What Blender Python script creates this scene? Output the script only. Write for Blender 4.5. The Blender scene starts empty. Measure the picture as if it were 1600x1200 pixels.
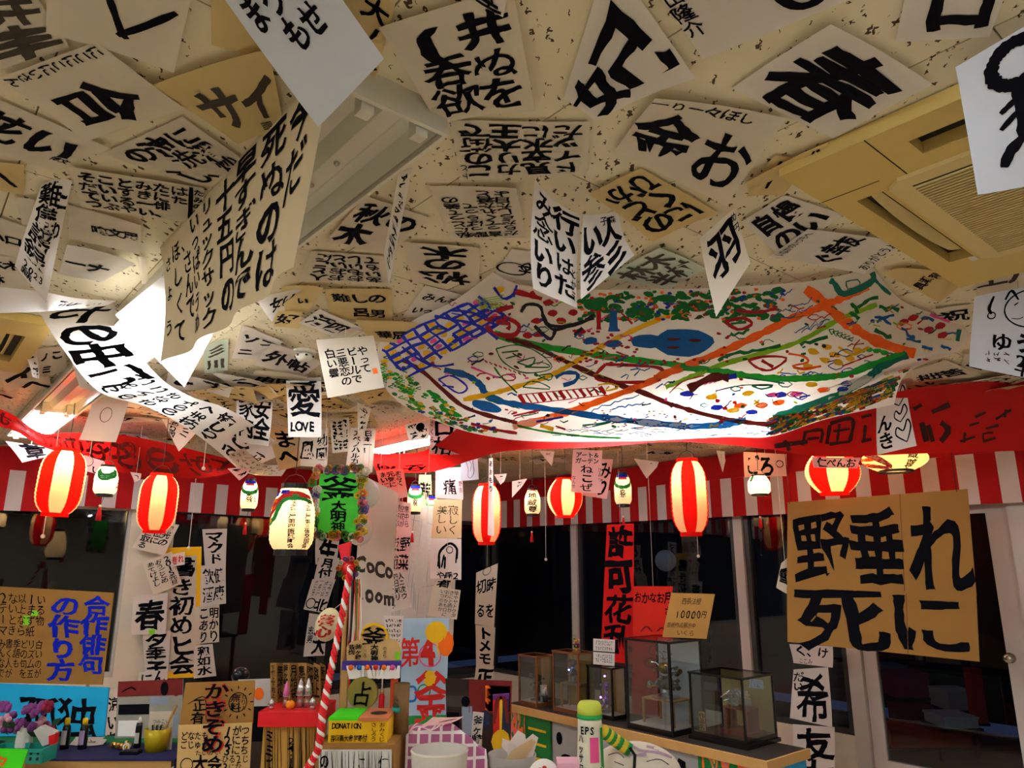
import bpy, bmesh, math, random
from mathutils import Vector, Matrix, noise
from mathutils.bvhtree import BVHTree

random.seed(7)
SC = bpy.context.scene
COL = SC.collection

# ------------------------------------------------------------------ camera
EYE = 1.60                       # camera height
CEIL = 2.60                      # ceiling height
FPX = 1140.0                     # focal length in px of a 1600x1200 frame
PITCH = math.radians(13.8)
cam_data = bpy.data.cameras.new('camera')
cam_data.sensor_width = 36.0
cam_data.lens = 36.0 * FPX / 1600.0
cam_data.clip_start = 0.02
cam = bpy.data.objects.new('camera', cam_data)
COL.objects.link(cam)
cam.location = (0, 0, EYE)
cam.rotation_euler = (math.radians(90) + PITCH, 0, 0)
SC.camera = cam

# ------------------------------------------------------------------ world, colour management
world = bpy.data.worlds.new('world')
SC.world = world
world.use_nodes = True
wb = world.node_tree.nodes['Background']
wb.inputs[0].default_value = (0.012, 0.016, 0.035, 1)     # night outside the windows
wb.inputs[1].default_value = 1.0
SC.view_settings.view_transform = 'Standard'
SC.view_settings.look = 'None'
SC.view_settings.gamma = 1.0
SC.view_settings.use_curve_mapping = False
SC.view_settings.exposure = 1.15
SC.cycles.max_bounces = 8
SC.cycles.diffuse_bounces = 4
SC.cycles.transparent_max_bounces = 12
SC.cycles.sample_clamp_indirect = 6.0

TUBE_STRENGTH = 46.0             # fluorescent tubes
LANTERN_WATT = 1.9               # bulbs in the paper lanterns

# ------------------------------------------------------------------ helpers: pixels to rays
CT, ST = math.cos(PITCH), math.sin(PITCH)
def ray(x, y):
    u = (x - 800.0) / FPX; v = (600.0 - y) / FPX
    return Vector((u, CT - v * ST, ST + v * CT))
def PZ(x, y, z):                 # point on the horizontal plane z
    d = ray(x, y); return Vector((0, 0, EYE)) + d * ((z - EYE) / d.z)
def PD(x, y, D):                 # point at forward distance D
    d = ray(x, y); return Vector((0, 0, EYE)) + d * (D / d.y)
def PV(x, y, a, n):              # point on the plane through a with normal n
    d = ray(x, y); o = Vector((0, 0, EYE))
    return o + d * ((a - o).dot(n) / d.dot(n))
A40 = math.radians(40.0)
RD = Vector((-math.sin(A40), math.cos(A40), 0))     # along the window wall on the right, away from us
LD = Vector((math.cos(A40), math.sin(A40), 0))      # along the window wall on the left, away from us
CORNER = Vector((-0.27, 9.70, 0))

# ------------------------------------------------------------------ helpers: materials
def lin(h):
    h = h.lstrip('#')
    c = [int(h[i:i + 2], 16) / 255 for i in (0, 2, 4)]
    return tuple(x / 12.92 if x <= .04045 else ((x + .055) / 1.055) ** 2.4 for x in c) + (1,)
MATS = {}
def mat(name, col, rough=.7, metal=0., emit=0., trans=0., var=.08, scale=14., bump=0., alpha=1., spec=.3):
    if name in MATS: return MATS[name]
    m = bpy.data.materials.new(name); m.use_nodes = True
    nt = m.node_tree; N = nt.nodes; Lk = nt.links
    b = N['Principled BSDF']; out = N['Material Output']
    c = lin(col)
    tc = N.new('ShaderNodeTexCoord'); nz = N.new('ShaderNodeTexNoise')
    nz.inputs['Scale'].default_value = scale; nz.inputs['Detail'].default_value = 4
    Lk.new(tc.outputs['Object'], nz.inputs['Vector'])
    mx = N.new('ShaderNodeMix'); mx.data_type = 'RGBA'
    mx.inputs[6].default_value = tuple(max(0, x * (1 - var)) for x in c[:3]) + (1,)
    mx.inputs[7].default_value = tuple(min(1, x * (1 + var)) for x in c[:3]) + (1,)
    Lk.new(nz.outputs['Fac'], mx.inputs[0])
    Lk.new(mx.outputs[2], b.inputs['Base Color'])
    b.inputs['Roughness'].default_value = rough; b.inputs['Metallic'].default_value = metal
    b.inputs['Specular IOR Level'].default_value = spec
    if emit:
        b.inputs['Emission Color'].default_value = c; b.inputs['Emission Strength'].default_value = emit
    if bump:
        bp = N.new('ShaderNodeBump'); bp.inputs['Strength'].default_value = bump; bp.inputs['Distance'].default_value = .004
        Lk.new(nz.outputs['Fac'], bp.inputs['Height']); Lk.new(bp.outputs[0], b.inputs['Normal'])
    if trans:
        tr = N.new('ShaderNodeBsdfTranslucent'); Lk.new(mx.outputs[2], tr.inputs[0])
        ms = N.new('ShaderNodeMixShader'); ms.inputs[0].default_value = trans
        Lk.new(b.outputs[0], ms.inputs[1]); Lk.new(tr.outputs[0], ms.inputs[2]); Lk.new(ms.outputs[0], out.inputs[0])
    MATS[name] = m
    return m
def glass(name, tint='#ffffff', refl=.12, clear=.85):
    if name in MATS: return MATS[name]
    m = bpy.data.materials.new(name); m.use_nodes = True
    nt = m.node_tree; N = nt.nodes; Lk = nt.links; N.remove(N['Principled BSDF'])
    t = N.new('ShaderNodeBsdfTransparent'); c = lin(tint); t.inputs[0].default_value = tuple(x * clear for x in c[:3]) + (1,)
    g = N.new('ShaderNodeBsdfGlossy'); g.inputs['Roughness'].default_value = .02
    fr = N.new('ShaderNodeLayerWeight'); fr.inputs[0].default_value = .5
    pw = N.new('ShaderNodeMath'); pw.operation = 'POWER'; pw.inputs[1].default_value = 4.0
    Lk.new(fr.outputs['Facing'], pw.inputs[0])
    ad = N.new('ShaderNodeMath'); ad.operation = 'MULTIPLY_ADD'; ad.inputs[1].default_value = .6; ad.inputs[2].default_value = refl
    Lk.new(pw.outputs[0], ad.inputs[0])
    ms = N.new('ShaderNodeMixShader'); Lk.new(ad.outputs[0], ms.inputs[0])
    Lk.new(t.outputs[0], ms.inputs[1]); Lk.new(g.outputs[0], ms.inputs[2]); Lk.new(ms.outputs[0], N['Material Output'].inputs[0])
    MATS[name] = m
    return m

# ------------------------------------------------------------------ helpers: objects
def tag(o, label, cat, group=None):
    o['label'] = label; o['category'] = cat
    if group: o['group'] = group
    return o
def thing(name, label, cat, loc, group=None):
    o = bpy.data.objects.new(name, None); COL.objects.link(o)
    o.empty_display_size = .05; o.location = loc
    return tag(o, label, cat, group)
def world_loc(o):
    v = Vector((0, 0, 0))
    while o is not None:
        v += o.location; o = o.parent
    return v
class MB:
    """collects world-space geometry, then links it as one mesh object"""
    def __init__(s): s.v = []; s.f = []; s.mi = []; s.cur = 0
    def add(s, vs, fs):
        n = len(s.v); s.v += [Vector(p) for p in vs]; s.f += [tuple(i + n for i in f) for f in fs]; s.mi += [s.cur] * len(fs); return s
    def box(s, c, sx, sy, sz, ax=None, bev=0):
        ax = ax or (Vector((1, 0, 0)), Vector((0, 1, 0)), Vector((0, 0, 1))); c = Vector(c)
        p = [c + ax[0] * (sx / 2 * i) + ax[1] * (sy / 2 * j) + ax[2] * (sz / 2 * k) for i in (-1, 1) for j in (-1, 1) for k in (-1, 1)]
        return s.add(p, [(0, 1, 3, 2), (4, 6, 7, 5), (0, 4, 5, 1), (2, 3, 7, 6), (0, 2, 6, 4), (1, 5, 7, 3)])
    def quad(s, a, b, c, d): return s.add([a, b, c, d], [(0, 1, 2, 3)])
    def prism(s, pts, ext):         # closed polygon extruded by a vector
        n = len(pts); e = Vector(ext)
        vs = [Vector(p) for p in pts] + [Vector(p) + e for p in pts]
        fs = [tuple(range(n))[::-1], tuple(range(n, 2 * n))] + [(i, (i + 1) % n, n + (i + 1) % n, n + i) for i in range(n)]
        return s.add(vs, fs)
    def lathe(s, base, prof, seg=20, axis=Vector((0, 0, 1)), xd=None, cap=True):
        axis = Vector(axis).normalized()
        xd = xd or (Vector((1, 0, 0)) if abs(axis.x) < .9 else Vector((0, 1, 0)))
        xd = (xd - axis * xd.dot(axis)).normalized(); yd = axis.cross(xd); base = Vector(base)
        vs = []; fs = []
        for r, h in prof:
            for k in range(seg):
                a = 2 * math.pi * k / seg
                vs.append(base + axis * h + (xd * math.cos(a) + yd * math.sin(a)) * r)
        for i in range(len(prof) - 1):
            for k in range(seg):
                k2 = (k + 1) % seg
                fs.append((i * seg + k, i * seg + k2, (i + 1) * seg + k2, (i + 1) * seg + k))
        if cap:
            fs.append(tuple(range(seg))[::-1]); fs.append(tuple(range((len(prof) - 1) * seg, len(prof) * seg)))
        return s.add(vs, fs)
    def cyl(s, a, b, r, seg=12, r2=None):
        a = Vector(a); b = Vector(b); d = b - a
        return s.lathe(a, [(r, 0), (r if r2 is None else r2, d.length)], seg, d)
    def ball(s, c, r, seg=14, rings=8, sz=1.0, axis=Vector((0, 0, 1))):
        pr = [(max(1e-4, r * math.sin(math.pi * i / rings)), -r * sz * math.cos(math.pi * i / rings)) for i in range(rings + 1)]
        return s.lathe(c, pr, seg, axis)
    def tube(s, pts, r, seg=6):
        pts = [Vector(p) for p in pts]; vs = []; fs = []
        n = len(pts); up = Vector((.31, .2, .93))
        for i, p in enumerate(pts):
            t = (pts[min(i + 1, n - 1)] - pts[max(i - 1, 0)]).normalized()
            x = t.cross(up)
            if x.length < 1e-3: x = t.cross(Vector((1, 0, 0)))
            x.normalize(); y = t.cross(x)
            rr = r[i] if isinstance(r, (list, tuple)) else r
            for k in range(seg):
                a = 2 * math.pi * k / seg; vs.append(p + (x * math.cos(a) + y * math.sin(a)) * rr)
        for i in range(n - 1):
            for k in range(seg):
                k2 = (k + 1) % seg; fs.append((i * seg + k, i * seg + k2, (i + 1) * seg + k2, (i + 1) * seg + k))
        fs.append(tuple(range(seg))[::-1]); fs.append(tuple(range((n - 1) * seg, n * seg)))
        return s.add(vs, fs)
    def grid(s, fn, nu, nv):
        vs = [fn(i / nu, j / nv) for j in range(nv + 1) for i in range(nu + 1)]
        fs = [(j * (nu + 1) + i, j * (nu + 1) + i + 1, (j + 1) * (nu + 1) + i + 1, (j + 1) * (nu + 1) + i) for j in range(nv) for i in range(nu)]
        return s.add(vs, fs)
    def build(s, name, m, parent=None, smooth=False, loc=None, bevel=0):
        if parent is not None: off = world_loc(parent)
        elif loc is not None: off = Vector(loc)
        else:
            xs = [p.x for p in s.v]; ys = [p.y for p in s.v]; zs = [p.z for p in s.v]
            off = Vector(((min(xs) + max(xs)) / 2, (min(ys) + max(ys)) / 2, min(zs)))
        me = bpy.data.meshes.new(name)
        me.from_pydata([tuple(p - off) for p in s.v], [], s.f)
        for x in (m if isinstance(m, (list, tuple)) else [m]): me.materials.append(x)
        if any(s.mi): me.polygons.foreach_set('material_index', s.mi)
        if smooth: me.polygons.foreach_set('use_smooth', [True] * len(me.polygons))
        me.update()
        o = bpy.data.objects.new(name, me); COL.objects.link(o)
        if parent is not None: o.parent = parent
        else: o.location = off
        if bevel:
            md = o.modifiers.new('bevel', 'BEVEL'); md.width = bevel; md.segments = 2; md.limit_method = 'ANGLE'
        return o
def struct(o):
    o['kind'] = 'structure'; return o

# ------------------------------------------------------------------ helpers: brush lettering
GL = {}
def glyph(ch, w, fine):
    k = (ch, w, fine)
    if k in GL: return GL[k]
    c = bpy.data.curves.new('glyph', 'FONT'); c.body = ch; c.size = 1; c.resolution_u = 3 if fine else 2; c.offset = 0
    o = bpy.data.objects.new('glyph', c); me = o.to_mesh(); nv = len(me.vertices)
    # busy characters take a thinner brush so that their counters stay open
    c.offset = min(w, .045 if nv < 40 else .034 if nv < 60 else .024 if nv < 85 else .016); me = o.to_mesh()
    bm = bmesh.new(); bm.from_mesh(me); o.to_mesh_clear()
    bpy.data.objects.remove(o); bpy.data.curves.remove(c)
    if fine:
        bmesh.ops.remove_doubles(bm, verts=bm.verts, dist=1e-4)
        for _ in range(2):
            es = [e for e in bm.edges if e.calc_length() > .11 and len(e.link_faces) == 1]
            if es: bmesh.ops.subdivide_edges(bm, edges=es, cuts=1)
        bmesh.ops.triangulate(bm, faces=bm.faces)
    cx = .5 if ord(ch) > 0x2000 else None
    xs = [v.co.x for v in bm.verts] or [0]
    if cx is None: cx = (min(xs) + max(xs)) / 2
    bm.verts.index_update()
    vs = [(v.co.x - cx, v.co.y - .38) for v in bm.verts]
    fs = [tuple(v.index for v in f.verts) for f in bm.faces]
    bm.free(); GL[k] = (vs, fs)
    return GL[k]
def put_char(mb, S, ch, u, v, su, sv, W, H, w=.03, rot=0., fine=True, rough=1.0):
    """one character, centre (u, v) of surface S, size in metres su x sv"""
    if ch in ' 　': return
    vs, fs = glyph(ch, w, fine)
    a = rot + random.uniform(-.07, .07) * rough; sh = random.uniform(-.12, .12) * rough
    ca, sa = math.cos(a), math.sin(a); sd = random.random() * 50
    out = []
    for x, y in vs:
        if fine:
            n1 = noise.noise_vector((x * 3 + sd, y * 3, 0)); n2 = noise.noise_vector((x * 11, y * 11 + sd, 3))
            x += n1.x * .058 * rough + n2.x * .02 * rough; y += n1.y * .058 * rough + n2.y * .02 * rough
        x += sh * y
        px = (x * ca - y * sa) * su; py = (x * sa + y * ca) * sv
        out.append(S(u + px / W, v - py / H, .0016))
    mb.add(out, fs)
def put_text(mb, S, W, H, mode, lines, box=(.08, .06, .92, .94), w=.03, fill=1.06, rough=1.0, fine=None):
    w = min(.05, w * 1.25 + .004)
    u0, v0, u1, v1 = box
    n = len(lines); m = max(len(s) for s in lines)
    for i, s in enumerate(lines):
        for j, ch in enumerate(s):
            if mode == 'v':
                cw = (u1 - u0) / n; chh = (v1 - v0) / max(m, 1)
                u = u1 - cw * (i + .5); v = v0 + chh * (j + .5)
            else:
                cw = (u1 - u0) / max(m, 1); chh = (v1 - v0) / n
                u = u0 + cw * (j + .5); v = v0 + chh * (i + .5)
            a = cw * W * fill; b = chh * H * fill
            a, b = min(a, b * 1.45), min(b, a * 1.45)
            if ord(ch) < 0x2000: a *= 1.45; b *= 1.3
            if mode == 'v' and ch in 'ーー-~〜': rot = -math.pi / 2
            else: rot = 0
            fn = fine if fine is not None else (min(a, b) > .035)
            k = random.uniform(.92, 1.06)
            put_char(mb, S, ch, u + random.uniform(-.03, .03) * cw * rough, v + random.uniform(-.03, .03) * chh * rough, a * k, b * k, W, H, w, rot, fn, rough)
def put_stroke(mb, S, pts, wd, W, H, taper=.6):
    """hand-drawn ribbon through (u, v) points, width in metres"""
    P = [Vector((p[0] * W, p[1] * H)) for p in pts]
    Q = []
    n = len(P)
    if n == 2: Q = [P[0].lerp(P[1], i / 5) for i in range(6)]
    else:
        for i in range(n - 1):
            a = P[max(i - 1, 0)]; b = P[i]; c = P[i + 1]; d = P[min(i + 2, n - 1)]
            for k in range(5):
                t = k / 5
                Q.append(.5 * ((2 * b) + (c - a) * t + (2 * a - 5 * b + 4 * c - d) * t * t + (3 * b - a - 3 * c + d) * t ** 3))
        Q.append(P[-1])
    vs = []; m = len(Q)
    for i, q in enumerate(Q):
        t = Q[min(i + 1, m - 1)] - Q[max(i - 1, 0)]
        if t.length < 1e-9: t = Vector((1, 0))
        t.normalize(); nrm = Vector((-t.y, t.x))
        k = wd / 2 * (1 - taper * abs(2 * i / (m - 1) - 1) ** 3) * random.uniform(.85, 1.15)
        for sgn in (1, -1):
            r = q + nrm * k * sgn; vs.append(S(r.x / W, r.y / H, .0016))
    mb.add(vs, [(2 * i, 2 * i + 1, 2 * i + 3, 2 * i + 2) for i in range(m - 1)])
def scribble(mb, S, W, H, cols, rows, box=(.08, .08, .92, .92), wd=.006):
    """illegible hand-brushed columns"""
    u0, v0, u1, v1 = box
    for i in range(cols):
        for j in range(rows):
            cu = u0 + (u1 - u0) * (i + .5) / cols; cv = v0 + (v1 - v0) * (j + .5) / rows
            du = (u1 - u0) / cols * .42; dv = (v1 - v0) / rows * .42
            for k in range(random.choice((2, 3, 3, 4))):
                p = [(cu + random.uniform(-du, du), cv + random.uniform(-dv, dv)) for _ in range(random.choice((2, 3)))]
                put_stroke(mb, S, p, wd, W, H)

# ================================================================== paper sheets
PAPER = {
    'white': mat('paper_white', '#e9e2d8', .85, trans=.30, var=.03, scale=9),
    'cream': mat('paper_cream', '#e2d6c0', .85, trans=.28, var=.04, scale=9),
    'yellow': mat('paper_yellow', '#dcc388', .85, trans=.28, var=.05, scale=6),
    'tan': mat('paper_tan', '#d9bb8c', .85, trans=.2, var=.05, scale=6),
    'pink': mat('paper_pink', '#e2b3ad', .85, trans=.2, var=.04),
    'blue': mat('paper_blue_cool_lit', '#dfe6f2', .85, trans=.35, var=.02),  # white paper with cool tube light put into its tint; also a blue note
    'green': mat('paper_green', '#d5e2d0', .85, trans=.3, var=.03),
    'card': mat('cardboard', '#9a6f34', .9, var=.07, scale=5),
    'red': mat('cloth_red', '#c81310', .85, trans=.35, var=.05),
}
INKS = {
    'k': mat('ink_black', '#0d0d12', .9, var=.3, spec=.05),
    'g': mat('ink_grey', '#453d36', .9, var=.3, spec=.05),
    'b': mat('ink_blue', '#1526b0', .9, var=.2, spec=.05),
    'r': mat('ink_red', '#c3201a', .8, var=.1),
    'n': mat('ink_green', '#1f8a3a', .8, var=.2),
    'p': mat('ink_pale_grey', '#8790a0', .85, var=.1),
    'o': mat('ink_orange', '#f06a14', .8, var=.1),
    'y': mat('ink_yellow', '#e7b416', .8, var=.1),
    's': mat('ink_navy', '#1d2340', .8, var=.2),
    'v': mat('ink_brown', '#6e1712', .8, var=.2),
    'c': mat('ink_sky', '#1466b8', .8, var=.15),
    'm': mat('ink_magenta', '#e0508a', .8, var=.15),
    'w': mat('ink_white', '#f0ece4', .8, var=.05),
    'l': mat('ink_lime', '#7fd21e', .8, var=.1),
}
MAT_STRING = mat('string', '#cfc6b4', .8)
MAT_TAPE = mat('staple_metal', '#b8b3a8', .4, .8)

def quad_surface(c, sag=0., curl=(0, 0, 0, 0), wave=0., seed=0.):
    a, b, d, e = c                                    # TL TR BR BL
    n = (b - a).cross(e - a) + (d - b).cross(a - b) * 0
    n = ((d - a).cross(e - b)).normalized()
    ctr = (a + b + d + e) / 4
    if n.dot(Vector((0, 0, EYE)) - ctr) < 0: n = -n
    def S(u, v, off=0.):
        p = a.lerp(b, u).lerp(e.lerp(d, u), v)
        uu = min(max(u, 0), 1); vv = min(max(v, 0), 1)
        k = sag * math.sin(math.pi * uu) * math.sin(math.pi * vv)
        k += curl[0] * max(0, 1 - uu - vv) ** 2 + curl[1] * max(0, uu - vv) ** 2 * (1 if uu > .3 else uu / .3)
        k += curl[2] * max(0, uu + vv - 1) ** 2 + curl[3] * max(0, vv - uu) ** 2 * (1 if vv > .3 else vv / .3)
        if wave: k += wave * math.sin(uu * 5 + seed) * math.cos(vv * 4 + seed * 2)
        return p + n * (k + off)
    return S, (b - a).length * .5 + (d - e).length * .5, (e - a).length * .5 + (d - b).length * .5
def ink_onto(S, W, H, txt, root, name='lettering'):
    if not txt: return None
    mb = MB(); used = []
    for t in txt:
        t = list(t); ink = 'k'
        if isinstance(t[-1], str) and t[-1] in INKS and len(t) > 2: ink = t.pop()
        if ink not in used: used.append(ink)
        mb.cur = used.index(ink)
        k = t[0]
        if k in 'vh':
            put_text(mb, S, W, H, k, t[1], t[2] if len(t) > 2 else (.08, .06, .92, .94), t[3] if len(t) > 3 else .03, rough=t[4] if len(t) > 4 else 1.0)
        elif k == 's':
            scribble(mb, S, W, H, t[1], t[2], t[3] if len(t) > 3 else (.08, .08, .92, .92), t[4] if len(t) > 4 else .006)
        elif k == 'l':
            put_stroke(mb, S, t[1], t[2] if len(t) > 2 else .008, W, H, .35)
        elif k == 'o':           # ring: centre, radius (m), width
            (cu, cv), r, wd = t[1], t[2], t[3]
            put_stroke(mb, S, [(cu + r / W * math.cos(a * math.pi / 6), cv + r * (t[4] if len(t) > 4 else 1) / H * math.sin(a * math.pi / 6)) for a in range(13)], wd, W, H, .2)
        elif k == 'd':           # filled blot: centre, ru, rv in metres
            (cu, cv), ru, rv = t[1], t[2], t[3]
            vs = [S(cu + ru / W * math.cos(a * math.pi / 5), cv + rv / H * math.sin(a * math.pi / 5), .0018) for a in range(10)]
            mb.add(vs, [tuple(range(10))])
        elif k == 'q':           # filled rectangle u0 v0 u1 v1
            u0, v0, u1, v1 = t[1]
            mb.grid(lambda p, q: S(u0 + (u1 - u0) * p, v0 + (v1 - v0) * q, .0012), 4, 4)
    if not mb.f: return None
    o = mb.build(name, [INKS[i] for i in used], root)
    if not any(t[0] in 'vh' for t in txt): o['kind'] = 'stuff'      # loose drawn strokes
    return o
LAYERED = []
def sat(P, Q):
    for A in (P, Q):
        for i in range(len(A)):
            e = A[(i + 1) % len(A)] - A[i]; n = Vector((-e.y, e.x, 0))
            p = [n.dot(x) for x in P]; q = [n.dot(x) for x in Q]
            if max(p) < min(q) + 1e-4 or max(q) < min(p) + 1e-4: return False
    return True
NAMES = 'calligraphy_sheet'
def sheet(px, txt, label, col='white', D=None, drop=None, name=None, cat='paper sheet', curl=None, sag=None, string=True, group=None, res=6, wave=None):
    """a sheet of paper by its four photo corners (text TL TR BR BL); D hangs it at that distance, otherwise it lies on the ceiling"""
    sd = random.random() * 9
    if D is not None:
        Ds = D if isinstance(D, (list, tuple)) else [D] * 4
        c = [PD(*p, d) for p, d in zip(px, Ds)]
        k = max((p.z - EYE) / (CEIL - .012 - EYE) for p in c)
        if k > 1: c = [Vector((0, 0, EYE)) + (p - Vector((0, 0, EYE))) / k for p in c]      # never through the ceiling
        S, W, H = quad_surface(c, sag if sag is not None else random.uniform(-.006, .006), curl or [random.uniform(0, .03) for _ in range(4)], wave if wave is not None else .004, sd)
    elif drop is not None:
        c = [PZ(*p, CEIL - .004 - d) for p, d in zip(px, drop)]
        S, W, H = quad_surface(c, sag if sag is not None else .004, curl or [0, 0, 0, 0], wave if wave is not None else .003, sd)
    else:
        c = [PZ(*p, CEIL) for p in px]
        lay = 0
        for P, l in LAYERED:
            if l >= lay and sat(c, P): lay = l + 1
        LAYERED.append((c, lay))
        z = CEIL - .009 - .0075 * lay
        c = [PZ(*p, z) for p in px]
        far = min(p.y for p in c) > 3
        cu = curl or [random.choice((0, 0, .008, .016)) for _ in range(4)]
        S, W, H = quad_surface(c, sag if sag is not None else .002, cu, .001, sd)
    mb = MB(); mb.grid(lambda u, v: S(u, v), res, res)
    o = mb.build(name or NAMES, PAPER[col], None, True, loc=sum(c, Vector()) / 4)
    tag(o, label, cat, group)
    ink_onto(S, W, H, txt, o)
    if D is not None and string:
        top = max((S(.5, 0), S(0, .5), S(1, .5), S(.5, 1)), key=lambda p: p.z)
        if CEIL - top.z > .03:
            MB().tube([top, top + Vector((0, 0, (CEIL - top.z) * .5)) + Vector((.002, 0, 0)), Vector((top.x, top.y, CEIL - .003))], .0015, 4).build('hanging_string', MAT_STRING, o)
    return o

# ================================================================== the room
def ceiling_material():
    m = bpy.data.materials.new('ceiling_board'); m.use_nodes = True
    nt = m.node_tree; N = nt.nodes; Lk = nt.links; b = N['Principled BSDF']
    geo = N.new('ShaderNodeNewGeometry')
    dist = N.new('ShaderNodeTexNoise'); dist.inputs['Scale'].default_value = 95; dist.inputs['Detail'].default_value = 1
    Lk.new(geo.outputs['Position'], dist.inputs['Vector'])
    ad = N.new('ShaderNodeVectorMath'); ad.operation = 'MULTIPLY_ADD'; ad.inputs[1].default_value = (.022, .022, 0)
    Lk.new(dist.outputs['Color'], ad.inputs[0]); Lk.new(geo.outputs['Position'], ad.inputs[2])
    worms = []
    for rot, sc, th in ((A40, 40, .15), (A40 + .25, 52, .14), (A40 - .3, 75, .12)):
        mp = N.new('ShaderNodeMapping'); mp.inputs['Rotation'].default_value = (0, 0, rot); mp.inputs['Scale'].default_value = (1, .36, 1)
        Lk.new(ad.outputs[0], mp.inputs['Vector'])
        vo = N.new('ShaderNodeTexVoronoi'); vo.inputs['Scale'].default_value = sc
        Lk.new(mp.outputs[0], vo.inputs['Vector'])
        sp = N.new('ShaderNodeSeparateColor'); Lk.new(vo.outputs['Color'], sp.inputs[0])
        ml = N.new('ShaderNodeMath'); ml.operation = 'MULTIPLY'; ml.inputs[1].default_value = th * 1.7; Lk.new(sp.outputs[0], ml.inputs[0])
        lt = N.new('ShaderNodeMath'); lt.operation = 'LESS_THAN'; Lk.new(vo.outputs['Distance'], lt.inputs[0]); Lk.new(ml.outputs[0], lt.inputs[1])
        worms.append(lt)
    w1 = N.new('ShaderNodeMath'); w1.operation = 'MAXIMUM'; Lk.new(worms[0].outputs[0], w1.inputs[0]); Lk.new(worms[1].outputs[0], w1.inputs[1])
    wh = N.new('ShaderNodeMath'); wh.operation = 'MAXIMUM'; Lk.new(w1.outputs[0], wh.inputs[0]); Lk.new(worms[2].outputs[0], wh.inputs[1])
    mx = N.new('ShaderNodeMix'); mx.data_type = 'RGBA'; mx.inputs[6].default_value = lin('#dccfae'); mx.inputs[7].default_value = lin('#4a3820')
    Lk.new(wh.outputs[0], mx.inputs[0]); Lk.new(mx.outputs[2], b.inputs['Base Color'])
    b.inputs['Roughness'].default_value = .95
    bp = N.new('ShaderNodeBump'); bp.invert = True; bp.inputs['Strength'].default_value = .6; bp.inputs['Distance'].default_value = .003
    Lk.new(wh.outputs[0], bp.inputs['Height']); Lk.new(bp.outputs[0], b.inputs['Normal'])
    return m
M_CEIL = ceiling_material()
M_JOINT = mat('ceiling_joint', '#8f8260', .9)
M_WALL = mat('wall_plaster', '#cfc4ae', .85, var=.04)
M_FLOOR = mat('floor_wood', '#d2c4aa', .6, var=.08, scale=3)
M_ALU = mat('frame_white', '#b3aba2', .45, var=.03)
M_ALUD = mat('frame_dark', '#3c3a38', .4, .3)
M_NIGHT = mat('night_wall', '#1a1d24', .9)
M_GLASS = glass('window_glass', '#d8e0e6', .05, .9)

LR, LL = 12.0, 10.5                      # lengths of the two window walls from the corner
ROOM = [CORNER, CORNER - RD * LR, CORNER - RD * LR - LD * LL, CORNER - LD * LL]
rm = [Vector((p.x, p.y, 0)) for p in ROOM]
f = MB(); f.prism([p + Vector((0, 0, -.1)) for p in rm], (0, 0, .1)); struct(f.build('floor', M_FLOOR))
f = MB(); f.prism([p + Vector((0, 0, CEIL + .006)) for p in rm], (0, 0, .1)); ceil = struct(f.build('ceiling', M_JOINT))
# ceiling boards, each a piece of its own under the ceiling, where the camera can see them
bw, bl = .455, .91
proto = None
for i in range(int(LR / bl)):
    for j in range(int(LL / bw)):
        c = CORNER - RD * (bl * (i + .5)) - LD * (bw * (j + .5 + (.0 if i % 2 else 0)))
        if c.y < -.2 or c.y < .9 * abs(c.x) - 1.2: continue
        if proto is None:
            proto = MB().box((0, 0, 0), bl - .004, bw - .004, .006, (RD, LD, Vector((0, 0, 1)))).build('ceiling_board', M_CEIL, None, loc=(0, 0, 0)).data
            bpy.data.objects.remove(bpy.data.objects['ceiling_board'])
        o = bpy.data.objects.new('ceiling_board', proto); COL.objects.link(o); o.parent = ceil
        o.location = Vector((c.x, c.y, CEIL + .003)) - ceil.location
# plain ceiling behind and beside the camera
f = MB()
def wall_slab(name, a, b, z0, z1, inward, t=.12, m=None):
    d = (b - a); n = inward
    mb = MB(); mb.prism([a + Vector((0, 0, z0)), b + Vector((0, 0, z0)), b + Vector((0, 0, z1)), a + Vector((0, 0, z1))], -n * t)
    return struct(mb.build(name, m or M_WALL))
wall_slab('wall_back', rm[1], rm[2], 0, CEIL + .1, RD)
wall_slab('wall_side', rm[2], rm[3], 0, CEIL + .1, LD)
# window walls: header over the glass and a low sill wall
HEAD = 2.12
wall_slab('wall_right', rm[0], rm[1], HEAD, CEIL + .1, -LD)
wall_slab('wall_left', rm[3], rm[0], HEAD, CEIL + .1, -RD)
def WR(x, y, off=0.): return PV(x, y, CORNER - LD * off, LD)
def WL(x, y, off=0.): return PV(x, y, CORNER - RD * off, RD)
def sR(x, y=900): return (CORNER - WR(x, y)).dot(RD)
def sL(x, y=900): return (CORNER - WL(x, y)).dot(LD)
UP = Vector((0, 0, 1))
def post(mb, wall, s, w, z0, z1, t=.07, off=0.):
    if wall == 'R': c = CORNER - RD * s - LD * off; ax = (RD, LD, UP)
    else: c = CORNER - LD * s - RD * off; ax = (LD, RD, UP)
    mb.box((c.x, c.y, (z0 + z1) / 2), w, t, z1 - z0, ax)
    return mb
def rail(mb, wall, s0, s1, z0, z1, t=.06, off=0.): return post(mb, wall, (s0 + s1) / 2, abs(s1 - s0), z0, z1, t, off)
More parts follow.
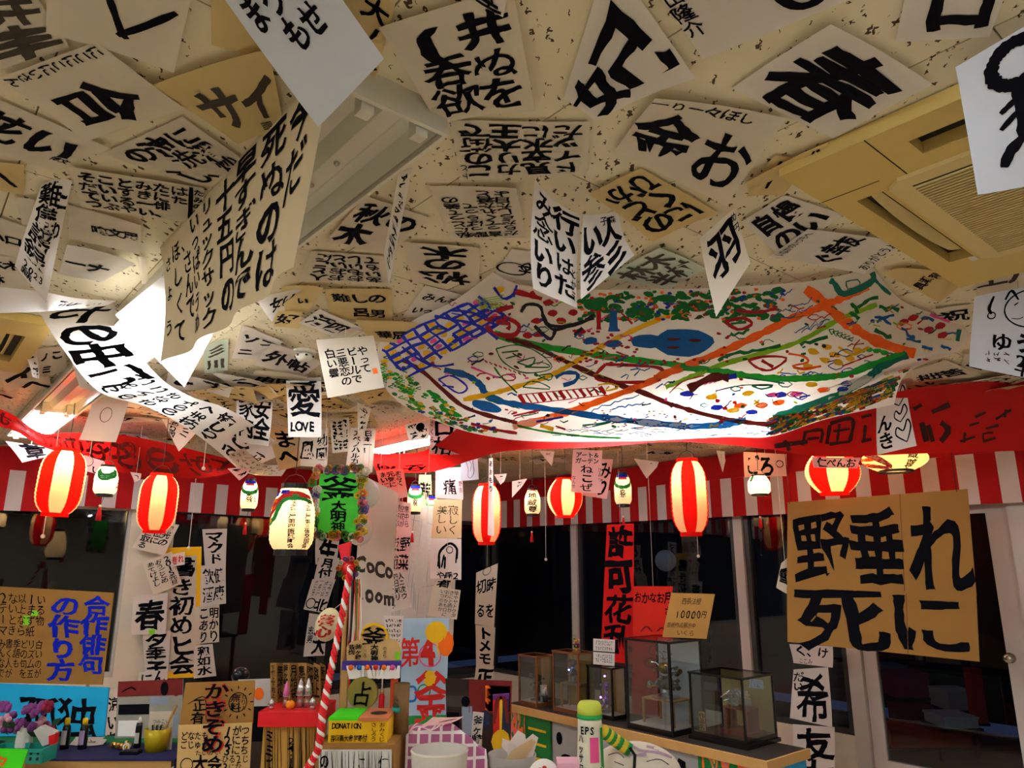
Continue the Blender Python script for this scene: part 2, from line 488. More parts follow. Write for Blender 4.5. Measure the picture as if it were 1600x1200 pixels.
# ---- windows, right wall
def window(name, wall, s0, s1, z0, z1, fm, fw=.045):
    e = bpy.data.objects.new(name, None); COL.objects.link(e); e['kind'] = 'structure'
    mid = (CORNER - (RD if wall == 'R' else LD) * ((s0 + s1) / 2)); e.location = (mid.x, mid.y, z0)
    for s in (s0 + fw / 2, s1 - fw / 2): post(MB(), wall, s, fw, z0, z1).build('window_frame', fm, e)
    rail(MB(), wall, s0 + fw, s1 - fw, z0, z0 + fw).build('window_frame', fm, e)
    rail(MB(), wall, s0 + fw, s1 - fw, z1 - fw, z1).build('window_frame', fm, e)
    rail(MB(), wall, s0 + fw, s1 - fw, z0 + fw, z1 - fw, .008).build('window_pane', M_GLASS, e)
    return e
wx = [0.06, sR(903), sR(1163), sR(1326)]
window('window_1', 'R', wx[0], wx[1] - .04, .3, HEAD, M_ALUD)
window('window_2', 'R', wx[1] + .04, wx[2] - .05, .3, HEAD, M_ALUD)
window('window_3', 'R', wx[2] + .05, wx[3] - .06, .3, HEAD, M_ALUD)
for k, s in enumerate(wx[1:]):
    struct(post(MB(), 'R', s, .09 if k < 2 else .11, 0, HEAD, .12).build('trim_%d' % (k + 1), M_ALU))
struct(rail(MB(), 'R', .02, wx[3] - .055, 0, .3, .1).build('baseboard_right', M_WALL))
# ---- glazed door, right wall
ds0, ds1 = wx[3] + .06, sR(1592)
d = bpy.data.objects.new('door_1', None); COL.objects.link(d); d['kind'] = 'structure'
dm = CORNER - RD * ((ds0 + ds1) / 2); d.location = (dm.x, dm.y, 0)
for s, w in ((ds0 + .05, .1), (ds1 - .07, .14)): post(MB(), 'R', s, w, .02, 2.05, .05).build('door_stile', M_ALU, d)
rail(MB(), 'R', ds0 + .1, ds1 - .14, .02, .16, .05).build('door_rail', M_ALU, d)
rail(MB(), 'R', ds0 + .1, ds1 - .14, 1.95, 2.05, .05).build('door_rail', M_ALU, d)
rail(MB(), 'R', ds0 + .1, ds1 - .14, .16, 1.95, .01).build('door_pane', M_GLASS, d)
kn = WR(1579, 1028, .03)
M_CHROME = mat('chrome', '#b9b4a8', .25, 1., var=.05)
kb = MB(); kb.lathe(kn, [(.034, 0), (.034, .008), (.014, .012), (.014, .035), (.026, .042), (.03, .055), (.027, .066), (.012, .071)], 20, -LD)
kb.build('door_knob', M_CHROME, d, True)
struct(post(MB(), 'R', ds1 + .06, .11, 0, HEAD, .12).build('trim_4', M_ALU))
struct(rail(MB(), 'R', ds1 + .12, LR, 0, HEAD, .12).build('wall_right_end', M_WALL))
# ---- windows, left wall
lx = [sL(192), sL(240), sL(262), sL(505), .1]
window('window_4', 'L', lx[0] + 2.6, lx[0] + .02, .62, HEAD, M_ALU)
window('window_5', 'L', lx[2], lx[3], .25, HEAD, M_ALUD)
window('window_6', 'L', lx[3] - .02, lx[4] + 1.0, .25, HEAD, M_ALUD)
window('window_7', 'L', lx[4] + .96, lx[4], .25, HEAD, M_ALUD)
struct(rail(MB(), 'L', lx[0], lx[2], 0, HEAD, .12).build('wall_left_pillar', M_WALL))
struct(rail(MB(), 'L', lx[0] + 2.6, lx[0], 0, .62, .12).build('wall_left_sill', M_WALL))
struct(rail(MB(), 'L', lx[2], .0, 0, .25, .1).build('baseboard_left', M_WALL))
struct(rail(MB(), 'L', LL, lx[0] + 2.6, 0, HEAD, .12).build('wall_left_end', M_WALL))
# dark yard outside
o1 = CORNER + RD * 3 + LD * 3
for nm, a, b, n in (('wall_outside_right', CORNER + LD * 3 + RD * 3, CORNER + LD * 3 - RD * 12, -LD), ('wall_outside_left', CORNER + RD * 3 - LD * 11, CORNER + RD * 3 + LD * 3, -RD)):
    wall_slab(nm, Vector((a.x, a.y, 0)), Vector((b.x, b.y, 0)), 0, 3.2, n, .1, M_NIGHT)
g = MB(); a = CORNER - RD * 12 + LD * 3; b = CORNER - LD * 11 + RD * 3
g.prism([Vector((p.x, p.y, -.12)) for p in (CORNER - RD * 12, a, o1, b, CORNER - LD * 11, CORNER)], (0, 0, .02))
struct(g.build('floor_outside', M_NIGHT))

# ================================================================== fluorescent fixtures on the ceiling
M_FIX = mat('fixture_enamel', '#d9d4c2', .4, var=.03)
M_REFL = mat('fixture_reflector', '#cfd2c4', .3, .35, var=.03)
M_TUBE = mat('lit_tube', '#eef4ff', .3, emit=TUBE_STRENGTH)
M_DEAD = mat('unlit_tube', '#d8d4c6', .35)
FIXT = []
def fixture(start, lit, label, tubes=True, L=1.25, group='ceiling fluorescent fixtures'):
    a = Vector((start[0], start[1], CEIL)); e = a + RD * L
    FIXT.append(Vector((start[0], start[1], CEIL)))
    t = thing('fluorescent_fixture', label, 'ceiling light', (a + e) / 2, group)
    X = LD; Z = Vector((0, 0, -1)); w = .115; h = .068
    mb = MB()                                            # two outer skirts
    for s in (-1, 1):
        mb.prism([a + X * s * w, a + X * s * (w - .006), a + X * s * (w + .004) + Z * h, a + X * s * (w + .014) + Z * h], e - a)
    mb.build('side_panel', M_FIX, t)
    for q, dr in ((a, -1), (e, 1)):
        mb = MB(); mb.prism([q - X * w, q + X * w, q + X * (w + .014) + Z * h, q - X * (w + .014) + Z * h], RD * dr * .012); mb.build('end_plate', M_FIX, t)
    mb = MB()                                            # folded reflector: ridge in the middle, valley either side
    prof = [(-w + .006, .062), (-.085, .02), (-.05, .02), (-.022, .052), (.022, .052), (.05, .02), (.085, .02), (w - .006, .062)]
    for (x0, z0), (x1, z1) in zip(prof, prof[1:]):
        mb.quad(a + X * x0 + Z * z0, a + X * x1 + Z * z1, e + X * x1 + Z * z1, e + X * x0 + Z * z0)
    mb.build('reflector', M_REFL, t)
    for x in (-.067, .067):
        for q, dr in ((a, 1), (e, -1)):
            MB().box(q + RD * dr * .02 + X * x + Z * .055, .03, .03, .06, (RD, LD, Vector((0, 0, 1)))).build('lamp_socket', M_FIX, t)
        if tubes:
            MB().cyl(a + RD * .035 + X * x + Z * .068, e - RD * .035 + X * x + Z * .068, .014, 10).build('tube', M_TUBE if lit else M_DEAD, t, True)
    for x, y in ((-.0, .28), (.0, .42)):
        MB().ball(a + RD * y + X * x + Z * .054, .008, 8, 4).build('screw', MAT_TAPE, t)
    return t
row1 = Vector((-.247, 1.383, 0))
def r1(k): return row1 + RD * k
fixture(r1(0), False, 'unlit fluorescent fixture with empty reflector beside the long hanging banner', False)
fixture(r1(1.30), True, 'lit fluorescent fixture behind the long hanging banner, glaring white')
fixture(r1(2.85), False, 'tubeless fluorescent fixture between two lit ones over the left windows', False)
fixture(r1(4.15), True, 'lit fluorescent fixture above the left end of the red cloth swag')
row2 = Vector((-.45, 5.42, 0))
fixture(row2, True, 'lit fluorescent fixture at the far ceiling above the green flower-edged plaque')
fixture(row2 - RD * 2.6 , True, 'lit fluorescent fixture hidden above the painted map cloth')
# rows the photograph does not show, over and behind the camera
for p in ((.95, -.1), (-1.9, -.6), (3.6, .6), (-3.4, 1.2), (2.0, -2.4)):
    fixture(p, True, 'lit fluorescent fixture in the rows behind the camera', True, 1.25, 'fixtures behind the camera')

# ================================================================== calligraphy sheets stuck to the ceiling
def R2(q): return [q[2], q[3], q[0], q[1]]          # text upside down in the picture
def RL(q): return [q[3], q[0], q[1], q[2]]          # text top towards the picture's left
def RR(q): return [q[1], q[2], q[3], q[0]]          # text top towards the picture's right
B = (.08, .06, .92, .94)
CE = [
 # pixels, writing, label, colour
 ([(330, -60), (420, -60), (420, 96), (330, 70)], [], 'blank yellowed sheet tucked beside the white sheet dangling by the fixture', 'yellow'),
 ([(545, -40), (618, 0), (584, 137), (520, 108)], [('v', ['大ノへ'], (.35, .05, .95, .8), .02)], 'yellowed sheet with few strokes half behind the dangling white sheet', 'yellow'),
 ([(-110, -20), (52, -14), (110, 76), (-60, 122)], [('h', ['井', '丰'], (.3, .02, 1.0, .95), .05, 'g')], 'sheet with two grey wash cross-hatched characters at the ceiling edge', 'cream'),
 ([(73, -120), (312, -60), (273, 104), (73, 46)], [('l', [(.4, .4), (.55, .78), (.6, .8)], .014), ('l', [(.52, .82), (.7, .66), (.92, .44)], .016)], 'sheet with one bold check-shaped stroke on the ceiling', 'cream'),
 ([(232, 130), (420, 66), (445, 198), (372, 216)], [('h', ['サイ'], (.1, .2, .98, .85), .035, 'g'), ('h', ['回回'], (.62, .82, .8, .98), .01)], 'yellow stained sheet with grey サイ overlapping the 合 sheet', 'yellow'),
 ([(150, 66), (290, 171), (135, 212), (-5, 122)], [('v', ['合'], (.34, .12, .95, .92), .03), ('v', ['にこにこにいさん'], (.02, .03, .15, .97), .01)], 'cream sheet with large 合 and a side column of small kana', 'cream'),
 ([(-40, 140), (174, 228), (86, 263), (-90, 215)], [('h', ['花い'], (.1, .02, .9, .9), .06), ('h', ['博文'], (.82, .55, .98, .85), .02)], 'sheet with thick-brushed 花 next to the hanging crumpled sheet', 'cream'),
 ([(160, 240), (285, 182), (398, 262), (318, 294)], [('h', ['の泣に', '、洗濯', 'し、炒'], B, .04)], 'sheet with three bold lines of brushed characters above the ruled haiku sheet', 'cream'),
 ([(-40, 245), (38, 258), (37, 304), (-40, 292)], [('l', [(.45, .3), (.7, .6), (.85, .75)], .012)], 'small yellow sheet with a single slanting stroke', 'yellow'),
 ([(107, 260), (319, 294), (315, 350), (128, 325)], [('h', ['そことみたは', 'だいすきにた', 'ているー俳', 'つぶやい、'], (.04, .05, .88, .95), .03), ('l', [(.9, .02), (.9, .98)], .014), ('v', ['たみのいの'], (.92, .05, 1.0, .95), .02)], 'haiku sheet of small lines ended by a thick black bar', 'cream'),
 ([(22, 308), (66, 309), (72, 352), (36, 344)], [], 'blank sheet corner beside the hanging crumpled sheet', 'cream'),
 ([(-60, 318), (42, 355), (28, 396), (-60, 388)], [('h', ['ハ口'], (.4, .1, 1., .9), .04)], 'sheet with hollow square 口 left of the crumpled hanging sheet', 'cream'),
 ([(105, 320), (221, 345), (220, 391), (108, 376)], [('h', ['喰文展'], (.3, .02, .98, .98), .03)], 'sheet brushed 喰文展 under the ruled haiku sheet', 'cream'),
 ([(-30, 396), (36, 398), (46, 446), (-30, 452)], [('h', ['林木', '林'], B, .06)], 'sheet crowded with heavy black strokes behind the crumpled sheet', 'cream'),
 ([(106, 375), (214, 405), (160, 441), (92, 428)], [('h', ['一ナ'], (.05, .2, .8, .9), .06)], 'white sheet with two short fat strokes below 喰文展', 'white'),
 ([(216, 398), (229, 401), (232, 446), (222, 440)], [], 'narrow torn paper strip hanging over the lit fixture edge', 'cream'),
 # middle
 ([(592, 38), (800, -22), (836, 164), (684, 185)], [('h', ['(井', '呑ぬ', '欲を'], (.1, .1, .95, .95), .035)], 'large sheet with flowing strokes and an opening bracket beside the unlit fixture', 'cream'),
 ([(738, -40), (798, -30), (786, 27), (744, 4)], [('h', ['墨'], B, .07)], 'sheet corner with solid black strokes above the flowing bracket sheet', 'white'),
 ([(880, 155), (950, -70), (1086, 112), (930, 180)], [('h', ['妃'], (.05, .08, .95, .95), .05)], 'curling sheet with huge angular 妃', 'white'),
 ([(1020, -30), (1240, -120), (1342, -6), (1098, 93)], [('v', ['山隆介'], (.0, .08, .14, .7), .01), ('l', [(.62, .3), (.66, .75), (.78, .86), (.93, .72)], .02)], 'sheet signed 隆介 along its edge with one broad stroke', 'white'),
 ([(1430, -90), (1592, -62), (1546, 57), (1399, 67)], [('h', ['口'], (.2, .15, .95, .85), .06)], 'sheet with bold square 口 beside the air conditioner', 'white'),
 ([(1297, 27), (1456, 122), (1303, 217), (1143, 138)], [('h', ['春'], (.1, .05, .95, .95), .075)], 'sheet with very thick blotted character overlapping the air conditioner', 'white'),
 ([(1165, 300), (1210, 243), (1272, 250), (1222, 306)], [('l', [(.2, .4), (.9, .25)], .012)], 'yellow sheet with one dash below the curled strip', 'yellow'),
 ([(1166, 276), (1294, 222), (1293, 240), (1168, 300)], [('h', ['ハ'], (.75, .1, .95, .9), .04)], 'curled yellow paper strip beside the air conditioner', 'yellow'),
 ([(1023, 143), (1229, 180), (1135, 318), (960, 237)], [('h', ['金お'], (.02, .2, .98, .9), .055), ('h', ['ーりー々ほし'], (.0, .02, .8, .14), .01)], 'sheet with bold お金 and a row of small kana', 'cream'),
 (R2([(703, 188), (921, 190), (918, 272), (720, 278)]), [('v', ['この街で', 'カリ大王', '見立水に', 'ドイッだ'], (.05, .05, .95, .95), .035), ('v', ['トと'], (.92, .02, .99, .3), .0)], 'wide sheet of four brushed columns beginning この街', 'cream'),
 (R2([(669, 291), (806, 286), (823, 371), (706, 376)]), [('v', ['私にとって美の', '酔っぱらって', '言ってくれた君と', 'だらだらした日よ'], B, .015)], 'sheet of four neat small columns starting 私にとって', 'cream'),
 ([(572, 303), (673, 341), (606, 395), (508, 375)], [('h', ['秋の', '木　'], (.05, .05, .95, .95), .06)], 'sheet with heavy 秋の木 next to the paper edge-on strip', 'cream'),
 (R2([(632, 376), (749, 384), (749, 444), (645, 441)]), [('v', ['松の木'], (.1, .02, .9, .98), .05)], 'sheet with heavy 松の木 under the neat four-column sheet', 'cream'),
 (R2([(487, 392), (600, 400), (611, 446), (467, 434)]), [('v', ['人とこに', 'おおいと', 'おもいし', 'あいもて'], B, .03)], 'sheet of four kana columns beside the long hanging banner', 'cream'),
 ([(508, 446), (612, 452), (613, 502), (516, 497)], [('h', ['難しの', '　呂男'], B, .035)], 'yellowed sheet with curly 難しの男 under the kana column sheet', 'yellow'),
 ([(440, 444), (506, 443), (482, 489), (446, 486)], [('h', ['い'], (.4, .3, .8, .8), .03)], 'plain yellow sheet under the glowing curled slip', 'yellow'),
 ([(430, 484), (472, 486), (468, 512), (428, 508)], [('h', ['好'], B, .05)], 'yellow slip with bold 好 near the smoke detector', 'yellow'),
 ([(500, 483), (568, 512), (520, 521), (466, 505)], [('h', ['活四'], B, .03)], 'white slip with 活四 below the curly yellowed sheet', 'white'),
 ([(555, 501), (652, 499), (640, 536), (580, 531)], [('h', ['華辰'], (.25, .3, .9, .95), .02)], 'yellowed sheet with 華辰 beside the painted map cloth', 'yellow'),
 ([(664, 446), (762, 468), (702, 492), (628, 496)], [('h', ['みんな', 'いっしょ'], B, .03)], 'sheet with みんな in slanting lines above the blue-brick map corner', 'white'),
 ([(770, 432), (800, 389), (838, 394), (832, 442)], [('o', (.4, .35), .05, .008), ('h', ['ゆ'], (.1, .5, .9, 1.), .05)], 'sheet with a ringed sketch and ゆ beside the folded white sheet', 'white'),
 (R2([(920, 296), (1002, 263), (1124, 330), (1019, 371)]), [('v', ['のどか', 'にくび'], B, .035)], 'yellow sheet with rounded のどか under the お金 sheet', 'yellow'),
 ([(946, 434), (1030, 380), (1103, 417), (1048, 451)], [('h', ['林木', '半村'], B, .02, 'g')], 'greenish lit sheet with 林 and 村 at the map cloth edge', 'green'),
 ([(1158, 346), (1226, 305), (1319, 335), (1222, 401)], [('h', ['自慢', 'のい'], B, .045)], 'sheet with bold 自慢 beside the dangling 羽 sheet', 'white'),
 ([(1200, 402), (1262, 358), (1414, 372), (1350, 422)], [('h', ['ぐ幸友'], (.08, .15, .95, .85), .04), ('h', ['いなかのいつもへ'], (.1, .0, .9, .13), .0), ('h', ['ありがとうよ'], (.1, .86, .9, 1.), .0)], 'sheet with 友 in large strokes by the map cloth corner', 'white'),
 ([(1380, 422), (1413, 412), (1521, 432), (1467, 473)], [('h', ['具瀬剤'], B, .015)], 'yellow sheet with thin 具瀬剤 below the air conditioner', 'yellow'),
 ([(1456, 481), (1521, 475), (1514, 500), (1480, 507)], [('h', ['祝'], B, .02)], 'sheet with 祝 between the map cloth and the face drawing', 'cream'),
 ([(1512, 424), (1620, 394), (1620, 450), (1532, 462)], [('h', ['工八'], (.05, .1, 1., .9), .05, 'g')], 'sheet with broad grey strokes above the face drawing', 'cream'),
 ([(1506, 548), (1585, 556), (1580, 592), (1500, 580)], [('h', ['ミミ'], B, .05)], 'sheet with short dashes under the face drawing', 'cream'),
 ([(1422, 578), (1478, 563), (1545, 590), (1430, 606)], [('h', ['拙苦'], B, .04)], 'sheet with 拙 above the right end of the red banner', 'cream'),
 ([(378, 508), (442, 531), (420, 562), (362, 560)], [('h', ['ソフ', 'ニ'], B, .05)], 'sheet with ソフニ behind the glare of the lit fixture', 'white'),
 ([(425, 531), (505, 562), (470, 592), (398, 568)], [('h', ['外帖'], B, .03)], 'sheet with 外帖 beside the smoke detector', 'white'),
 ([(400, 576), (482, 584), (452, 614), (380, 602)], [('h', ['申甲'], B, .04)], 'sheet with 申 above the 愛 LOVE sheet', 'cream'),
 ([(318, 536), (357, 530), (356, 577), (320, 582)], [('h', ['彡', '川'], B, .03, 'g')], 'pale green slip lit from behind with faint strokes', 'green'),
 ([(310, 596), (376, 588), (371, 641), (320, 640)], [('h', ['日', '四'], B, .04)], 'grey shaded sheet with 日 under the lit fixture', 'cream'),
 ([(55, 546), (100, 540), (106, 576), (62, 592)], [('h', ['ノこ', 'ミ'], B, .03)], 'folded sheet with short strokes beneath the left air conditioner', 'cream'),
 ([(-5, 572), (58, 570), (72, 590), (10, 610)], [('h', ['イ'], B, .03)], 'sheet with イ under the left air conditioner', 'cream'),
 ([(28, 592), (76, 588), (82, 606), (30, 612)], [('h', ['へ'], B, .05)], 'sheet with one arching stroke near the left lit fixture', 'cream'),
 ([(-20, 612), (28, 612), (24, 622), (-20, 624)], [('h', ['へ'], B, .05)], 'sliver of sheet at the left above the red cloth', 'cream'),
]
for px, tx, lb, col in CE: sheet(px, tx, lb, col)
# smaller sheets crowding the far ceiling
random.seed(21)
FAR = []
for k in range(400):
    if len(FAR) > 64: break
    x = random.uniform(20, 1590); y = random.uniform(585, 730)
    if y > 735 - abs(x - 780) * .09: continue
    if x > 1200 and y > 640: continue
    if 600 < x < 1420 and y < 690: continue
    c = PZ(x, y, CEIL)
    if any(abs((c - f0).dot(LD)) < .34 and -.25 < (c - f0).dot(RD) < 1.5 for f0 in FIXT): continue
    if any(abs(x - a) < 40 and abs(y - b) < 9 for a, b in FAR): continue
    FAR.append((x, y))
FARL = {0: 'small ceiling sheet among the crowd over the windows, three brushed columns', 1: 'small ceiling sheet among the crowd over the windows, two bold characters', 2: 'small yellowed ceiling sheet among the crowd over the windows'}
for x, y in FAR:
    c = PZ(x, y, CEIL - .02); a = random.uniform(-.5, .5) + random.choice((0, 1.57)); k = random.randrange(3)
    e1 = Vector((math.cos(a), math.sin(a), 0)) * .12; e2 = Vector((-math.sin(a), math.cos(a), 0)) * .165
    lay = 0
    q = [c - e1 + e2, c + e1 + e2, c + e1 - e2, c - e1 - e2]
    for P, l in LAYERED:
        if l >= lay and sat(q, P): lay = l + 1
    LAYERED.append((q, lay))
    q = [p + Vector((0, 0, .011 - .0075 * lay)) for p in q]
    S, W, H = quad_surface(q, .002, [random.choice((0, .02, .05)) for _ in range(4)], .001, x)
    o = MB().grid(S, 4, 4).build(NAMES, PAPER[('cream', 'white', 'yellow')[k]], None, True, loc=c)
    tag(o, FARL[k], 'paper sheet', 'crowded far ceiling sheets, ' + ('columns', 'bold', 'yellowed')[k])
    ink_onto(S, W, H, [('s', *((3, 5), (1, 2), (2, 4))[k], B, (.008, .03, .014)[k])], o)
random.seed(3)

# ================================================================== sheets that dangle below the ceiling
sheet([(330, -30), (440, -140), (600, 92), (497, 199)], [('h', ['まってに', '　もせ'], (.08, .15, .98, .62), .02)], 'white sheet with cool light in its tint dangling point down beside the unlit fixture', 'blue', drop=[.02, .0, .10, .16])
sheet([(1493, 105), (1640, 18), (1655, 280), (1528, 305)], [('o', (.62, .17), .042, .026), ('l', [(.62, .28), (.66, .48), (.63, .64)], .03), ('l', [(.6, .38), (.4, .44)], .014), ('l', [(.6, .46), (.38, .55)], .013), ('l', [(.64, .63), (.45, .72), (.36, .82)], .024), ('l', [(.63, .63), (.92, .64)], .03)], 'white sheet with looped character hanging under the air conditioner', 'blue', drop=[.05, .03, .20, .22])
sheet([(66, 284), (113, 280), (72, 473), (23, 415)], [('v', ['難儀謡録'], (.05, .02, .75, .8), .07), ('v', ['ニり'], (.7, .05, 1., .5), .05), ('h', ['2023', '臨臨'], (.15, .82, .8, .98), .015)], 'crumpled sheet hanging askew with dense black characters and 2023', 'white', drop=[0, 0, .18, .14], wave=.012)
sheet([(822, 288), (901, 341), (897, 483), (831, 452)], [('v', ['行いはた', 'み念いり'], (.05, .03, .95, .95), .03), ('v', ['とかミ'], (.86, .6, .98, .95), .01)], 'folded white sheet hanging in front of the map cloth, left half', 'white', D=[2.12, 2.3, 2.22, 2.06], string=False)
sheet([(903, 341), (961, 334), (986, 402), (906, 469)], [('h', ['い人', '参彡'], (.02, .1, .95, .98), .05), ('h', ['子森'], (.5, .05, .9, .2), .01)], 'folded white sheet hanging in front of the map cloth, right half', 'white', D=[2.28, 2.42, 2.42, 2.2], string=False)
sheet([(1093, 372), (1148, 325), (1171, 412), (1116, 496)], [('h', ['羽'], (.15, .05, .95, .75), .05), ('v', ['め円'], (.85, .02, .99, .4), .01)], 'cream sheet dangling point down with bold 羽', 'cream', D=[2.3, 2.22, 2.3, 2.34], string=False, curl=[0, 0, .02, .05])
sheet([(622, 272), (644, 262), (608, 446), (600, 398)], [('s', 1, 12, (.1, .02, .9, .95), .006)], 'sheet seen edge-on hanging between 秋の木 and 松の木', 'white', drop=[0, 0, .14, .11])
sheet([(398, 466), (483, 445), (440, 476), (425, 502)], [('h', ['女い'], (.25, .1, .95, .9), .04)], 'glowing curled slip near the lit fixture', 'white', drop=[.03, 0, .04, .09])
sheet([(494, 531), (584, 525), (601, 606), (512, 622)], [('v', ['やって', 'ビールで', '三悪恋の', '白い雲'], (.1, .18, .85, .85), .012), ('q', (.86, .62, .94, .72), 'o')], 'cream sheet with thin columns and a red seal hanging by the map', 'cream', D=2.95)
sheet([(447, 592), (503, 590), (503, 684), (451, 683)], [('h', ['愛'], (.05, .05, .98, .66), .055), ('h', ['LOVE'], (.05, .68, .8, .95), .05)], 'white sheet with bold 愛 above LOVE', 'white', D=5.0, sag=.0)
sheet([(371, 613), (427, 620), (422, 698), (370, 690)], [('v', ['安全', '家内'], (.05, .05, .95, .9), .04), ('d', (.55, .45), .012, .012)], 'white sheet hanging with 家内安全 in two columns', 'white', D=5.0)
sheet([(415, 664), (466, 670), (471, 728), (438, 736)], [('v', ['まへ'], (.1, .1, .9, .9), .03)], 'tan sheet with まへ hanging behind 家内安全', 'tan', D=5.6)
sheet([(470, 681), (514, 668), (511, 730), (463, 728)], [('h', ['風'], (.05, .2, .55, .8), .04), ('v', ['幼園'], (.6, .15, .98, .8), .02)], 'cream sheet with 風 hanging under the 愛 sheet', 'cream', D=5.5)
sheet([(517, 656), (546, 652), (546, 706), (520, 708)], [('s', 3, 8, B, .01)], 'crumpled sheet of scribbled columns beside 日本一', 'cream', D=5.6, wave=.02)
sheet([(548, 668), (588, 670), (582, 738), (540, 738)], [('v', ['日本一！', 'アベノハルカス'], B, .03)], 'sheet hanging with 日本一 beside a katakana column', 'cream', D=5.6)
sheet([(558, 628), (580, 640), (572, 672), (560, 680)], [('s', 1, 4, B, .006)], 'narrow pointed slip hanging below the red-seal sheet', 'cream', D=4.4)
sheet([(632, 664), (672, 655), (670, 686), (640, 690)], [('d', (.6, .3), .03, .03), ('s', 2, 3, B, .008)], 'shaded sheet with an eye-like blot behind 口格', 'cream', D=6.0)
sheet([(672, 655), (719, 655), (718, 711), (672, 710)], [('v', ['口格'], (.12, .02, .82, .98), .045), ('v', ['さくら'], (.0, .02, .14, .7), .01), ('v', ['とき'], (.84, .05, 1., .6), .01)], 'pinkish sheet with 口格 hanging beside the red cloth', 'pink', D=5.6)
sheet([(721, 687), (745, 684), (748, 749), (720, 752)], [('l', [(.4, .9), (.55, .95), (.75, .8), (.7, .55), (.9, .35), (.85, .12), (.55, .05), (.3, .2), (.25, .45), (.4, .7), (.4, .9)], .006, 'p'), ('l', [(.7, .2), (.45, .25), (.45, .5), (.6, .6), (.55, .8)], .005, 'p')], 'white sheet with an ear drawn in pale grey outline', 'blue', D=5.4)
sheet([(150, 618), (204, 620), (184, 692), (127, 688)], [('o', (.47, .42), .035, .004, 1.25, 'g')], 'white sheet with a thin drawn ring hanging before the left red cloth', 'white', D=4.9)
sheet([(255, 655), (321, 662), (281, 706), (262, 672)], [('v', ['シニ', 'あり図'], B, .02)], 'pointed slip with あり図 hanging before the left red cloth', 'white', D=5.0)
sheet([(105, 545), (140, 560), (166, 614), (125, 606)], [('l', [(.3, .3), (.5, .7)], .012, 'g'), ('l', [(.6, .4), (.4, .8)], .01, 'g')], 'glowing white corner of paper hanging below the left lit fixture', 'white', drop=[.02, .02, .12, .12])
sheet([(42, 556), (58, 553), (66, 594), (54, 590)], [('s', 1, 4, B, .006)], 'small curling slip hanging below the left air conditioner', 'white', D=3.7)
sheet([(12, 690), (88, 700), (80, 712), (36, 723)], [('h', ['草'], (.2, .0, .8, 1.), .05)], 'pinkish slip with bold 草 dangling above the striped curtain', 'pink', D=5.2)
sheet([(116, 706), (167, 722), (165, 744), (111, 730)], [('o', (.45, .25), .04, .005, 1.0), ('h', ['ルし'], (.1, .55, .9, 1.), .04), ('l', [(.05, .6), (.25, .45)], .012)], 'slip with a sketched face hanging between two red lanterns', 'pink', D=5.0)
sheet([(206, 738), (222, 740), (220, 750), (210, 754)], [('l', [(.3, .3), (.6, .4), (.7, .8)], .006)], 'tiny slip with a curve beside a red lantern', 'white', D=5.4)
sheet([(355, 732), (390, 730), (388, 740), (375, 751)], [('s', 1, 2, B, .01)], 'small pointed slip at the end of the left red cloth', 'pink', D=5.4)
sheet([(1366, 633), (1412, 600), (1431, 697), (1370, 711)], [('v', ['んき'], (.05, .28, .5, .95), .04), ('l', [(.75, .28), (.55, .15), (.62, .03), (.75, .12), (.9, .0), (.95, .14), (.75, .28)], .008), ('l', [(.72, .55), (.58, .44), (.64, .34), (.75, .42), (.88, .3), (.93, .42), (.72, .55)], .008), ('l', [(.78, .9), (.55, .75), (.6, .62), (.75, .7), (.9, .55), (.95, .68), (.78, .9)], .009)], 'white slip with three hearts hanging before the red banner', 'white', D=4.6)
sheet([(1521, 464), (1660, 436), (1664, 606), (1515, 572)], [('o', (.6, .25), .085, .006, .8), ('o', (.2, .3), .014, .005), ('l', [(.22, .05), (.17, .2), (.2, .28)], .012), ('l', [(.45, .2), (.5, .17)], .005), ('l', [(.42, .35), (.5, .36), (.55, .34)], .003), ('l', [(.35, .12), (.42, .02), (.5, .14)], .01), ('h', ['ゆうた'], (.2, .52, .95, .75), .03), ('h', ['24ち', '干名こ'], (.45, .76, .95, 1.), .02), ('s', 3, 2, (.14, .74, .42, .9), .003)], 'white sheet with a drawn child face over ゆう hanging by the right edge of the map', 'blue', D=2.65)
sheet([(895, 703), (941, 704), (939, 771), (892, 769)], [('h', ['アート＆', 'ガーデン'], (.1, .05, .9, .32), .015), ('v', ['ねこぜ'], (.25, .34, .75, .98), .03), ('v', ['なんせ'], (.02, .6, .14, .9), .0), ('v', ['ひみつ'], (.88, .4, 1., .75), .0)], 'pinkish hanging sheet lettered アート＆ガーデン ねこぜ before the round lantern', 'pink', D=5.7)
sheet([(918, 716), (958, 718), (948, 780), (908, 774)], [('v', ['みり'], (.5, .05, .98, .95), .04)], 'pinkish sheet half hidden behind the ねこぜ sheet', 'pink', D=6.2)
sheet([(1161, 706), (1228, 710), (1229, 744), (1163, 746)], [('h', ['ごろ'], (.05, .1, .7, .95), .04), ('o', (.84, .45), .03, .008)], 'pinkish sheet with ごろ hanging by the striped curtain', 'pink', D=6.2)
sheet([(1268, 714), (1343, 716), (1338, 732), (1270, 731)], [('h', ['仁ぺんお'], (.1, .05, .95, .95), .02)], 'orange-lit paper strip across the round lantern', 'pink', D=4.9)
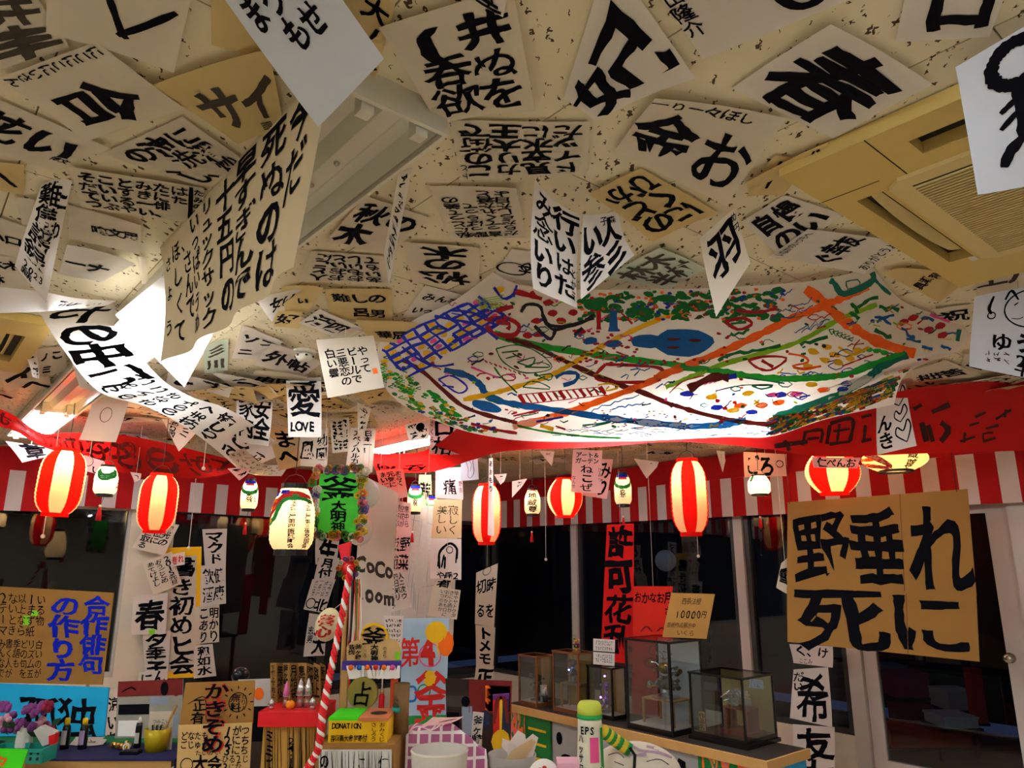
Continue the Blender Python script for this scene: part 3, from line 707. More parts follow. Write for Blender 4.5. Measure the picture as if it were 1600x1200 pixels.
for px in ([(842, 704), (866, 706), (864, 716), (862, 729)], [(990, 717), (1029, 722), (1026, 730), (1010, 748)], [(1118, 704), (1131, 706), (1133, 720), (1129, 738)], [(800, 752), (824, 748), (816, 760), (800, 778)], [(1536, 606), (1563, 610), (1562, 618), (1554, 631)], [(772, 742), (792, 740), (788, 752), (782, 758)], [(1540, 690), (1553, 690), (1551, 699), (1547, 706)]):
    sheet(px, [('s', 1, 2, (.3, .1, .8, .6), .006)], 'small white pointed paper pennant hanging near the far ceiling', 'white', D=5.0 if px[0][0] > 1500 else 6.4, name='paper_pennant', cat='pennant', group='pointed paper pennants', res=3)
sheet([(180, 492), (258, 428), (332, 524), (288, 606)], [('l', [(.1, .5), (.12, .8)], .004, 'p'), ('l', [(.5, .2), (.7, .24)], .004, 'p'), ('l', [(.3, .55), (.35, .95)], .006, 'g')], 'white sheet glowing under the lit fixture beside the long banner', 'white', drop=[.10, .10, .16, .18], curl=[0, 0, 0, 0])
# ---- long hanging banner beside the unlit fixture
def pix(p):                      # world point to photo pixel
    d = p - Vector((0, 0, EYE)); dep = d.y * CT + d.z * ST
    return 800 + FPX * d.x / dep, 600 - FPX * (d.z * CT - d.y * ST) / dep
def along(x):                    # where the banner line meets picture column x
    lo, hi = -.2, 3.5
    for _ in range(40):
        m = (lo + hi) / 2
        if pix(Vector((BL0.x, BL0.y, CEIL - .004)) + RD * m)[0] > x: lo = m
        else: hi = m
    return Vector((BL0.x, BL0.y, CEIL - .004)) + RD * lo
BL0 = row1 - LD * .165
a = along(250); b = along(522)
nb = LD
bc = [a, b, PV(474, 421, a, nb), PV(287, 572, a, nb)]
def banner_S(u, v, off=0.):
    S0, _, _ = BQ
    return S0(u, v, off + .010 * math.sin(u * 21 + v) * v)
M_BAN = mat('banner_paper', '#dcc9a0', .85, trans=.3, var=.04)
BQ = quad_surface(bc, .01, [0, 0, .02, .05])
o = MB().grid(banner_S, 40, 10).build('hanging_banner', M_BAN, None, True, loc=(a + b) / 2)
tag(o, 'long tan paper banner of brushed columns hanging from the ceiling by the fixture', 'banner')
W, H = BQ[1], BQ[2]
ink_onto(banner_S, W, H, [('v', ['今だ'], (.84, .03, .95, .62), .03), ('v', ['死ぬのは'], (.71, .05, .83, .95), .03), ('v', ['早すぎんで'], (.56, .03, .69, .96), .025), ('v', ['十五円の'], (.44, .05, .55, .92), .02), ('v', ['リュックサック'], (.34, .05, .42, .96), .012), ('v', ['いっぱいうめ'], (.245, .05, .32, .95), .012), ('v', ['、さんで'], (.165, .08, .235, .8), .01), ('v', ['ほしくて'], (.09, .08, .155, .95), .01), ('v', ['さよう'], (.03, .1, .08, .9), .01)], o)
# ---- long paper strips that swag under the fixtures
def swag(name, secs, m, txt, label, cat, n=48, w=10, fold=0., drape_txt=None):
    """secs: (pixel A, pixel B, drop A, drop B) stations along the cloth"""
    A = [PZ(*s[0], CEIL - .004 - s[2]) for s in secs]; Bp = [PZ(*s[1], CEIL - .004 - s[3]) for s in secs]
    def cr(P, t):
        k = min(int(t * (len(P) - 1)), len(P) - 2); f = t * (len(P) - 1) - k
        p0, p1, p2, p3 = P[max(k - 1, 0)], P[k], P[k + 1], P[min(k + 2, len(P) - 1)]
        return .5 * (2 * p1 + (p2 - p0) * f + (2 * p0 - 5 * p1 + 4 * p2 - p3) * f * f + (3 * p1 - p0 - 3 * p2 + p3) * f ** 3)
    def S(u, v, off=0.):                            # u across, v along
        v = min(max(v, 0), 1)
        a = cr(A, v); b = cr(Bp, v); p = a.lerp(b, u)
        t = cr(A, min(v + .01, 1)) - cr(A, max(v - .01, 0))
        nn = t.cross(b - a); nn.normalize()
        if nn.dot(Vector((0, 0, EYE)) - p) < 0: nn = -nn
        return p + nn * (off + fold * math.sin(u * 9 + v * 6))
    W = sum((x - y).length for x, y in zip(A, Bp)) / len(A); H = sum((x - y).length for x, y in zip(A, A[1:]))
    o = MB().grid(S, w, n).build(name, m, None, True, loc=(A[0] + Bp[-1]) / 2)
    tag(o, label, cat)
    ink_onto(S, W, H, txt, o)
    return o, S, W, H
swag('paper_swag', [((-30, 446), (-30, 490), .0, .05), ((60, 455), (60, 487), .05, .12), ((120, 466), (100, 484), .04, .09), ((182, 470), (165, 478), 0, .02)], PAPER['white'], [('s', 1, 3, (.3, .5, .8, .9), .008)], 'white rolled paper swagging before the left air conditioner', 'paper swag', 24, 6)
swag('paper_swag', [((176, 474), (60, 486), .0, .02), ((200, 530), (98, 545), .10, .12), ((250, 590), (155, 612), .2, .22), ((300, 620), (240, 640), .26, .30), ((372, 648), (322, 690), .24, .32), ((452, 705), (378, 738), .1, .2)], PAPER['white'], [('v', ['やの中に'], (.05, .0, .95, .4), .03), ('v', ['いのちの花ひらく', 'みんなのまつりは', 'ここちよく夜に'], (.08, .36, .95, .98), .03)], 'long white brushed paper strip swagging under the glaring fixture', 'paper swag')
swag('paper_swag', [((318, 640), (330, 650), .05, .05), ((372, 690), (342, 690), .2, .22), ((410, 724), (384, 738), .3, .32), ((452, 726), (440, 744), .2, .26)], PAPER['cream'], [('s', 3, 14, B, .006)], 'narrow cream paper strip of small scribbles hanging by 家内安全', 'paper swag', 24, 6)

# ================================================================== painted map cloth
def catmull(P, t):
    n = len(P) - 1; k = min(int(t * n), n - 1); f = t * n - k
    p0, p1, p2, p3 = P[max(k - 1, 0)], P[k], P[k + 1], P[min(k + 2, n)]
    return .5 * (2 * p1 + (p2 - p0) * f + (2 * p0 - 5 * p1 + 4 * p2 - p3) * f * f + (3 * p1 - p0 - 3 * p2 + p3) * f ** 3)
def curve_pts(L, n=40):
    P = [PZ(x, y, CEIL - .012 - d) for x, y, d in L]
    Q = [catmull(P, i / 200) for i in range(201)]
    acc = [0]
    for a, b in zip(Q, Q[1:]): acc.append(acc[-1] + (b - a).length)
    out = []; j = 0
    for i in range(n + 1):
        t = acc[-1] * i / n
        while j < 199 and acc[j + 1] < t: j += 1
        f = (t - acc[j]) / max(1e-9, acc[j + 1] - acc[j]); out.append(Q[j].lerp(Q[j + 1], f))
    return out
NM = 48
m_top = curve_pts([(770, 425, 0), (835, 449, .04), (1040, 452, .05), (1250, 441, .03), (1364, 419, 0)], NM)
m_bot = curve_pts([(700, 655, .18), (790, 686, .28), (960, 690, .36), (1130, 683, .36), (1205, 682, .33), (1290, 655, .25), (1397, 632, .2)], NM)
m_lef = curve_pts([(770, 425, 0), (705, 474, .03), (645, 502, .02), (592, 537, .0), (598, 600, .1), (640, 640, .15), (700, 655, .18)], NM)
m_rig = curve_pts([(1364, 419, 0), (1415, 473, .02), (1508, 515, 0), (1500, 545, .05), (1418, 580, .14), (1397, 632, .2)], NM)
def map_S(i, j):
    u, v = i / NM, j / NM
    a = m_top[i].lerp(m_bot[i], v) + m_lef[j].lerp(m_rig[j], u)
    c = m_top[0].lerp(m_top[NM], u).lerp(m_bot[0].lerp(m_bot[NM], u), v)
    p = a - c
    p.z -= .10 * math.sin(math.pi * u) * math.sin(math.pi * v)
    p.z += .008 * math.sin(u * 17 + v * 9) * math.sin(math.pi * v)
    return p
M_MAP = mat('map_canvas', '#e6ddcf', .85, trans=.5, var=.03)
mm = MB(); mm.add([map_S(i, j) for j in range(NM + 1) for i in range(NM + 1)], [(j * (NM + 1) + i, j * (NM + 1) + i + 1, (j + 1) * (NM + 1) + i + 1, (j + 1) * (NM + 1) + i) for j in range(NM) for i in range(NM)])
map_cloth = mm.build('painted_map_cloth', M_MAP, None, True, loc=map_S(0, 0))
tag(map_cloth, 'large white cloth painted with a colourful town map sagging below the ceiling', 'painted cloth')
map_bvh = BVHTree.FromPolygons([tuple(p) for p in mm.v], mm.f)
def cast(bvh, x, y, off=.003):
    o = Vector((0, 0, EYE)); d = ray(x, y).normalized()
    h = bvh.ray_cast(o, d)
    return None if h[0] is None else h[0] - d * off
PM = {k: mat('map_paint_' + k, c, .8, trans=.35, var=.15, scale=40) for k, c in dict(k='#23232b', b='#1a2bb0', r='#a8121c', n='#0f6b2c', g='#1d9a2e', o='#f06414', y='#e3b013', v='#5e140f', c='#0e5a9e', m='#e0509a', l='#86b81c', t='#157060').items()}
def paint(mb, bvh, pts, w, off=.003, rough=.25, closed=False):
    pts = [Vector((*p, 0)) for p in pts]
    if closed: pts = pts + [pts[0]]
    Q = []
    n = max(2, int(sum((a - b).length for a, b in zip(pts, pts[1:])) / 7))
    for i in range(n + 1): Q.append(catmull(pts, i / n) if len(pts) > 2 else pts[0].lerp(pts[1], i / n))
    prev = None
    for i, q in enumerate(Q):
        t = Q[min(i + 1, n)] - Q[max(i - 1, 0)]
        if t.length < 1e-6: continue
        t.normalize(); nn = Vector((-t.y, t.x, 0)); k = w / 2 * random.uniform(1 - rough, 1 + rough)
        a = cast(bvh, q.x + nn.x * k, q.y + nn.y * k, off); b = cast(bvh, q.x - nn.x * k, q.y - nn.y * k, off)
        if a is None or b is None: prev = None; continue
        if prev: mb.add([prev[0], prev[1], b, a], [(0, 1, 2, 3)])
        prev = (a, b)
def blot(mb, bvh, x, y, rx, ry, rot=0., off=.004, n=9):
    ca, sa = math.cos(rot), math.sin(rot); vs = []
    big = rx > 12; n = 18 if big else n
    ks = [random.uniform(.8, 1.15) if not big else random.uniform(.92, 1.06) for _ in range(n)]
    rings = (.3, .55, .8, 1.) if big else (1.,)
    for f in rings:
        for i in range(n):
            a = 2 * math.pi * i / n; p, q = rx * ks[i] * f * math.cos(a), ry * ks[i] * f * math.sin(a)
            h = cast(bvh, x + p * ca - q * sa, y + p * sa + q * ca, off)
            if h is None: return
            vs.append(h)
    fs = [tuple(range(n))]
    for r in range(len(rings) - 1): fs += [(r * n + i, r * n + (i + 1) % n, (r + 1) * n + (i + 1) % n, (r + 1) * n + i) for i in range(n)]
    mb.add(vs, fs)
def z1(*p): return [(580 + x / 3.333, 410 + y / 3.333) for x, y in p]
def z2(*p): return [(1040 + x / 3.333, 410 + y / 3.333) for x, y in p]
ROADS = [
 ('o', z2((690, 110), (800, 190), (850, 240), (950, 320), (1060, 390), (1180, 440), (1300, 475)), 13),
 ('o', z2((1055, 125), (900, 195), (790, 240), (640, 300), (500, 370), (330, 450), (180, 510), (-40, 595)) + z1((1480, 610), (1250, 700), (1020, 780), (830, 835), (740, 850)), 9),
 ('g', z1((640, 370), (760, 410), (900, 440), (1100, 470), (1300, 500), (1600, 535)) + z2((100, 550), (280, 565), (420, 590), (600, 605), (800, 600), (950, 580), (1080, 530), (1250, 470)), 8),
 ('y', z1((1600, 258), (1420, 330), (1250, 410), (1060, 520), (930, 590), (780, 640), (640, 680), (480, 715)), 6),
 ('v', z1((700, 395), (830, 430), (1000, 510), (1150, 580), (1300, 640), (1420, 680), (1560, 740)) + z2((50, 745), (200, 790), (400, 830), (640, 850), (740, 838)), 6),
 ('v', z1((160, 505), (270, 570), (370, 660), (480, 750), (620, 800), (760, 835)), 5),
 ('c', z1((380, 560), (500, 590), (570, 640), (600, 690), (700, 730), (900, 760), (1100, 790), (1300, 820), (1600, 850)) + z2((120, 855), (300, 845), (420, 820)), 8),
 ('l', z2((1100, 220), (900, 300), (700, 410), (500, 475), (300, 530), (120, 600), (0, 650)), 6),
 ('t', z2((1260, 480), (1130, 540), (1040, 610), (900, 690), (700, 760), (560, 810)), 9),
 ('t', z2((1070, 40), (1075, 100), (930, 165), (880, 110), (850, 90)), 7),
]
for c, p, w in ROADS:
    mb = MB(); paint(mb, map_bvh, p, w * 1.25, .003 + .0006 * random.random()); mb.build('painted_road', PM[c], map_cloth)
mot = {k: MB() for k in PM}
def P(c, pts, w=2.2, closed=False): paint(mot[c], map_bvh, pts, w, .0045, .3, closed)
def D(c, x, y, rx, ry, rot=0.): blot(mot[c], map_bvh, x, y, rx, ry, rot)
# pond with fish
for (x, y, rx, ry) in z1((1500, 430)) and [(1068, 535, 48, 22), (1012, 533, 28, 11)]: D('c', x, y, rx, ry)
D('c', 922, 533, 12, 6); D('c', 958, 537, 14, 6)
for x, y in ((1052, 530), (1052, 543), (1086, 532)): blot(mot['v'], map_bvh, x, y, 11, 2.6, 0, .006)
# blue brick town at the left tip
def brick(i, j): return (606 + i * 17.5 + j * 9 + random.uniform(-2.5, 2.5), 540 - i * 8.6 + j * 9.5 - i * j * .35 + random.uniform(-2, 2))
BK = [[brick(i - .6, j - .4) for j in range(6)] for i in range(10)]
for i in range(10):
    for j in range(6):
        if i < 9 and random.random() < .88: P('b', [BK[i][j], BK[i + 1][j]], random.uniform(3.4, 5.4))
        if j < 5 and random.random() < .88: P('b', [BK[i][j], BK[i][j + 1]], random.uniform(3.4, 5.4))
        if i < 9 and j < 5 and random.random() < .72:
            q = [BK[i][j], BK[i + 1][j], BK[i + 1][j + 1], BK[i][j + 1]]
            D(random.choice('yyym'), sum(p[0] for p in q) / 4, sum(p[1] for p in q) / 4, 6, 4, -.4)
for q in [z1((660, 80), (720, 60), (750, 150), (690, 190), (640, 130)), z1((700, 60), (760, 90), (740, 180)), z1((420, 250), (520, 260), (600, 300)), z1((330, 280), (440, 300), (560, 330), (660, 400)), z1((160, 440), (240, 500), (340, 540), (430, 530))]: P('b', q, 4)
for x, y in z1((665, 145), (780, 125), (500, 350)): D('y', x, y, 8, 5, -.4)
for i in range(6):
    P('l', z1((545 + i * 25, 190 + i * 4), (600 + i * 20, 255 - i * 6)), 1.4); P('l', z1((540 + i * 6, 200 + i * 9), (690 - i * 3, 170 + i * 12)), 1.2)
# red swirls and flowers
for q in [z1((600, 300), (700, 290), (770, 330), (740, 380), (640, 370), (600, 330)), z1((650, 310), (720, 320), (710, 350)), z1((650, 250), (740, 230)), z1((740, 150), (820, 170), (890, 190)), z1((820, 120), (850, 180))]: P('r', q, 7)
for q in [z1((780, 260), (810, 220), (880, 230), (900, 300), (950, 350), (1040, 330), (1160, 290)), z1((850, 330), (930, 400), (960, 350)), z1((890, 270), (940, 330), (1080, 320), (1160, 270)), z1((1060, 380), (1100, 340))]: P('k', q, 5)
for x, y in z1((860, 305), (920, 210), (990, 305), (1050, 262), (945, 265), (870, 375), (1090, 360), (815, 380)): D('r', x, y, 9, 5)
P('r', z1((1185, 250), (1185, 350)), 6); P('c', z1((1262, 250), (1262, 360)), 14); P('r', z1((1290, 250), (1360, 320)), 3); D('m', *z1((1265, 255))[0], 5, 4)
# woods along the top edge
for k in range(280):
    x = random.uniform(905, 1225); y = random.uniform(452, 500) + (0 if x > 960 else 5)
    if y > 500 - (x - 1060) * .02 and x < 1030: continue
    if random.random() < .5: D('n', x, y, random.uniform(5, 11), random.uniform(3, 5), random.uniform(-.6, .6))
    else: D(random.choice('nbonro'), x, y, 3.6, 2.4)
for x, y, rx, ry in ((1000, 487, 22, 9), (1090, 478, 18, 10), (1130, 470, 12, 7), (930, 475, 20, 10), (1040, 466, 16, 6)): D('n', x, y, rx, ry)
for k in range(110):
    x = random.uniform(895, 1140); y = 514 + random.uniform(0, 54)
    if (abs(x - 1060) < 62 and abs(y - 535) < 24): continue
    D('r', x, y, 3.2, 2)
# house outline, stadium, notes
P('r', z1((1220, 530), (1500, 550), (1470, 620), (1180, 610)), 5, True)
for q in [z1((1300, 600), (1340, 580), (1330, 610)), z1((1350, 560), (1400, 555), (1370, 590))]: P('c', q, 2)
P('c', z1((960, 600), (1010, 575), (1075, 580), (1060, 620), (1000, 640)), 6)
for i in range(13): P('r', z1((770 + i * 35, 690 - i * 3.5), (800 + i * 35, 735 - i * 4)), 3 if i % 3 else 6)
P('r', z1((765, 690), (1200, 648)), 1.4); P('r', z1((800, 738), (1230, 690)), 1.4)
P('y', z1((1180, 640), (1240, 630), (1290, 650), (1220, 670), (1240, 645)), 3)
for q in [z1((650, 450), (760, 430), (870, 470), (940, 550), (800, 575), (690, 520)), z1((680, 470), (770, 460)), z1((700, 500), (780, 480)), z1((760, 520), (850, 495), (830, 540)), z1((800, 545), (880, 520), (930, 545)), z1((870, 590), (940, 580), (930, 615)), z1((790, 650), (830, 620), (890, 630), (930, 660))]: P('n', q, 2, True)
for i in range(9): P('r', z1((590 + i * 25, 510 + i * 9), (605 + i * 25, 522 + i * 9)), 2, False)
P('r', z1((680, 590), (740, 580), (750, 610), (700, 615)), 2, True)
P('m', z1((520, 545), (660, 600)), 3); P('n', z1((640, 545), (680, 600), (760, 680)), 2.4)
P('b', z1((350, 610), (420, 590), (500, 650), (450, 680)), 3, True); P('b', z1((370, 640), (430, 650)), 3)
D('c', *z1((600, 750))[0], 25, 8, .25)
for q in [z1((740, 800), (830, 780), (880, 770)), z1((730, 790), (760, 780))]: P('r', q, 3)
for q in [z1((780, 800), (850, 790), (870, 780))]: P('n', q, 2)
P('b', z1((860, 830), (1000, 805)), 3)
# green gardens along the left rim
for k in range(260):
    x = random.uniform(598, 760); y = 556 + random.uniform(0, 62) + (x - 600) * .5
    if x > 640 and y < 560 + (x - 600) * .72: continue
    if random.random() < .6: P(random.choice('ngnl'), [(x - 5, y), (x, y - 3), (x + 6, y), (x, y + 3)], 1.6, True)
    else: D(random.choice('ggny'), x, y, 5, 2.6, .3)
for x, y in z1((180, 665), (330, 690), (390, 770), (250, 740), (440, 790)): D('g', x, y, 12, 4, .4)
for k in range(30):
    x = random.uniform(650, 780); y = 640 + (x - 650) * .28 + random.uniform(-6, 8)
    D(random.choice('ybrgb'), x, y, 4, 2)
# right half: brush notes, flowers, butterflies
def wig(c, pts, w=1.8, a=3, n=10):
    (x0, y0), (x1, y1) = pts
    P(c, [(x0 + (x1 - x0) * i / n + random.uniform(-a, a) * .6, y0 + (y1 - y0) * i / n + random.uniform(-a, a)) for i in range(n + 1)], w)
for q in [((520, 230), (660, 150)), ((540, 280), (760, 190)), ((600, 290), (760, 240)), ((660, 370), (850, 290)), ((700, 360), (830, 310))]: wig('c', z2(*q), 1.6, 5, 14)
P('r', z2((310, 310), (400, 290), (450, 320), (380, 350)), 5, True); P('n', z2((340, 320), (420, 310)), 4)
P('r', z2((370, 250), (480, 260), (580, 240)), 5)
for q in [((340, 380), (440, 350)), ((310, 480), (600, 440)), ((270, 510), (320, 490)), ((700, 430), (850, 380))]: wig('n', z2(*q), 5, 3, 8)
for i in range(6): P('n', z2((850 + i * 20, 350 + i * 10), (880 + i * 20, 350 + i * 8), (870 + i * 20, 380 + i * 6)), 2, True)
for q in [((1000, 230), (1110, 180)), ((1110, 230), (1220, 250)), ((970, 210), (1000, 260)), ((1090, 350), (1180, 390)), ((960, 270), (1010, 290))]: wig('n', z2(*q), 6, 3, 7)
for q in [((1090, 280), (1170, 320)), ((1100, 310), (1190, 270)), ((1230, 350), (1300, 400)), ((1330, 290), (1400, 300)), ((1330, 430), (1390, 450)), ((1430, 430), (1480, 450)), ((1250, 400), (1330, 420))]: wig('c', z2(*q), 4, 3, 6)
for x, y in z2((1290, 290), (1370, 350), (1430, 330), (1440, 380), (1240, 310)): D('r', x, y, 9, 5, -.4)
P('m', z2((1260, 215), (1400, 280), (1570, 340)), 4); P('t', z2((1530, 350), (1520, 410)), 7); P('t', z2((1080, 80), (1150, 150), (1240, 210)), 5)
P('t', z2((940, 100), (1000, 90), (1010, 120), (950, 140)), 2, True)
P('r', z2((430, 510), (520, 490), (630, 500), (550, 560), (480, 550)), 4, True); P('r', z2((500, 510), (560, 545)), 5)
P('o', z2((640, 475), (720, 490), (740, 520), (660, 540), (720, 555), (810, 540)), 4); P('r', z2((920, 540), (1080, 480)), 2)
for x, y in z2((770, 465), (840, 440), (740, 540), (830, 510), (900, 520), (960, 500), (1000, 460), (880, 480)): D('y', x, y, 9, 5, .2)
P('y', z2((900, 440), (980, 480), (1060, 440)), 4)
for q in [((950, 430), (1030, 420)), ((980, 450), (1010, 400))]: wig('r', z2(*q), 1.8, 3, 6)
for x, y in z2((1060, 455), (1100, 460), (1140, 470)): D('g', x, y, 7, 4)
for q in [((1030, 510), (1160, 540)), ((1160, 480), (1250, 500)), ((600, 570), (680, 580)), ((740, 585), (820, 575))]: wig('c', z2(*q), 1.6, 3, 10)
P('v', z2((120, 660), (240, 600), (330, 600)), 13); P('b', z2((300, 600), (370, 590)), 8); D('b', *z2((110, 685))[0], 11, 5)
for i in range(5): P('w' if 'w' in mot else 'm', z2((150 + i * 25, 650 - i * 6), (170 + i * 25, 640 - i * 6)), 2)
P('r', z2((20, 680), (90, 620), (200, 590)), 2); P('k', z2((260, 670), (400, 640), (560, 640)), 1.6); P('t', z2((450, 640), (560, 640), (500, 660)), 3, True); P('t', z2((410, 600), (620, 630)), 2.5)
for x, y, c in [(760, 635, 'y'), (820, 665, 'o'), (940, 630, 'b'), (920, 660, 'b'), (560, 690, 'm'), (680, 685, 'm'), (600, 690, 'b'), (390, 745, 'o'), (500, 745, 'o'), (590, 730, 'o'), (270, 755, 'b'), (450, 780, 'b'), (350, 770, 'y'), (430, 680, 'y'), (240, 700, 'y')]: D(c, *z2((x, y))[0], 10, 4.5, -.1)
for x, y in z2((310, 760), (290, 830), (270, 720), (360, 730)): D('r', x, y, 4, 3)
for k in range(300):                       # leafy rim at the lower right
    t = random.random(); x = 1205 + 215 * t; y = 670 - 78 * t ** 1.4 + random.uniform(-18, 12)
    P(random.choice('ynygocryvtt'), [(x - 9, y + 3), (x + 9, y - 4)], 3.6)
for k in range(80):
    x = random.uniform(860, 1200); y = random.uniform(668, 682)
    wig(random.choice('cbkkt'), ((x, y), (x + 12, y - 1)), .9, 1.5, 4)
for k in range(60):
    x = random.uniform(930, 1090); y = random.uniform(640, 668)
    D(random.choice('rykkc'), x, y, 2.2, .9)
for q in [((1140, 775), (1400, 690)), ((1480, 650), (1580, 620)), ((1250, 770), (1420, 730))]: wig('c', z1(*q), 2, 3, 16)
P('t', z1((1100, 850), (1180, 840), (1250, 830), (1150, 855)), 3); P('y', z1((880, 850), (950, 870)), 6)
P('g', z1((760, 850), (900, 880), (1100, 905), (1300, 915)), 3); P('r', z1((520, 840), (640, 870), (760, 890)), 5)
for k in range(240):                       # small brushed notes all over the town
    x = random.uniform(660, 1480); y = random.uniform(470, 670)
    if abs(x - 1060) < 70 and abs(y - 535) < 28: continue
    c = random.choice('nnccrrbytlko' if x > 1100 else 'nncrrbmlkv')
    if random.random() < .35: D(c, x, y, random.uniform(2.5, 5), random.uniform(1.6, 3), random.uniform(-.6, .6))
    else: wig(c, ((x, y), (x + random.uniform(8, 20), y + random.uniform(-7, 5))), random.choice((1.3, 1.8, 2.6)), 3, 6)
for k in range(26):                        # little outlined houses
    x = random.uniform(700, 1430); y = random.uniform(490, 640); w_ = random.uniform(6, 13)
    if abs(x - 1060) < 80 and abs(y - 535) < 34: continue
    P(random.choice('ncrbto'), [(x - w_, y), (x, y - w_ * .5), (x + w_, y), (x, y + w_ * .5)], 1.6, True)
for k, mb in mot.items():
    if mb.f:
        o = mb.build('painted_motifs', PM[k], map_cloth); o['kind'] = 'stuff'
for q in (m_top[0], m_top[NM], m_lef[int(NM * .5)], m_rig[int(NM * .45)], m_bot[NM // 4], m_bot[NM * 3 // 4], m_bot[NM]):
    if CEIL - q.z > .02: MB().tube([q, Vector((q.x, q.y, CEIL - .004))], .0015, 4).build('hanging_string', MAT_STRING, map_cloth)

# ================================================================== red cloth swags with black writing
swag('red_cloth', [((-40, 628), (-40, 660), .05, .2), ((14, 645), (20, 672), .12, .22), ((62, 676), (68, 698), .18, .26), ((112, 676), (120, 714), .14, .28), ((190, 680), (200, 740), .10, .3), ((290, 700), (315, 747), .15, .34), ((378, 722), (382, 732), .1, .2)], PAPER['red'], [('v', ['やいこにらゆめのおど'], (.1, .1, .9, .97), .02, 'v')], 'red cloth with dark brushed kana swagging along the left ceiling', 'banner', 40, 8, .004)
swag('red_cloth', [((575, 708), (588, 736), .12, .2), ((660, 705), (668, 738), .2, .3), ((740, 655), (742, 718), .15, .3), ((800, 672), (800, 704), .2, .33), ((930, 680), (935, 698), .22, .33), ((1050, 668), (1060, 690), .2, .32), ((1200, 660), (1200, 702), .18, .35), ((1300, 640), (1290, 713), .12, .32), ((1440, 606), (1440, 708), .06, .30), ((1660, 590), (1660, 702), .02, .28)], PAPER['red'], [('h', ['　す', '　ゆ'], (.2, .0, .9, .12), .02)], 'long red cloth with black characters stretched behind the painted map', 'banner', 70, 8, .003)
rb = bpy.data.objects['red_cloth.001']
rbv = BVHTree.FromPolygons([tuple(rb.matrix_basis @ v.co) for v in rb.data.vertices], [tuple(p.vertices) for p in rb.data.polygons])
mb = MB()
for q, w in [([(1210, 697), (1262, 690)], 7), ([(1226, 688), (1234, 704)], 6), ([(1258, 676), (1254, 696)], 5), ([(1256, 676), (1284, 672), (1282, 692)], 5), ([(1262, 686), (1280, 684)], 4), ([(1297, 664), (1292, 694)], 6), ([(1297, 662), (1332, 655), (1328, 690)], 6), ([(1302, 674), (1328, 670)], 4), ([(1312, 662), (1308, 690)], 4), ([(1296, 694), (1328, 690)], 5), ([(1346, 690), (1362, 686)], 6), ([(1352, 664), (1350, 690)], 5), ([(1346, 652), (1362, 648)], 5), ([(1440, 660), (1448, 690)], 8), ([(1450, 664), (1458, 690)], 7), ([(1470, 660), (1482, 672), (1470, 690)], 9), ([(1456, 644), (1484, 632)], 8), ([(1500, 690), (1524, 682)], 4), ([(1506, 692), (1508, 676)], 4), ([(1515, 665), (1530, 660)], 4), ([(1524, 652), (1540, 644)], 4), ([(1536, 690), (1556, 684)], 4), ([(1540, 670), (1560, 664)], 4), ([(1556, 655), (1580, 640)], 4), ([(1570, 652), (1572, 640)], 4), ([(1538, 690), (1536, 678), (1552, 676)], 3), ([(1428, 640), (1440, 632)], 6)]:
    paint(mb, rbv, q, w, .004)
if mb.f: mb.build('lettering', mat('ink_on_red', '#3a0808', .85), rb)['kind'] = 'stuff'

# ================================================================== red and white striped curtains over the windows
M_RED = mat('curtain_red', '#a90a0c', .85, trans=.2, var=.05)
M_WHT = mat('curtain_white', '#cfc2bb', .85, trans=.2, var=.03)
def curtain(label, wall, s0, s1, zb0, zb1, ztop=2.585, zband=2.36, pitch=.25, off=.16):
    d = -(RD if wall == 'R' else LD); nrm = -(LD if wall == 'R' else RD)
    base = CORNER + d * ((s0 + s1) / 2) + nrm * off
    t = thing('striped_curtain', label, 'curtain', (base.x, base.y, zb0))
    def pt(s, z):
        p = CORNER + d * s + nrm * (off + .012 * math.sin(s * 7) + .006 * math.sin(s * 19 + 1)); return Vector((p.x, p.y, z))
    n = 60
    band = MB(); band.grid(lambda u, v: pt(s0 + (s1 - s0) * u, ztop + (zband - ztop) * v + .006 * math.sin(u * 40) * (1 - v)), n, 3)
    band.build('top_band', M_RED, t, True)
    k = 0; s = s0
    while s < s1 - .01:
        e = min(s + pitch * (.47 if k % 2 else .53), s1)
        def z(v, s): return zband + (zb0 + (zb1 - zb0) * (s - s0) / (s1 - s0) - zband) * v
        MB().grid(lambda u, v: pt(s + (e - s) * u, z(v, s + (e - s) * u)), 4, 4).build('stripe', M_WHT if k % 2 else M_RED, t, True)
        s = e; k += 1
    return t
curtain('red and white striped curtain over the right windows and glazed door', 'R', .25, 8.4, 2.03, 1.99)
curtain('red and white striped curtain over the left windows', 'L', 1.1, sL(100), 2.03, 2.09)
curtain('lower red and white striped curtain piece over the leftmost window', 'L', sL(92), sL(92) + 2.6, 2.03, 2.0, off=.22, ztop=2.55)

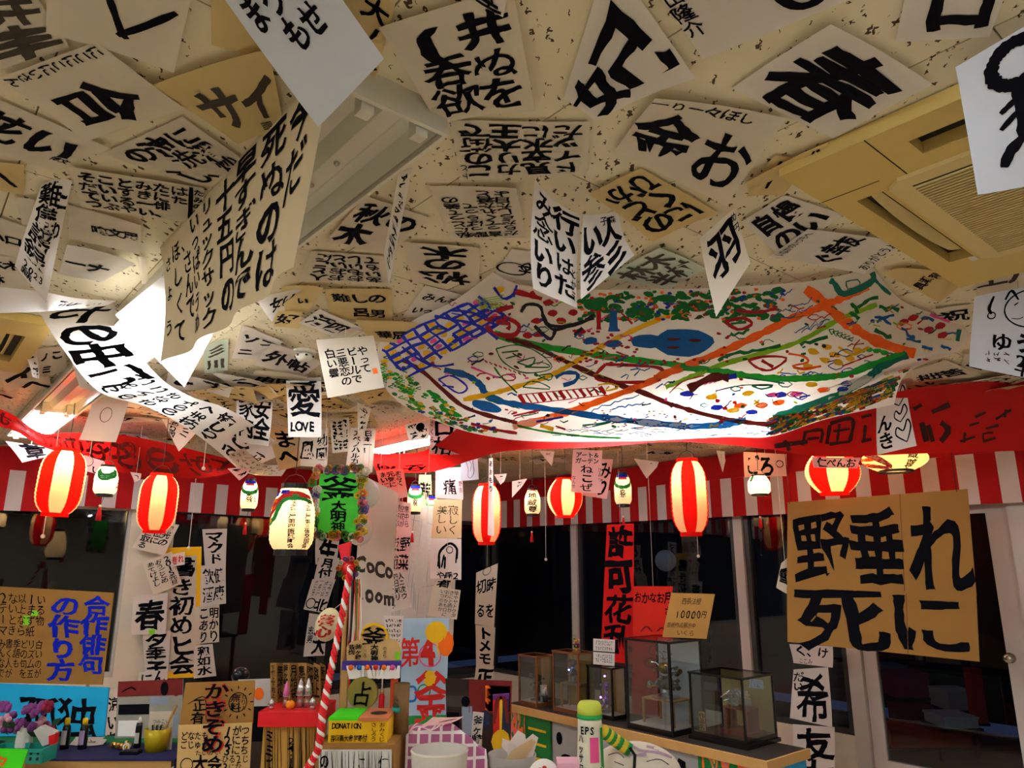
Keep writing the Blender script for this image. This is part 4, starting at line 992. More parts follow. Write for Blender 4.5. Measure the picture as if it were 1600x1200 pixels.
# ================================================================== paper lanterns
M_LR = mat('lantern_paper_red', '#e01208', .8, trans=.62, var=.04)
M_LW = mat('lantern_paper_white', '#f2dfb8', .8, trans=.62, var=.04)
M_LC = mat('lantern_paper_cream', '#efe6d4', .8, trans=.55, var=.03)
M_BLK = mat('lantern_ring_black', '#161414', .4)
M_BULB = mat('bulb_glass', '#ffdca0', .3, emit=14)
M_TASR = mat('tassel_red', '#b80f12', .8)
M_WIRE = mat('wire_black', '#1b1716', .6)
def lantern_profile(kind, R, H):
    pr = []; n = 30
    for i in range(n + 1):
        v = i / n
        if kind == 'round': r = R * (.34 + .66 * math.sin(math.pi * (.06 + .88 * v)) ** .75)
        elif kind == 'jar': r = R * min(1, .62 + .38 * math.sin(math.pi * min(v * 2.2, 1) / 2) if v < .45 else 1) * (1 if v < .8 else 1 - .25 * ((v - .8) / .2) ** 2)
        else: r = R * (1 - .42 * abs(2 * v - 1) ** 4.2)
        pr.append((r * (1.0 if i % 2 else .975), H * (1 - v)))
    return pr
def lantern(cx, top, bot, wpx, D, kind, label, group, power=1., stripes=8, ring=M_LR, tassel=None, art=None, phase=0., body=None, tilt=(0, 0), lit=True, name='paper_lantern'):
    pb = PD(cx, bot, D); ptp = PD(cx, top, D)
    R = wpx / 2 * D / FPX * (CT + (PD(cx, bot, D).z - EYE) / D * ST); H = (ptp.z - pb.z)
    base = Vector((pb.x, pb.y, pb.z)); ax = (Vector((tilt[0], tilt[1], 1))).normalized()
    t = thing(name, label, 'lantern', base, group)
    prof = lantern_profile(kind, R, H)
    xd = Vector((base.x, base.y, 0)).normalized() * -1
    seg = 32; mb = MB(); yd = ax.cross(xd)
    vs = []
    for r, h in prof:
        for k in range(seg):
            a = 2 * math.pi * (k + phase) / seg; vs.append(base + ax * h + (xd * math.cos(a) + yd * math.sin(a)) * r)
    mb.v = vs
    for i in range(len(prof) - 1):
        for k in range(seg):
            k2 = (k + 1) % seg; mb.f.append((i * seg + k, i * seg + k2, (i + 1) * seg + k2, (i + 1) * seg + k))
            mb.mi.append(1 if (stripes and (k * stripes // seg) % 2) else 0)
    mb.build('paper_body', [M_LR, M_LW] if stripes else (body or M_LC), t, True)
    r0, r1 = prof[0][0], prof[-1][0]
    hh = H * (.05 if ring is M_LR else .09)
    MB().lathe(base + ax * (H - .002), [(r0 * 1.02, 0), (r0 * 1.02, hh), (r0 * .8, hh)], 20, ax, cap=False).build('top_ring', ring, t)
    MB().lathe(base - ax * hh, [(r1 * .8, 0), (r1 * 1.02, 0), (r1 * 1.02, hh + .002)], 20, ax, cap=False).build('bottom_ring', ring, t)
    top_p = base + ax * (H + hh)
    MB().tube([top_p + yd * r0 * .9, top_p + yd * r0 * .5 + ax * R * .35, top_p + ax * R * .45, top_p - yd * r0 * .5 + ax * R * .35, top_p - yd * r0 * .9], .002, 5).build('wire_handle', M_WIRE, t)
    hp = top_p + ax * R * .45
    if CEIL - hp.z > .02: MB().tube([hp, Vector((hp.x, hp.y, (hp.z + CEIL) / 2)) + Vector((.005, 0, 0)), Vector((hp.x, hp.y, CEIL - .002))], .0025, 5).build('cord', M_WIRE, t)
    if lit:
        bp = base + ax * H * (.68 if kind == 'long' else .55)
        MB().ball(bp, min(.022, R * .3), 10, 6).build('bulb', M_BULB, t, True)
        ld = bpy.data.lights.new('bulb_light', 'POINT'); ld.energy = LANTERN_WATT * power; ld.color = (1, .62, .26); ld.shadow_soft_size = .03
        lo = bpy.data.objects.new('bulb_light', ld); COL.objects.link(lo); lo.parent = t; lo.location = bp - base + ax * .035
    if tassel:
        b0 = base - ax * hh; b1 = PD(cx + tassel[0], tassel[1], D)
        MB().tube([b0, b1 + Vector((0, 0, .03))], .0015, 4).build('tassel_string', M_WIRE, t)
        MB().ball(b1 + Vector((0, 0, .035)), .009, 8, 5).build('tassel_bead', M_LC, t)
        MB().lathe(b1 - Vector((0, 0, .05)), [(.016, 0), (.013, .04), (.007, .075), (.003, .082)], 10).build('tassel', M_TASR, t, True)
    if art:
        def S(u, v, off=0.):         # u: -.5..+.5 across the side that faces us
            f = min(max(v, 0), 1) * (len(prof) - 1); i = min(int(f), len(prof) - 2); q = f - i
            r = prof[i][0] * (1 - q) + prof[i + 1][0] * q; h = prof[i][1] * (1 - q) + prof[i + 1][1] * q
            a = (u - .5) * math.pi
            return base + ax * h + (xd * math.cos(a) + yd * math.sin(a)) * (r + off * 1.3 + .001)
        ink_onto(S, math.pi * R, H, art, t, 'lettering')
    return t
G1 = 'red and white striped lanterns'
lantern(86, 706, 802, 66, 4.5, 'long', 'long red and white striped lantern glowing white beside the leftmost curtain piece', G1, 1.6, tilt=(.05, 0), phase=2)
lantern(241, 744, 829, 58, 4.9, 'long', 'long red and white striped lantern above the tilted note on the pillar', G1, .7, tilt=(.02, 0), phase=2)
lantern(760, 760, 847, 46, 6.2, 'long', 'long red and white lantern with a paper strip across its front', G1, .8, phase=6)
lantern(883, 750, 806, 56, 5.9, 'round', 'round red and white striped lantern beside the ねこぜ sheet', G1, .8, phase=3)
lantern(1080, 722, 832, 58, 5.3, 'long', 'long red and white striped lantern in front of the middle right window', G1, 1.0, phase=6)
lantern(1304, 706, 770, 82, 5.1, 'round', 'large round red and white lantern above the cardboard 野垂れ死に sign', G1, 1.3, phase=3)
sheet([(764, 716), (770, 716), (772, 838), (762, 836)], [('v', ['あおもり'], (.1, .02, .9, .45), .02)], 'narrow white paper strip hanging across the red lantern', 'white', D=5.95, string=True)
lantern(1400, 700, 735, 96, 5.0, 'round', 'wide yellow and red lantern with black characters half behind the red banner', 'white paper lanterns', 1.0, stripes=0, ring=M_BLK, body=M_LW, art=[('v', ['蔵尊'], (.5, .3, .85, 1.), .05), ('l', [(.1, .2), (.3, .5), (.45, .95)], .04, 'r'), ('l', [(.0, .7), (.4, .98)], .03, 'r'), ('l', [(.05, .5), (.28, .6)], .025, 'o')])
GW = 'white paper lanterns'
ART = [('q', (.15, .0, .85, .1), 'b'), ('q', (.3, .1, .7, .18), 'r'), ('l', [(.05, .1), (.2, .35), (.5, .45), (.8, .35), (.95, .1)], .03, 'n'), ('v', ['祭'], (.4, .5, .6, .8), .01)]
lantern(163, 730, 772, 34, 4.4, 'jar', 'small white lantern with green swirl behind the sketched-face slip', GW, 1.1, 0, M_BLK, (-8, 800), [('l', [(.2, .1), (.4, .4), (.7, .3), (.8, .1)], .04, 'n'), ('s', 1, 5, (.75, .1, .95, .8), .004)])
lantern(388, 752, 795, 26, 5.8, 'jar', 'small bright lantern with flag-coloured top near the end of the left red cloth', GW, 1.0, 0, M_BLK, (-5, 825), ART + [('s', 2, 5, (.5, .2, .8, .8), .004)])
lantern(832, 766, 803, 25, 6.4, 'jar', 'small unlit lantern reading 地蔵尊 beside the round striped lantern', GW, .15, 0, M_BLK, (-1, 838), [('v', ['地蔵尊'], (.28, .1, .72, .95), .04), ('l', [(.1, .1), (.5, .02), (.9, .1)], .01, 'r')])
lantern(974, 742, 788, 27, 6.2, 'jar', 'small unlit lantern with blue checks and green bib right of the ねこぜ sheet', GW, .15, 0, M_BLK, (0, 814), ART)
lantern(648, 760, 800, 24, 6.2, 'jar', 'small unlit lantern with green bib beside the pink まいにち note', GW, .2, 0, M_BLK, (-4, 838), ART)
lantern(674, 776, 812, 20, 6.6, 'jar', 'small lantern half hidden behind the hanging column of pink and tan papers', GW, .5, 0, M_BLK, None, ART)
lantern(1187, 744, 772, 34, 6.0, 'jar', 'small bright lantern with green leaves under the ごろ sheet', GW, 1.3, 0, M_BLK, (1, 815), [('d', (.25, .15), .02, .03, 'n'), ('s', 1, 4, (.7, .1, .9, .7), .004)])
lantern(454, 764, 859, 68, 4.1, 'jar', 'large white lantern with two columns of characters and a painted rainbow side', GW, .8, 0, M_BLK, None, [('v', ['萩之茶屋第四振興町会'], (.42, .2, .56, .98), .02), ('v', ['萩之茶屋第三信交田会'], (.66, .2, .80, .98), .02), ('q', (.02, .04, .16, .14), 'b'), ('q', (.02, .18, .2, .36), 'o'), ('q', (.2, .04, .4, .1), 'b'), ('l', [(.1, .3), (.3, .14), (.55, .1), (.85, .16)], .03, 'r'), ('l', [(.0, .62), (.2, .5), (.32, .22), (.55, .16), (.85, .24)], .03, 'n'), ('l', [(.05, .5), (.15, .38), (.28, .2)], .03, 'r'), ('l', [(.02, .56), (.14, .52)], .03, 'y')])
# pull cords with little balls
for (x0, y0, x1, y1, D) in ((72, 815, 67, 838, 4.6), (853, 815, 853, 874, 6.6), (1091, 830, 1091, 869, 6.2), (295, 815, 295, 856, 6.0), (303, 690, 318, 732, 4.9)):
    b1 = PD(x1, y1, D); o = thing('pull_cord', 'thin pull cord ending in a small ball hanging by the striped curtain', 'pull cord', b1, 'pull cords')
    MB().tube([b1, Vector((b1.x, b1.y, CEIL - .002))], .0022, 4).build('cord', MAT_STRING, o); MB().ball(b1, .013, 10, 6).build('ball', M_LC, o, True)

# ================================================================== ceiling air conditioners, smoke detector
M_AC = mat('air_conditioner_plastic', '#c9ac62', .5, var=.03)
M_AC2 = mat('air_conditioner_panel', '#cfb87c', .5, var=.03)
M_DARK = mat('vent_dark', '#1a1712', .6)
def aircon(corner, label, A=1.21):
    """corner: the corner farthest along RD; sides run along LD and -RD"""
    c = Vector((corner.x, corner.y, CEIL)); X = LD; Y = -RD; Z = Vector((0, 0, -1)); k = A / 1.21
    t = thing('air_conditioner', label, 'air conditioner', c + X * A / 2 + Y * A / 2)
    def at(u, v, h): return c + X * (u * k) + Y * (v * k) + Z * h
    def slab(mb, u0, v0, u1, v1, h0, h1): return mb.prism([at(u0, v0, h0), at(u1, v0, h0), at(u1, v1, h0), at(u0, v1, h0)], Z * (h1 - h0))
    T = 1.21; h = .040
    us = (.085, .17, T - .17, T - .085); vs = (.065, .135, T - .135, T - .065); a0, a1 = .28, T - .28
    mb = MB()                                    # frame, split around the four outlet slots
    slab(mb, 0, 0, T, vs[0], .003, h); slab(mb, 0, vs[3], T, T, .003, h)
    slab(mb, 0, vs[0], us[0], vs[3], .003, h); slab(mb, us[3], vs[0], T, vs[3], .003, h)
    for (u0, v0, u1, v1) in ((us[0], vs[0], a0, a0), (a1, vs[0], us[3], a0), (us[0], a1, a0, vs[3]), (a1, a1, us[3], vs[3])): slab(mb, u0, v0, u1, v1, .003, h)
    slab(mb, us[1], a0, us[2], a1, .003, h); slab(mb, a0, vs[1], a1, a0, .003, h); slab(mb, a0, a1, a1, vs[2], .003, h)
    mb.build('frame', M_AC, t)
    for (u0, v0, u1, v1) in ((a0, vs[0], a1, vs[1]), (a0, vs[2], a1, vs[3]), (us[0], a0, us[1], a1), (us[2], a0, us[3], a1)):
        slab(MB(), u0, v0, u1, v1, .003, .006).build('outlet_slot', M_DARK, t)
        n = 14; mb = MB()                        # curved flap standing in the slot
        for i in range(n):
            f0, f1 = i / n, (i + 1) / n
            def rim(f, q): return .012 + q + .03 * math.sin(math.pi * f) ** .6
            w0, w1 = .022, .046
            if u1 - u0 > v1 - v0:
                L = u1 - u0 - .03; x0, x1 = u0 + .015 + L * f0, u0 + .015 + L * f1
                mb.quad(at(x0, v0 + w0, rim(f0, -.004)), at(x1, v0 + w0, rim(f1, -.004)), at(x1, v0 + w1, .012), at(x0, v0 + w1, .012))
            else:
                L = v1 - v0 - .03; x0, x1 = v0 + .015 + L * f0, v0 + .015 + L * f1
                mb.quad(at(u0 + w0, x0, rim(f0, -.004)), at(u0 + w0, x1, rim(f1, -.004)), at(u0 + w1, x1, .012), at(u0 + w1, x0, .012))
        mb.build('flap', M_AC2, t)
    p0, p1 = .235, T - .235; q0, q1 = .155, T - .155; r = .035
    MB().prism([at(p0 + r, q0, h), at(p1 - r, q0, h), at(p1, q0 + r, h), at(p1, q1 - r, h), at(p1 - r, q1, h), at(p0 + r, q1, h), at(p0, q1 - r, h), at(p0, q0 + r, h)], Z * .012).build('grille_panel', M_AC2, t)
    g0, g1, e0, e1 = .286, T - .286, .207, T - .207
    slab(MB(), g0, e0, g1, e1, h + .012, h + .0135).build('grille_back', M_DARK, t)
    n = 40
    for i in range(n):
        u = g0 + (g1 - g0) * (i + .5) / n
        slab(MB(), u - .0036, e0, u + .0036, e1, h + .0135, h + .017).build('grille_slat', M_AC2, t)
    for (u, v, u2, v2) in ((.0, .214, .235, .217), (.214, .0, .217, .155)): slab(MB(), u, v, u2, v2, h, h + .0008).build('seam', M_DARK, t)
    slab(MB(), .93, .118, .97, .138, h, h + .002).build('sticker', PAPER['white'], t)
    return t
c0 = PZ(1216, 254, CEIL); aircon(Vector((c0.x, c0.y, 0)), 'yellowed ceiling air conditioner with slatted grille and dark outlet slots', 1.21)
e0 = PZ(86, 497, CEIL); aircon(Vector((e0.x, e0.y, 0)) - LD * 1.0 + RD * 1.0, 'yellowed ceiling air conditioner behind the rolled paper swag', 1.0)
sd = PZ(476, 548, CEIL); o = thing('smoke_detector', 'round cream smoke detector on the ceiling among the sheets', 'smoke detector', sd)
MB().lathe(sd, [(.055, 0), (.055, .014), (.048, .018)], 20, (0, 0, -1)).build('base', M_FIX, o); MB().lathe(sd + Vector((0, 0, -.018)), [(.038, 0), (.042, .012), (.032, .028), (.01, .032)], 20, (0, 0, -1)).build('sensor_cap', M_FIX, o, True)
for k in range(6):
    a = k * math.pi / 3; MB().box(sd + Vector((math.cos(a) * .041, math.sin(a) * .041, -.03)), .01, .01, .008).build('vent', M_DARK, o)

# ================================================================== things in the lower half
def wl(px, off=.12): return [WL(x, y, off) for x, y in px]
def wr(px, off=.2): return [WR(x, y, off) for x, y in px]
def pd(px, D):
    Ds = D if isinstance(D, (list, tuple)) else [D] * 4
    return [PD(x, y, d) for (x, y), d in zip(px, Ds)]
def paper(c, txt, label, col='white', name=None, cat='paper sheet', group=None, curl=None, m=None, string=False):
    """like sheet(), for corners already in the room"""
    S, W, H = quad_surface(c, random.uniform(0, .006), curl or [random.uniform(0, .02) for _ in range(4)], .003, random.random() * 9)
    o = MB().grid(S, 6, 6).build(name or NAMES, m or PAPER[col], None, True, loc=sum(c, Vector()) / 4)
    tag(o, label, cat, group)
    ink_onto(S, W, H, txt, o)
    if string:
        t = (c[0] + c[1]) / 2; MB().tube([t, Vector((t.x, t.y, CEIL - .003))], .0015, 4).build('hanging_string', MAT_STRING, o)
    return o
def board(c, txt, label, m, th=.012, name='sign_board', cat='sign', extra=None, root=None):
    """stiff board with thickness; c = TL TR BR BL"""
    S, W, H = quad_surface(c)
    n = (S(.5, .5, 1) - S(.5, .5, 0)).normalized()
    mb = MB(); mb.prism(c, -n * th)
    o = mb.build(name, m, root, False, loc=(c[2] + c[3]) / 2)
    if root is None: tag(o, label, cat)
    ink_onto(S, W, H, txt, o)
    return o, S, W, H, n
def prop(o, c, z=0., m=None, w=.02):
    """two legs that carry a sign down to the surface z"""
    for a, b in ((c[0], c[3]), (c[1], c[2])):
        p = a.lerp(b, .5).lerp((c[0] + c[1]) / 2, .25); back = Vector((p.x, p.y + .03, p.z))
        MB().tube([back, Vector((back.x, back.y + .05, z))], w / 2, 6).build('leg', m or M_WOOD, o)
M_WOOD = mat('bare_wood', '#b98d52', .6, var=.15, scale=8)
M_WOODD = mat('dark_wood', '#6d3d1c', .45, var=.2, scale=10)
M_BLKW = mat('black_lacquer', '#14110f', .25, var=.1)
M_CARD = PAPER['card']; M_CARD2 = mat('cardboard_pale', '#cfa86a', .9, var=.05)
M_TEAL = mat('teal_plastic', '#23907f', .4)
M_NAVY = mat('navy_cloth', '#16194a', .9)
M_GREENC = mat('green_cloth', '#0d6a3c', .9)
M_SILV = mat('silver_metal', '#d4d2ce', .26, .9, var=.2, scale=60); M_DKM = mat('dark_metal', '#6f6c68', .35, .85, var=.2)
M_BRASS = mat('brass_metal', '#c39a4a', .3, 1., var=.1)
M_INKB = mat('ink_bottle_black', '#101014', .25)
M_YCAP = mat('yellow_cap', '#f0c70c', .4)
M_CYAN = mat('cyan_paint', '#12a9d8', .8, var=.18, scale=4)
M_CREAMP = mat('cream_plastic', '#e6dcc8', .5)
M_PURP = mat('petal_purple', '#7b3a78', .8, var=.2); M_PETR = mat('petal_dark_red', '#8c1a34', .8, var=.2); M_PETP = mat('petal_pink', '#d9a0b0', .8, var=.15); M_LEAF = mat('leaf_green', '#1d3f24', .7, var=.2)
M_REDP = mat('red_paint', '#d4101a', .5, var=.05)
M_LIME = mat('lime_card', '#3fd512', .8)
M_YEL = mat('yellow_paint', '#e8b60e', .7, var=.12, scale=20)

# ---- big cardboard sign hung over the door
def cardboard_sign():
    t = thing('cardboard_sign', 'large cardboard sign brushed 野垂れ死に hanging by strings before the door', 'sign', PD(1380, 1020, 5.05))
    up = pd([(1231, 785), (1512, 764), (1526, 931), (1230, 918)], [5.15, 4.95, 4.95, 5.15])
    lo = pd([(1230, 918), (1526, 931), (1531, 1034), (1231, 1003)], [5.15, 4.95, 4.95, 5.15])
    b1, S, W, H, n = board(up, [], '', M_CARD, .01, 'upper_board', root=t)
    ink_onto(S, W, H, [('h', ['野垂れ'], (.02, .04, .98, 1.04), .04)], b1, 'brushed_lettering')
    b2, S2, W2, H2, n = board([p - n * .004 for p in lo], [], '', M_CARD, .01, 'lower_board', root=t)
    ink_onto(S2, W2, H2, [('h', ['死に'], (.08, -.06, .98, 1.0), .045)], b2, 'brushed_lettering')
    for a, b in ((up[0], up[3]), (up[1], up[2])): pass
    MB().prism([S(.628, 0, .0012), S(.632, 0, .0012), S(.632, .99, .0012), S(.628, .99, .0012)], n * .0004).build('fold_seam', M_WOODD, t)
    MB().prism([S2(.636, .02, .0012), S2(.640, .02, .0012), S2(.640, 1, .0012), S2(.636, 1, .0012)], n * .0004).build('fold_seam', M_WOODD, t)
    for u in (.01, .94):
        p = S(u, .02); MB().tube([p, Vector((p.x, p.y, CEIL - .003))], .0025, 5).build('hanging_string', M_WIRE, t)
    return t
cardboard_sign()

# ---- papers on the pillar between the left windows
pp = [
 ([(258, 856), (314, 854), (312, 1058), (260, 1060)], [('v', ['書き初めヒ会'], (.1, .08, .82, .98), .04), ('q', (.86, 0, 1., 1.), 'y'), ('q', (0, 0, 1., .07), 'y'), ('q', (0, .95, 1, 1), 'y')], 'tall banner 書き初め bordered with yellow tape on the pillar', 'cream', .11),
 ([(222, 990), (266, 985), (262, 1056), (226, 1056)], [('v', ['夕季子'], (.1, .02, .9, .98), .035)], 'white strip 夕季子 beside the tall yellow-edged banner', 'white', .13),
 ([(207, 932), (262, 926), (258, 990), (205, 992)], [('v', ['春'], (.08, .1, .95, .9), .045), ('q', (.5, .88, .68, 1.), 'l')], 'white sheet with 春 on the pillar', 'white', .16),
 ([(222, 880), (268, 862), (284, 912), (240, 930)], [('v', ['2015元旦', 'おうごとめ', 'あてけよし'], B, .012)], 'cream note 2015元旦 on the pillar', 'cream', .18),
 ([(230, 815), (280, 820), (256, 868), (206, 856)], [('v', ['後光の', '温世に', '不仁取る'], B, .02)], 'tilted cream note on the pillar below a red lantern', 'cream', .16),
 ([(316, 827), (354, 826), (352, 886), (320, 884)], [('v', ['マクド'], B, .03)], 'white strip マクド right of the tall yellow-edged banner', 'white', .13),
 ([(314, 884), (352, 880), (353, 943), (313, 948)], [('v', ['健康', '飲酒'], B, .04)], 'white sheet 健康飲酒 right of the tall yellow-edged banner', 'white', .13),
 ([(305, 948), (342, 944), (342, 1003), (304, 1007)], [('v', ['明かり', 'こあり'], (.15, .05, .98, .98), .015)], 'cream sheet 明かり right of the tall yellow-edged banner', 'cream', .12),
 ([(303, 1008), (332, 1006), (338, 1056), (302, 1060)], [('v', ['和如水'], B, .03)], 'white sheet 和如水 at the foot of the pillar papers', 'white', .14),
 ([(216, 1050), (262, 1046), (260, 1072), (214, 1074)], [('h', ['にん'], B, .03)], 'white sheet low on the pillar partly behind the photo poster', 'white', .15),
 ([(166, 1078), (186, 1076), (184, 1180), (160, 1180)], [('v', ['涼いち'], (.2, .1, .98, .9), .03)], 'white strip with 涼 between blue board and photo poster', 'white', .2),
]
for px, tx, lb, col, off in pp: paper(wl(px, off), tx, lb, col)
o = paper(wl([(266, 867), (289, 862), (288, 882), (267, 886)], .2), [('h', ['巻れ'], B, .03, 'r')], 'small white oval tag with red marks on the note 2015元旦', 'white')
# papers around the far glass
for px, tx, lb, col, off in [
 ([(492, 840), (530, 842), (526, 880), (492, 882)], [('v', ['生'], (.2, .05, .95, .95), .03)], 'grey sheet 生 below the green plaque', 'white', .3),
 ([(498, 868), (530, 872), (522, 905), (490, 905)], [('v', ['月付'], B, .03)], 'grey tilted sheet under the 生 sheet', 'white', .34),
 ([(488, 905), (524, 905), (506, 958), (474, 952)], [('s', 4, 6, (.1, .05, .95, .55), .004), ('o', (.25, .78), .05, .012), ('h', ['北'], (.45, .6, .98, .98), .03)], 'tilted sheet with a swirl and 北', 'white', .36),
 ([(482, 958), (512, 962), (506, 1024), (474, 1026)], [('v', ['人大'], (.4, .02, .98, .98), .03), ('v', ['志男'], (.05, .3, .35, .7), .01)], 'white sheet with 大 left of the twisted rope', 'white', .34),
]: paper(wl(px, off), tx, lb, col)
paper(pd([(744, 895), (778, 880), (772, 980), (742, 975)], 7.6), [('v', ['時を', '切る'], (.05, .1, .95, .95), .05), ('o', (.5, .05), .04, .006)], 'cream strip 時を切る in the dark corner window', 'cream', string=True)
paper(pd([(743, 976), (774, 980), (771, 1040), (744, 1040)], 7.6), [('v', ['トメモ'], (.15, .02, .85, .98), .04)], 'cream strip トメ under the 時を切る strip', 'cream')
paper(pd([(744, 1040), (772, 1040), (770, 1072), (740, 1072)], 7.6), [('v', ['正'], (.1, .1, .98, .98), .055)], 'cream strip 正 at the bottom of the dark corner window', 'cream')
# chain of sheets on the door frame
for px, tx, lb in [
 ([(1235, 1006), (1303, 1010), (1302, 1043), (1240, 1036)], [('h', ['く、け'], (.1, .05, .9, .6), .03), ('h', ['ここみ'], (.15, .7, .5, .98), .0)], 'white sheet ここみ just under the large cardboard sign'),
 ([(1240, 1046), (1296, 1042), (1302, 1136), (1234, 1122)], [('v', ['希'], (.15, .1, .98, .98), .045), ('v', ['だい'], (.02, .05, .3, .45), .02)], 'white sheet with bold 希 on the door frame'),
 ([(1240, 1131), (1304, 1136), (1306, 1240), (1240, 1240)], [('v', ['友力'], (.15, .05, .95, .98), .035)], 'white sheet 友力 under the 希 sheet'),
]: paper(wr(px, .3), tx, lb)
paper(pd([(1220, 880), (1232, 870), (1232, 930), (1212, 918)], 5.2), [('v', ['雪'], B, .03)], 'small sheet peeping out behind the large cardboard sign', 'cream', string=True)
# notes that hang in the middle
MID = [
 ([(655, 742), (674, 742), (676, 832), (650, 828)], [('v', ['荒れ'], (.1, .1, .95, .9), .035)], 'tan strip brushed 荒 behind a small lantern', 'tan', 6.6),
 ([(588, 736), (630, 732), (638, 776), (598, 784)], [('v', ['まるく', '元気に', 'まいにちき'], B, .03)], 'pink note 元気に まいにち hanging below the red cloth', 'pink', 6.0),
 ([(616, 782), (642, 786), (642, 838), (612, 838)], [('v', ['恵中ら', '空花が', '想好卒'], (.1, .1, .9, .75), .0), ('q', (.15, .82, .25, .92), 'o')], 'pinkish note of thin columns with a small red seal', 'pink', 6.05),
 ([(612, 838), (641, 836), (638, 894), (606, 892)], [('h', ['反野', '苑菜'], (.0, .02, 1., .98), .04)], 'note with bold 野菜 below the thin column note', 'pink', 6.0),
 ([(605, 894), (630, 890), (644, 948), (604, 958)], [('v', ['人ニ次ウ', '四日知リ', 'おってまわ'], B, .015)], 'white note of thin columns hanging under 野菜', 'white', 5.9),
 ([(681, 733), (722, 730), (724, 781), (680, 778)], [('v', ['痛'], (.3, .35, .75, .85), .03), ('v', ['野吉'], (.85, .4, .98, .8), .0)], 'pink note with 痛, top of the hanging paper column', 'pink', 5.9),
 ([(678, 780), (722, 781), (721, 841), (674, 840)], [('v', ['寂しく', '美しい'], (.12, .15, .9, .9), -.008)], 'tan note 寂しく in the middle of the hanging paper column', 'tan', 5.9),
 ([(673, 841), (721, 842), (721, 906), (672, 904)], [('l', [(.3, .75), (.28, .4), (.42, .22), (.65, .12), (.85, .25), (.85, .5)], .02), ('l', [(.24, .7), (.3, .45)], .016), ('l', [(.36, .72), (.44, .4)], .016), ('l', [(.46, .75), (.48, .45)], .016), ('o', (.62, .28), .025, .007), ('l', [(.85, .3), (.82, .6)], .014), ('h', ['や岳２'], (.2, .82, .95, 1.), .03)], 'white sheet with an inked ape drawing, bottom of the hanging paper column', 'white', 5.9),
 ([(684, 906), (708, 904), (704, 922), (676, 918)], [('h', ['有'], B, .04)], 'narrow sheet with 有 under the ape drawing', 'cream', 6.0),
 ([(676, 916), (720, 922), (714, 968), (668, 962)], [('v', ['早やヤトクタ', 'きにと昨か', 'おわかもロに', 'いつのあか'], (.3, .05, .95, .95), .0)], 'creased cream note of neat columns under the ape drawing', 'cream', 5.8),
 ([(600, 962), (631, 962), (626, 1034), (602, 1030)], [('s', 6, 8, B, .003)], 'pale printed form behind the face-shaped shrine board', 'white', 4.6),
]
for px, tx, lb, col, D in MID: paper(pd(px, D), tx, lb, col, string=True)
# cloths behind the shrine
M_WCL = mat('white_cloth', '#ddd6c8', .9, trans=.2, var=.04)
M_GMAP = mat('grey_map_paper', '#b9b5a8', .85, var=.12, scale=30)
c = pd([(612, 790), (716, 790), (708, 1000), (604, 1000)], 6.4)
S, W, H = quad_surface(c, .0, [0] * 4, .01); o = MB().grid(S, 8, 8).build('wall_map', M_GMAP, None, True, loc=c[0]); tag(o, 'grey printed city map sheet hanging behind the notes', 'map')
mb = MB()
for k in range(40):
    u, v = random.random(), random.random(); a = random.choice((0, 1.57)) + random.uniform(-.2, .2)
    q = [(u, v), (u + .2 * math.cos(a), v + .2 * math.sin(a))]
    if all(0 < x < 1 and 0 < y < 1 for x, y in q): put_stroke(mb, S, q, .004, W, H)
x = mb.build('map_lines', INKS['p'], o); x['kind'] = 'stuff'
MB().tube([S(.5, 0), Vector((S(.5, 0).x, S(.5, 0).y, CEIL - .003))], .002, 4).build('hanging_string', MAT_STRING, o)
paper(pd([(566, 742), (622, 770), (606, 1060), (545, 1060)], 5.4), [('h', ['CoCo'], (.0, .36, 1.0, .52), .05, 'g'), ('h', ['Room'], (.0, .5, 1.05, .66), .05, 'g')], 'tall white cloth lettered CoCo Room hanging behind the shrine', 'white', 'cloth_banner', 'banner', m=M_WCL, string=True)
M_SKYC = mat('painted_sky_cloth', '#a3bdcf', .85, var=.15, scale=5)
paper(pd([(626, 966), (702, 965), (697, 1130), (627, 1132)], 5.0), [('v', ['第'], (.0, .1, .4, .55), .05, .4, 'r'), ('h', ['4'], (.38, .12, .75, .5), .06, 'r'), ('v', ['釜'], (.3, .5, 1.0, 1.02), .05, .4, 'r'), ('d', (.74, .14), .07, .07, 'y'), ('d', (.95, .25), .05, .08, 'o'), ('l', [(.74, .22), (.82, .38)], .01, 'y'), ('q', (0, .92, 1, 1), 'n'), ('d', (.62, .58), .04, .05, 'y'), ('o', (.5, .7), .04, .01, 1, 'n'), ('l', [(.05, .66), (.3, .66), (.3, .78), (.05, .78)], .015, 'c'), ('o', (.62, .36), .07, .008, 1, 'm')], 'painted cloth with red 第4 and 釜 over a pale sky', 'white', 'cloth_banner', 'banner', m=M_SKYC, string=True)
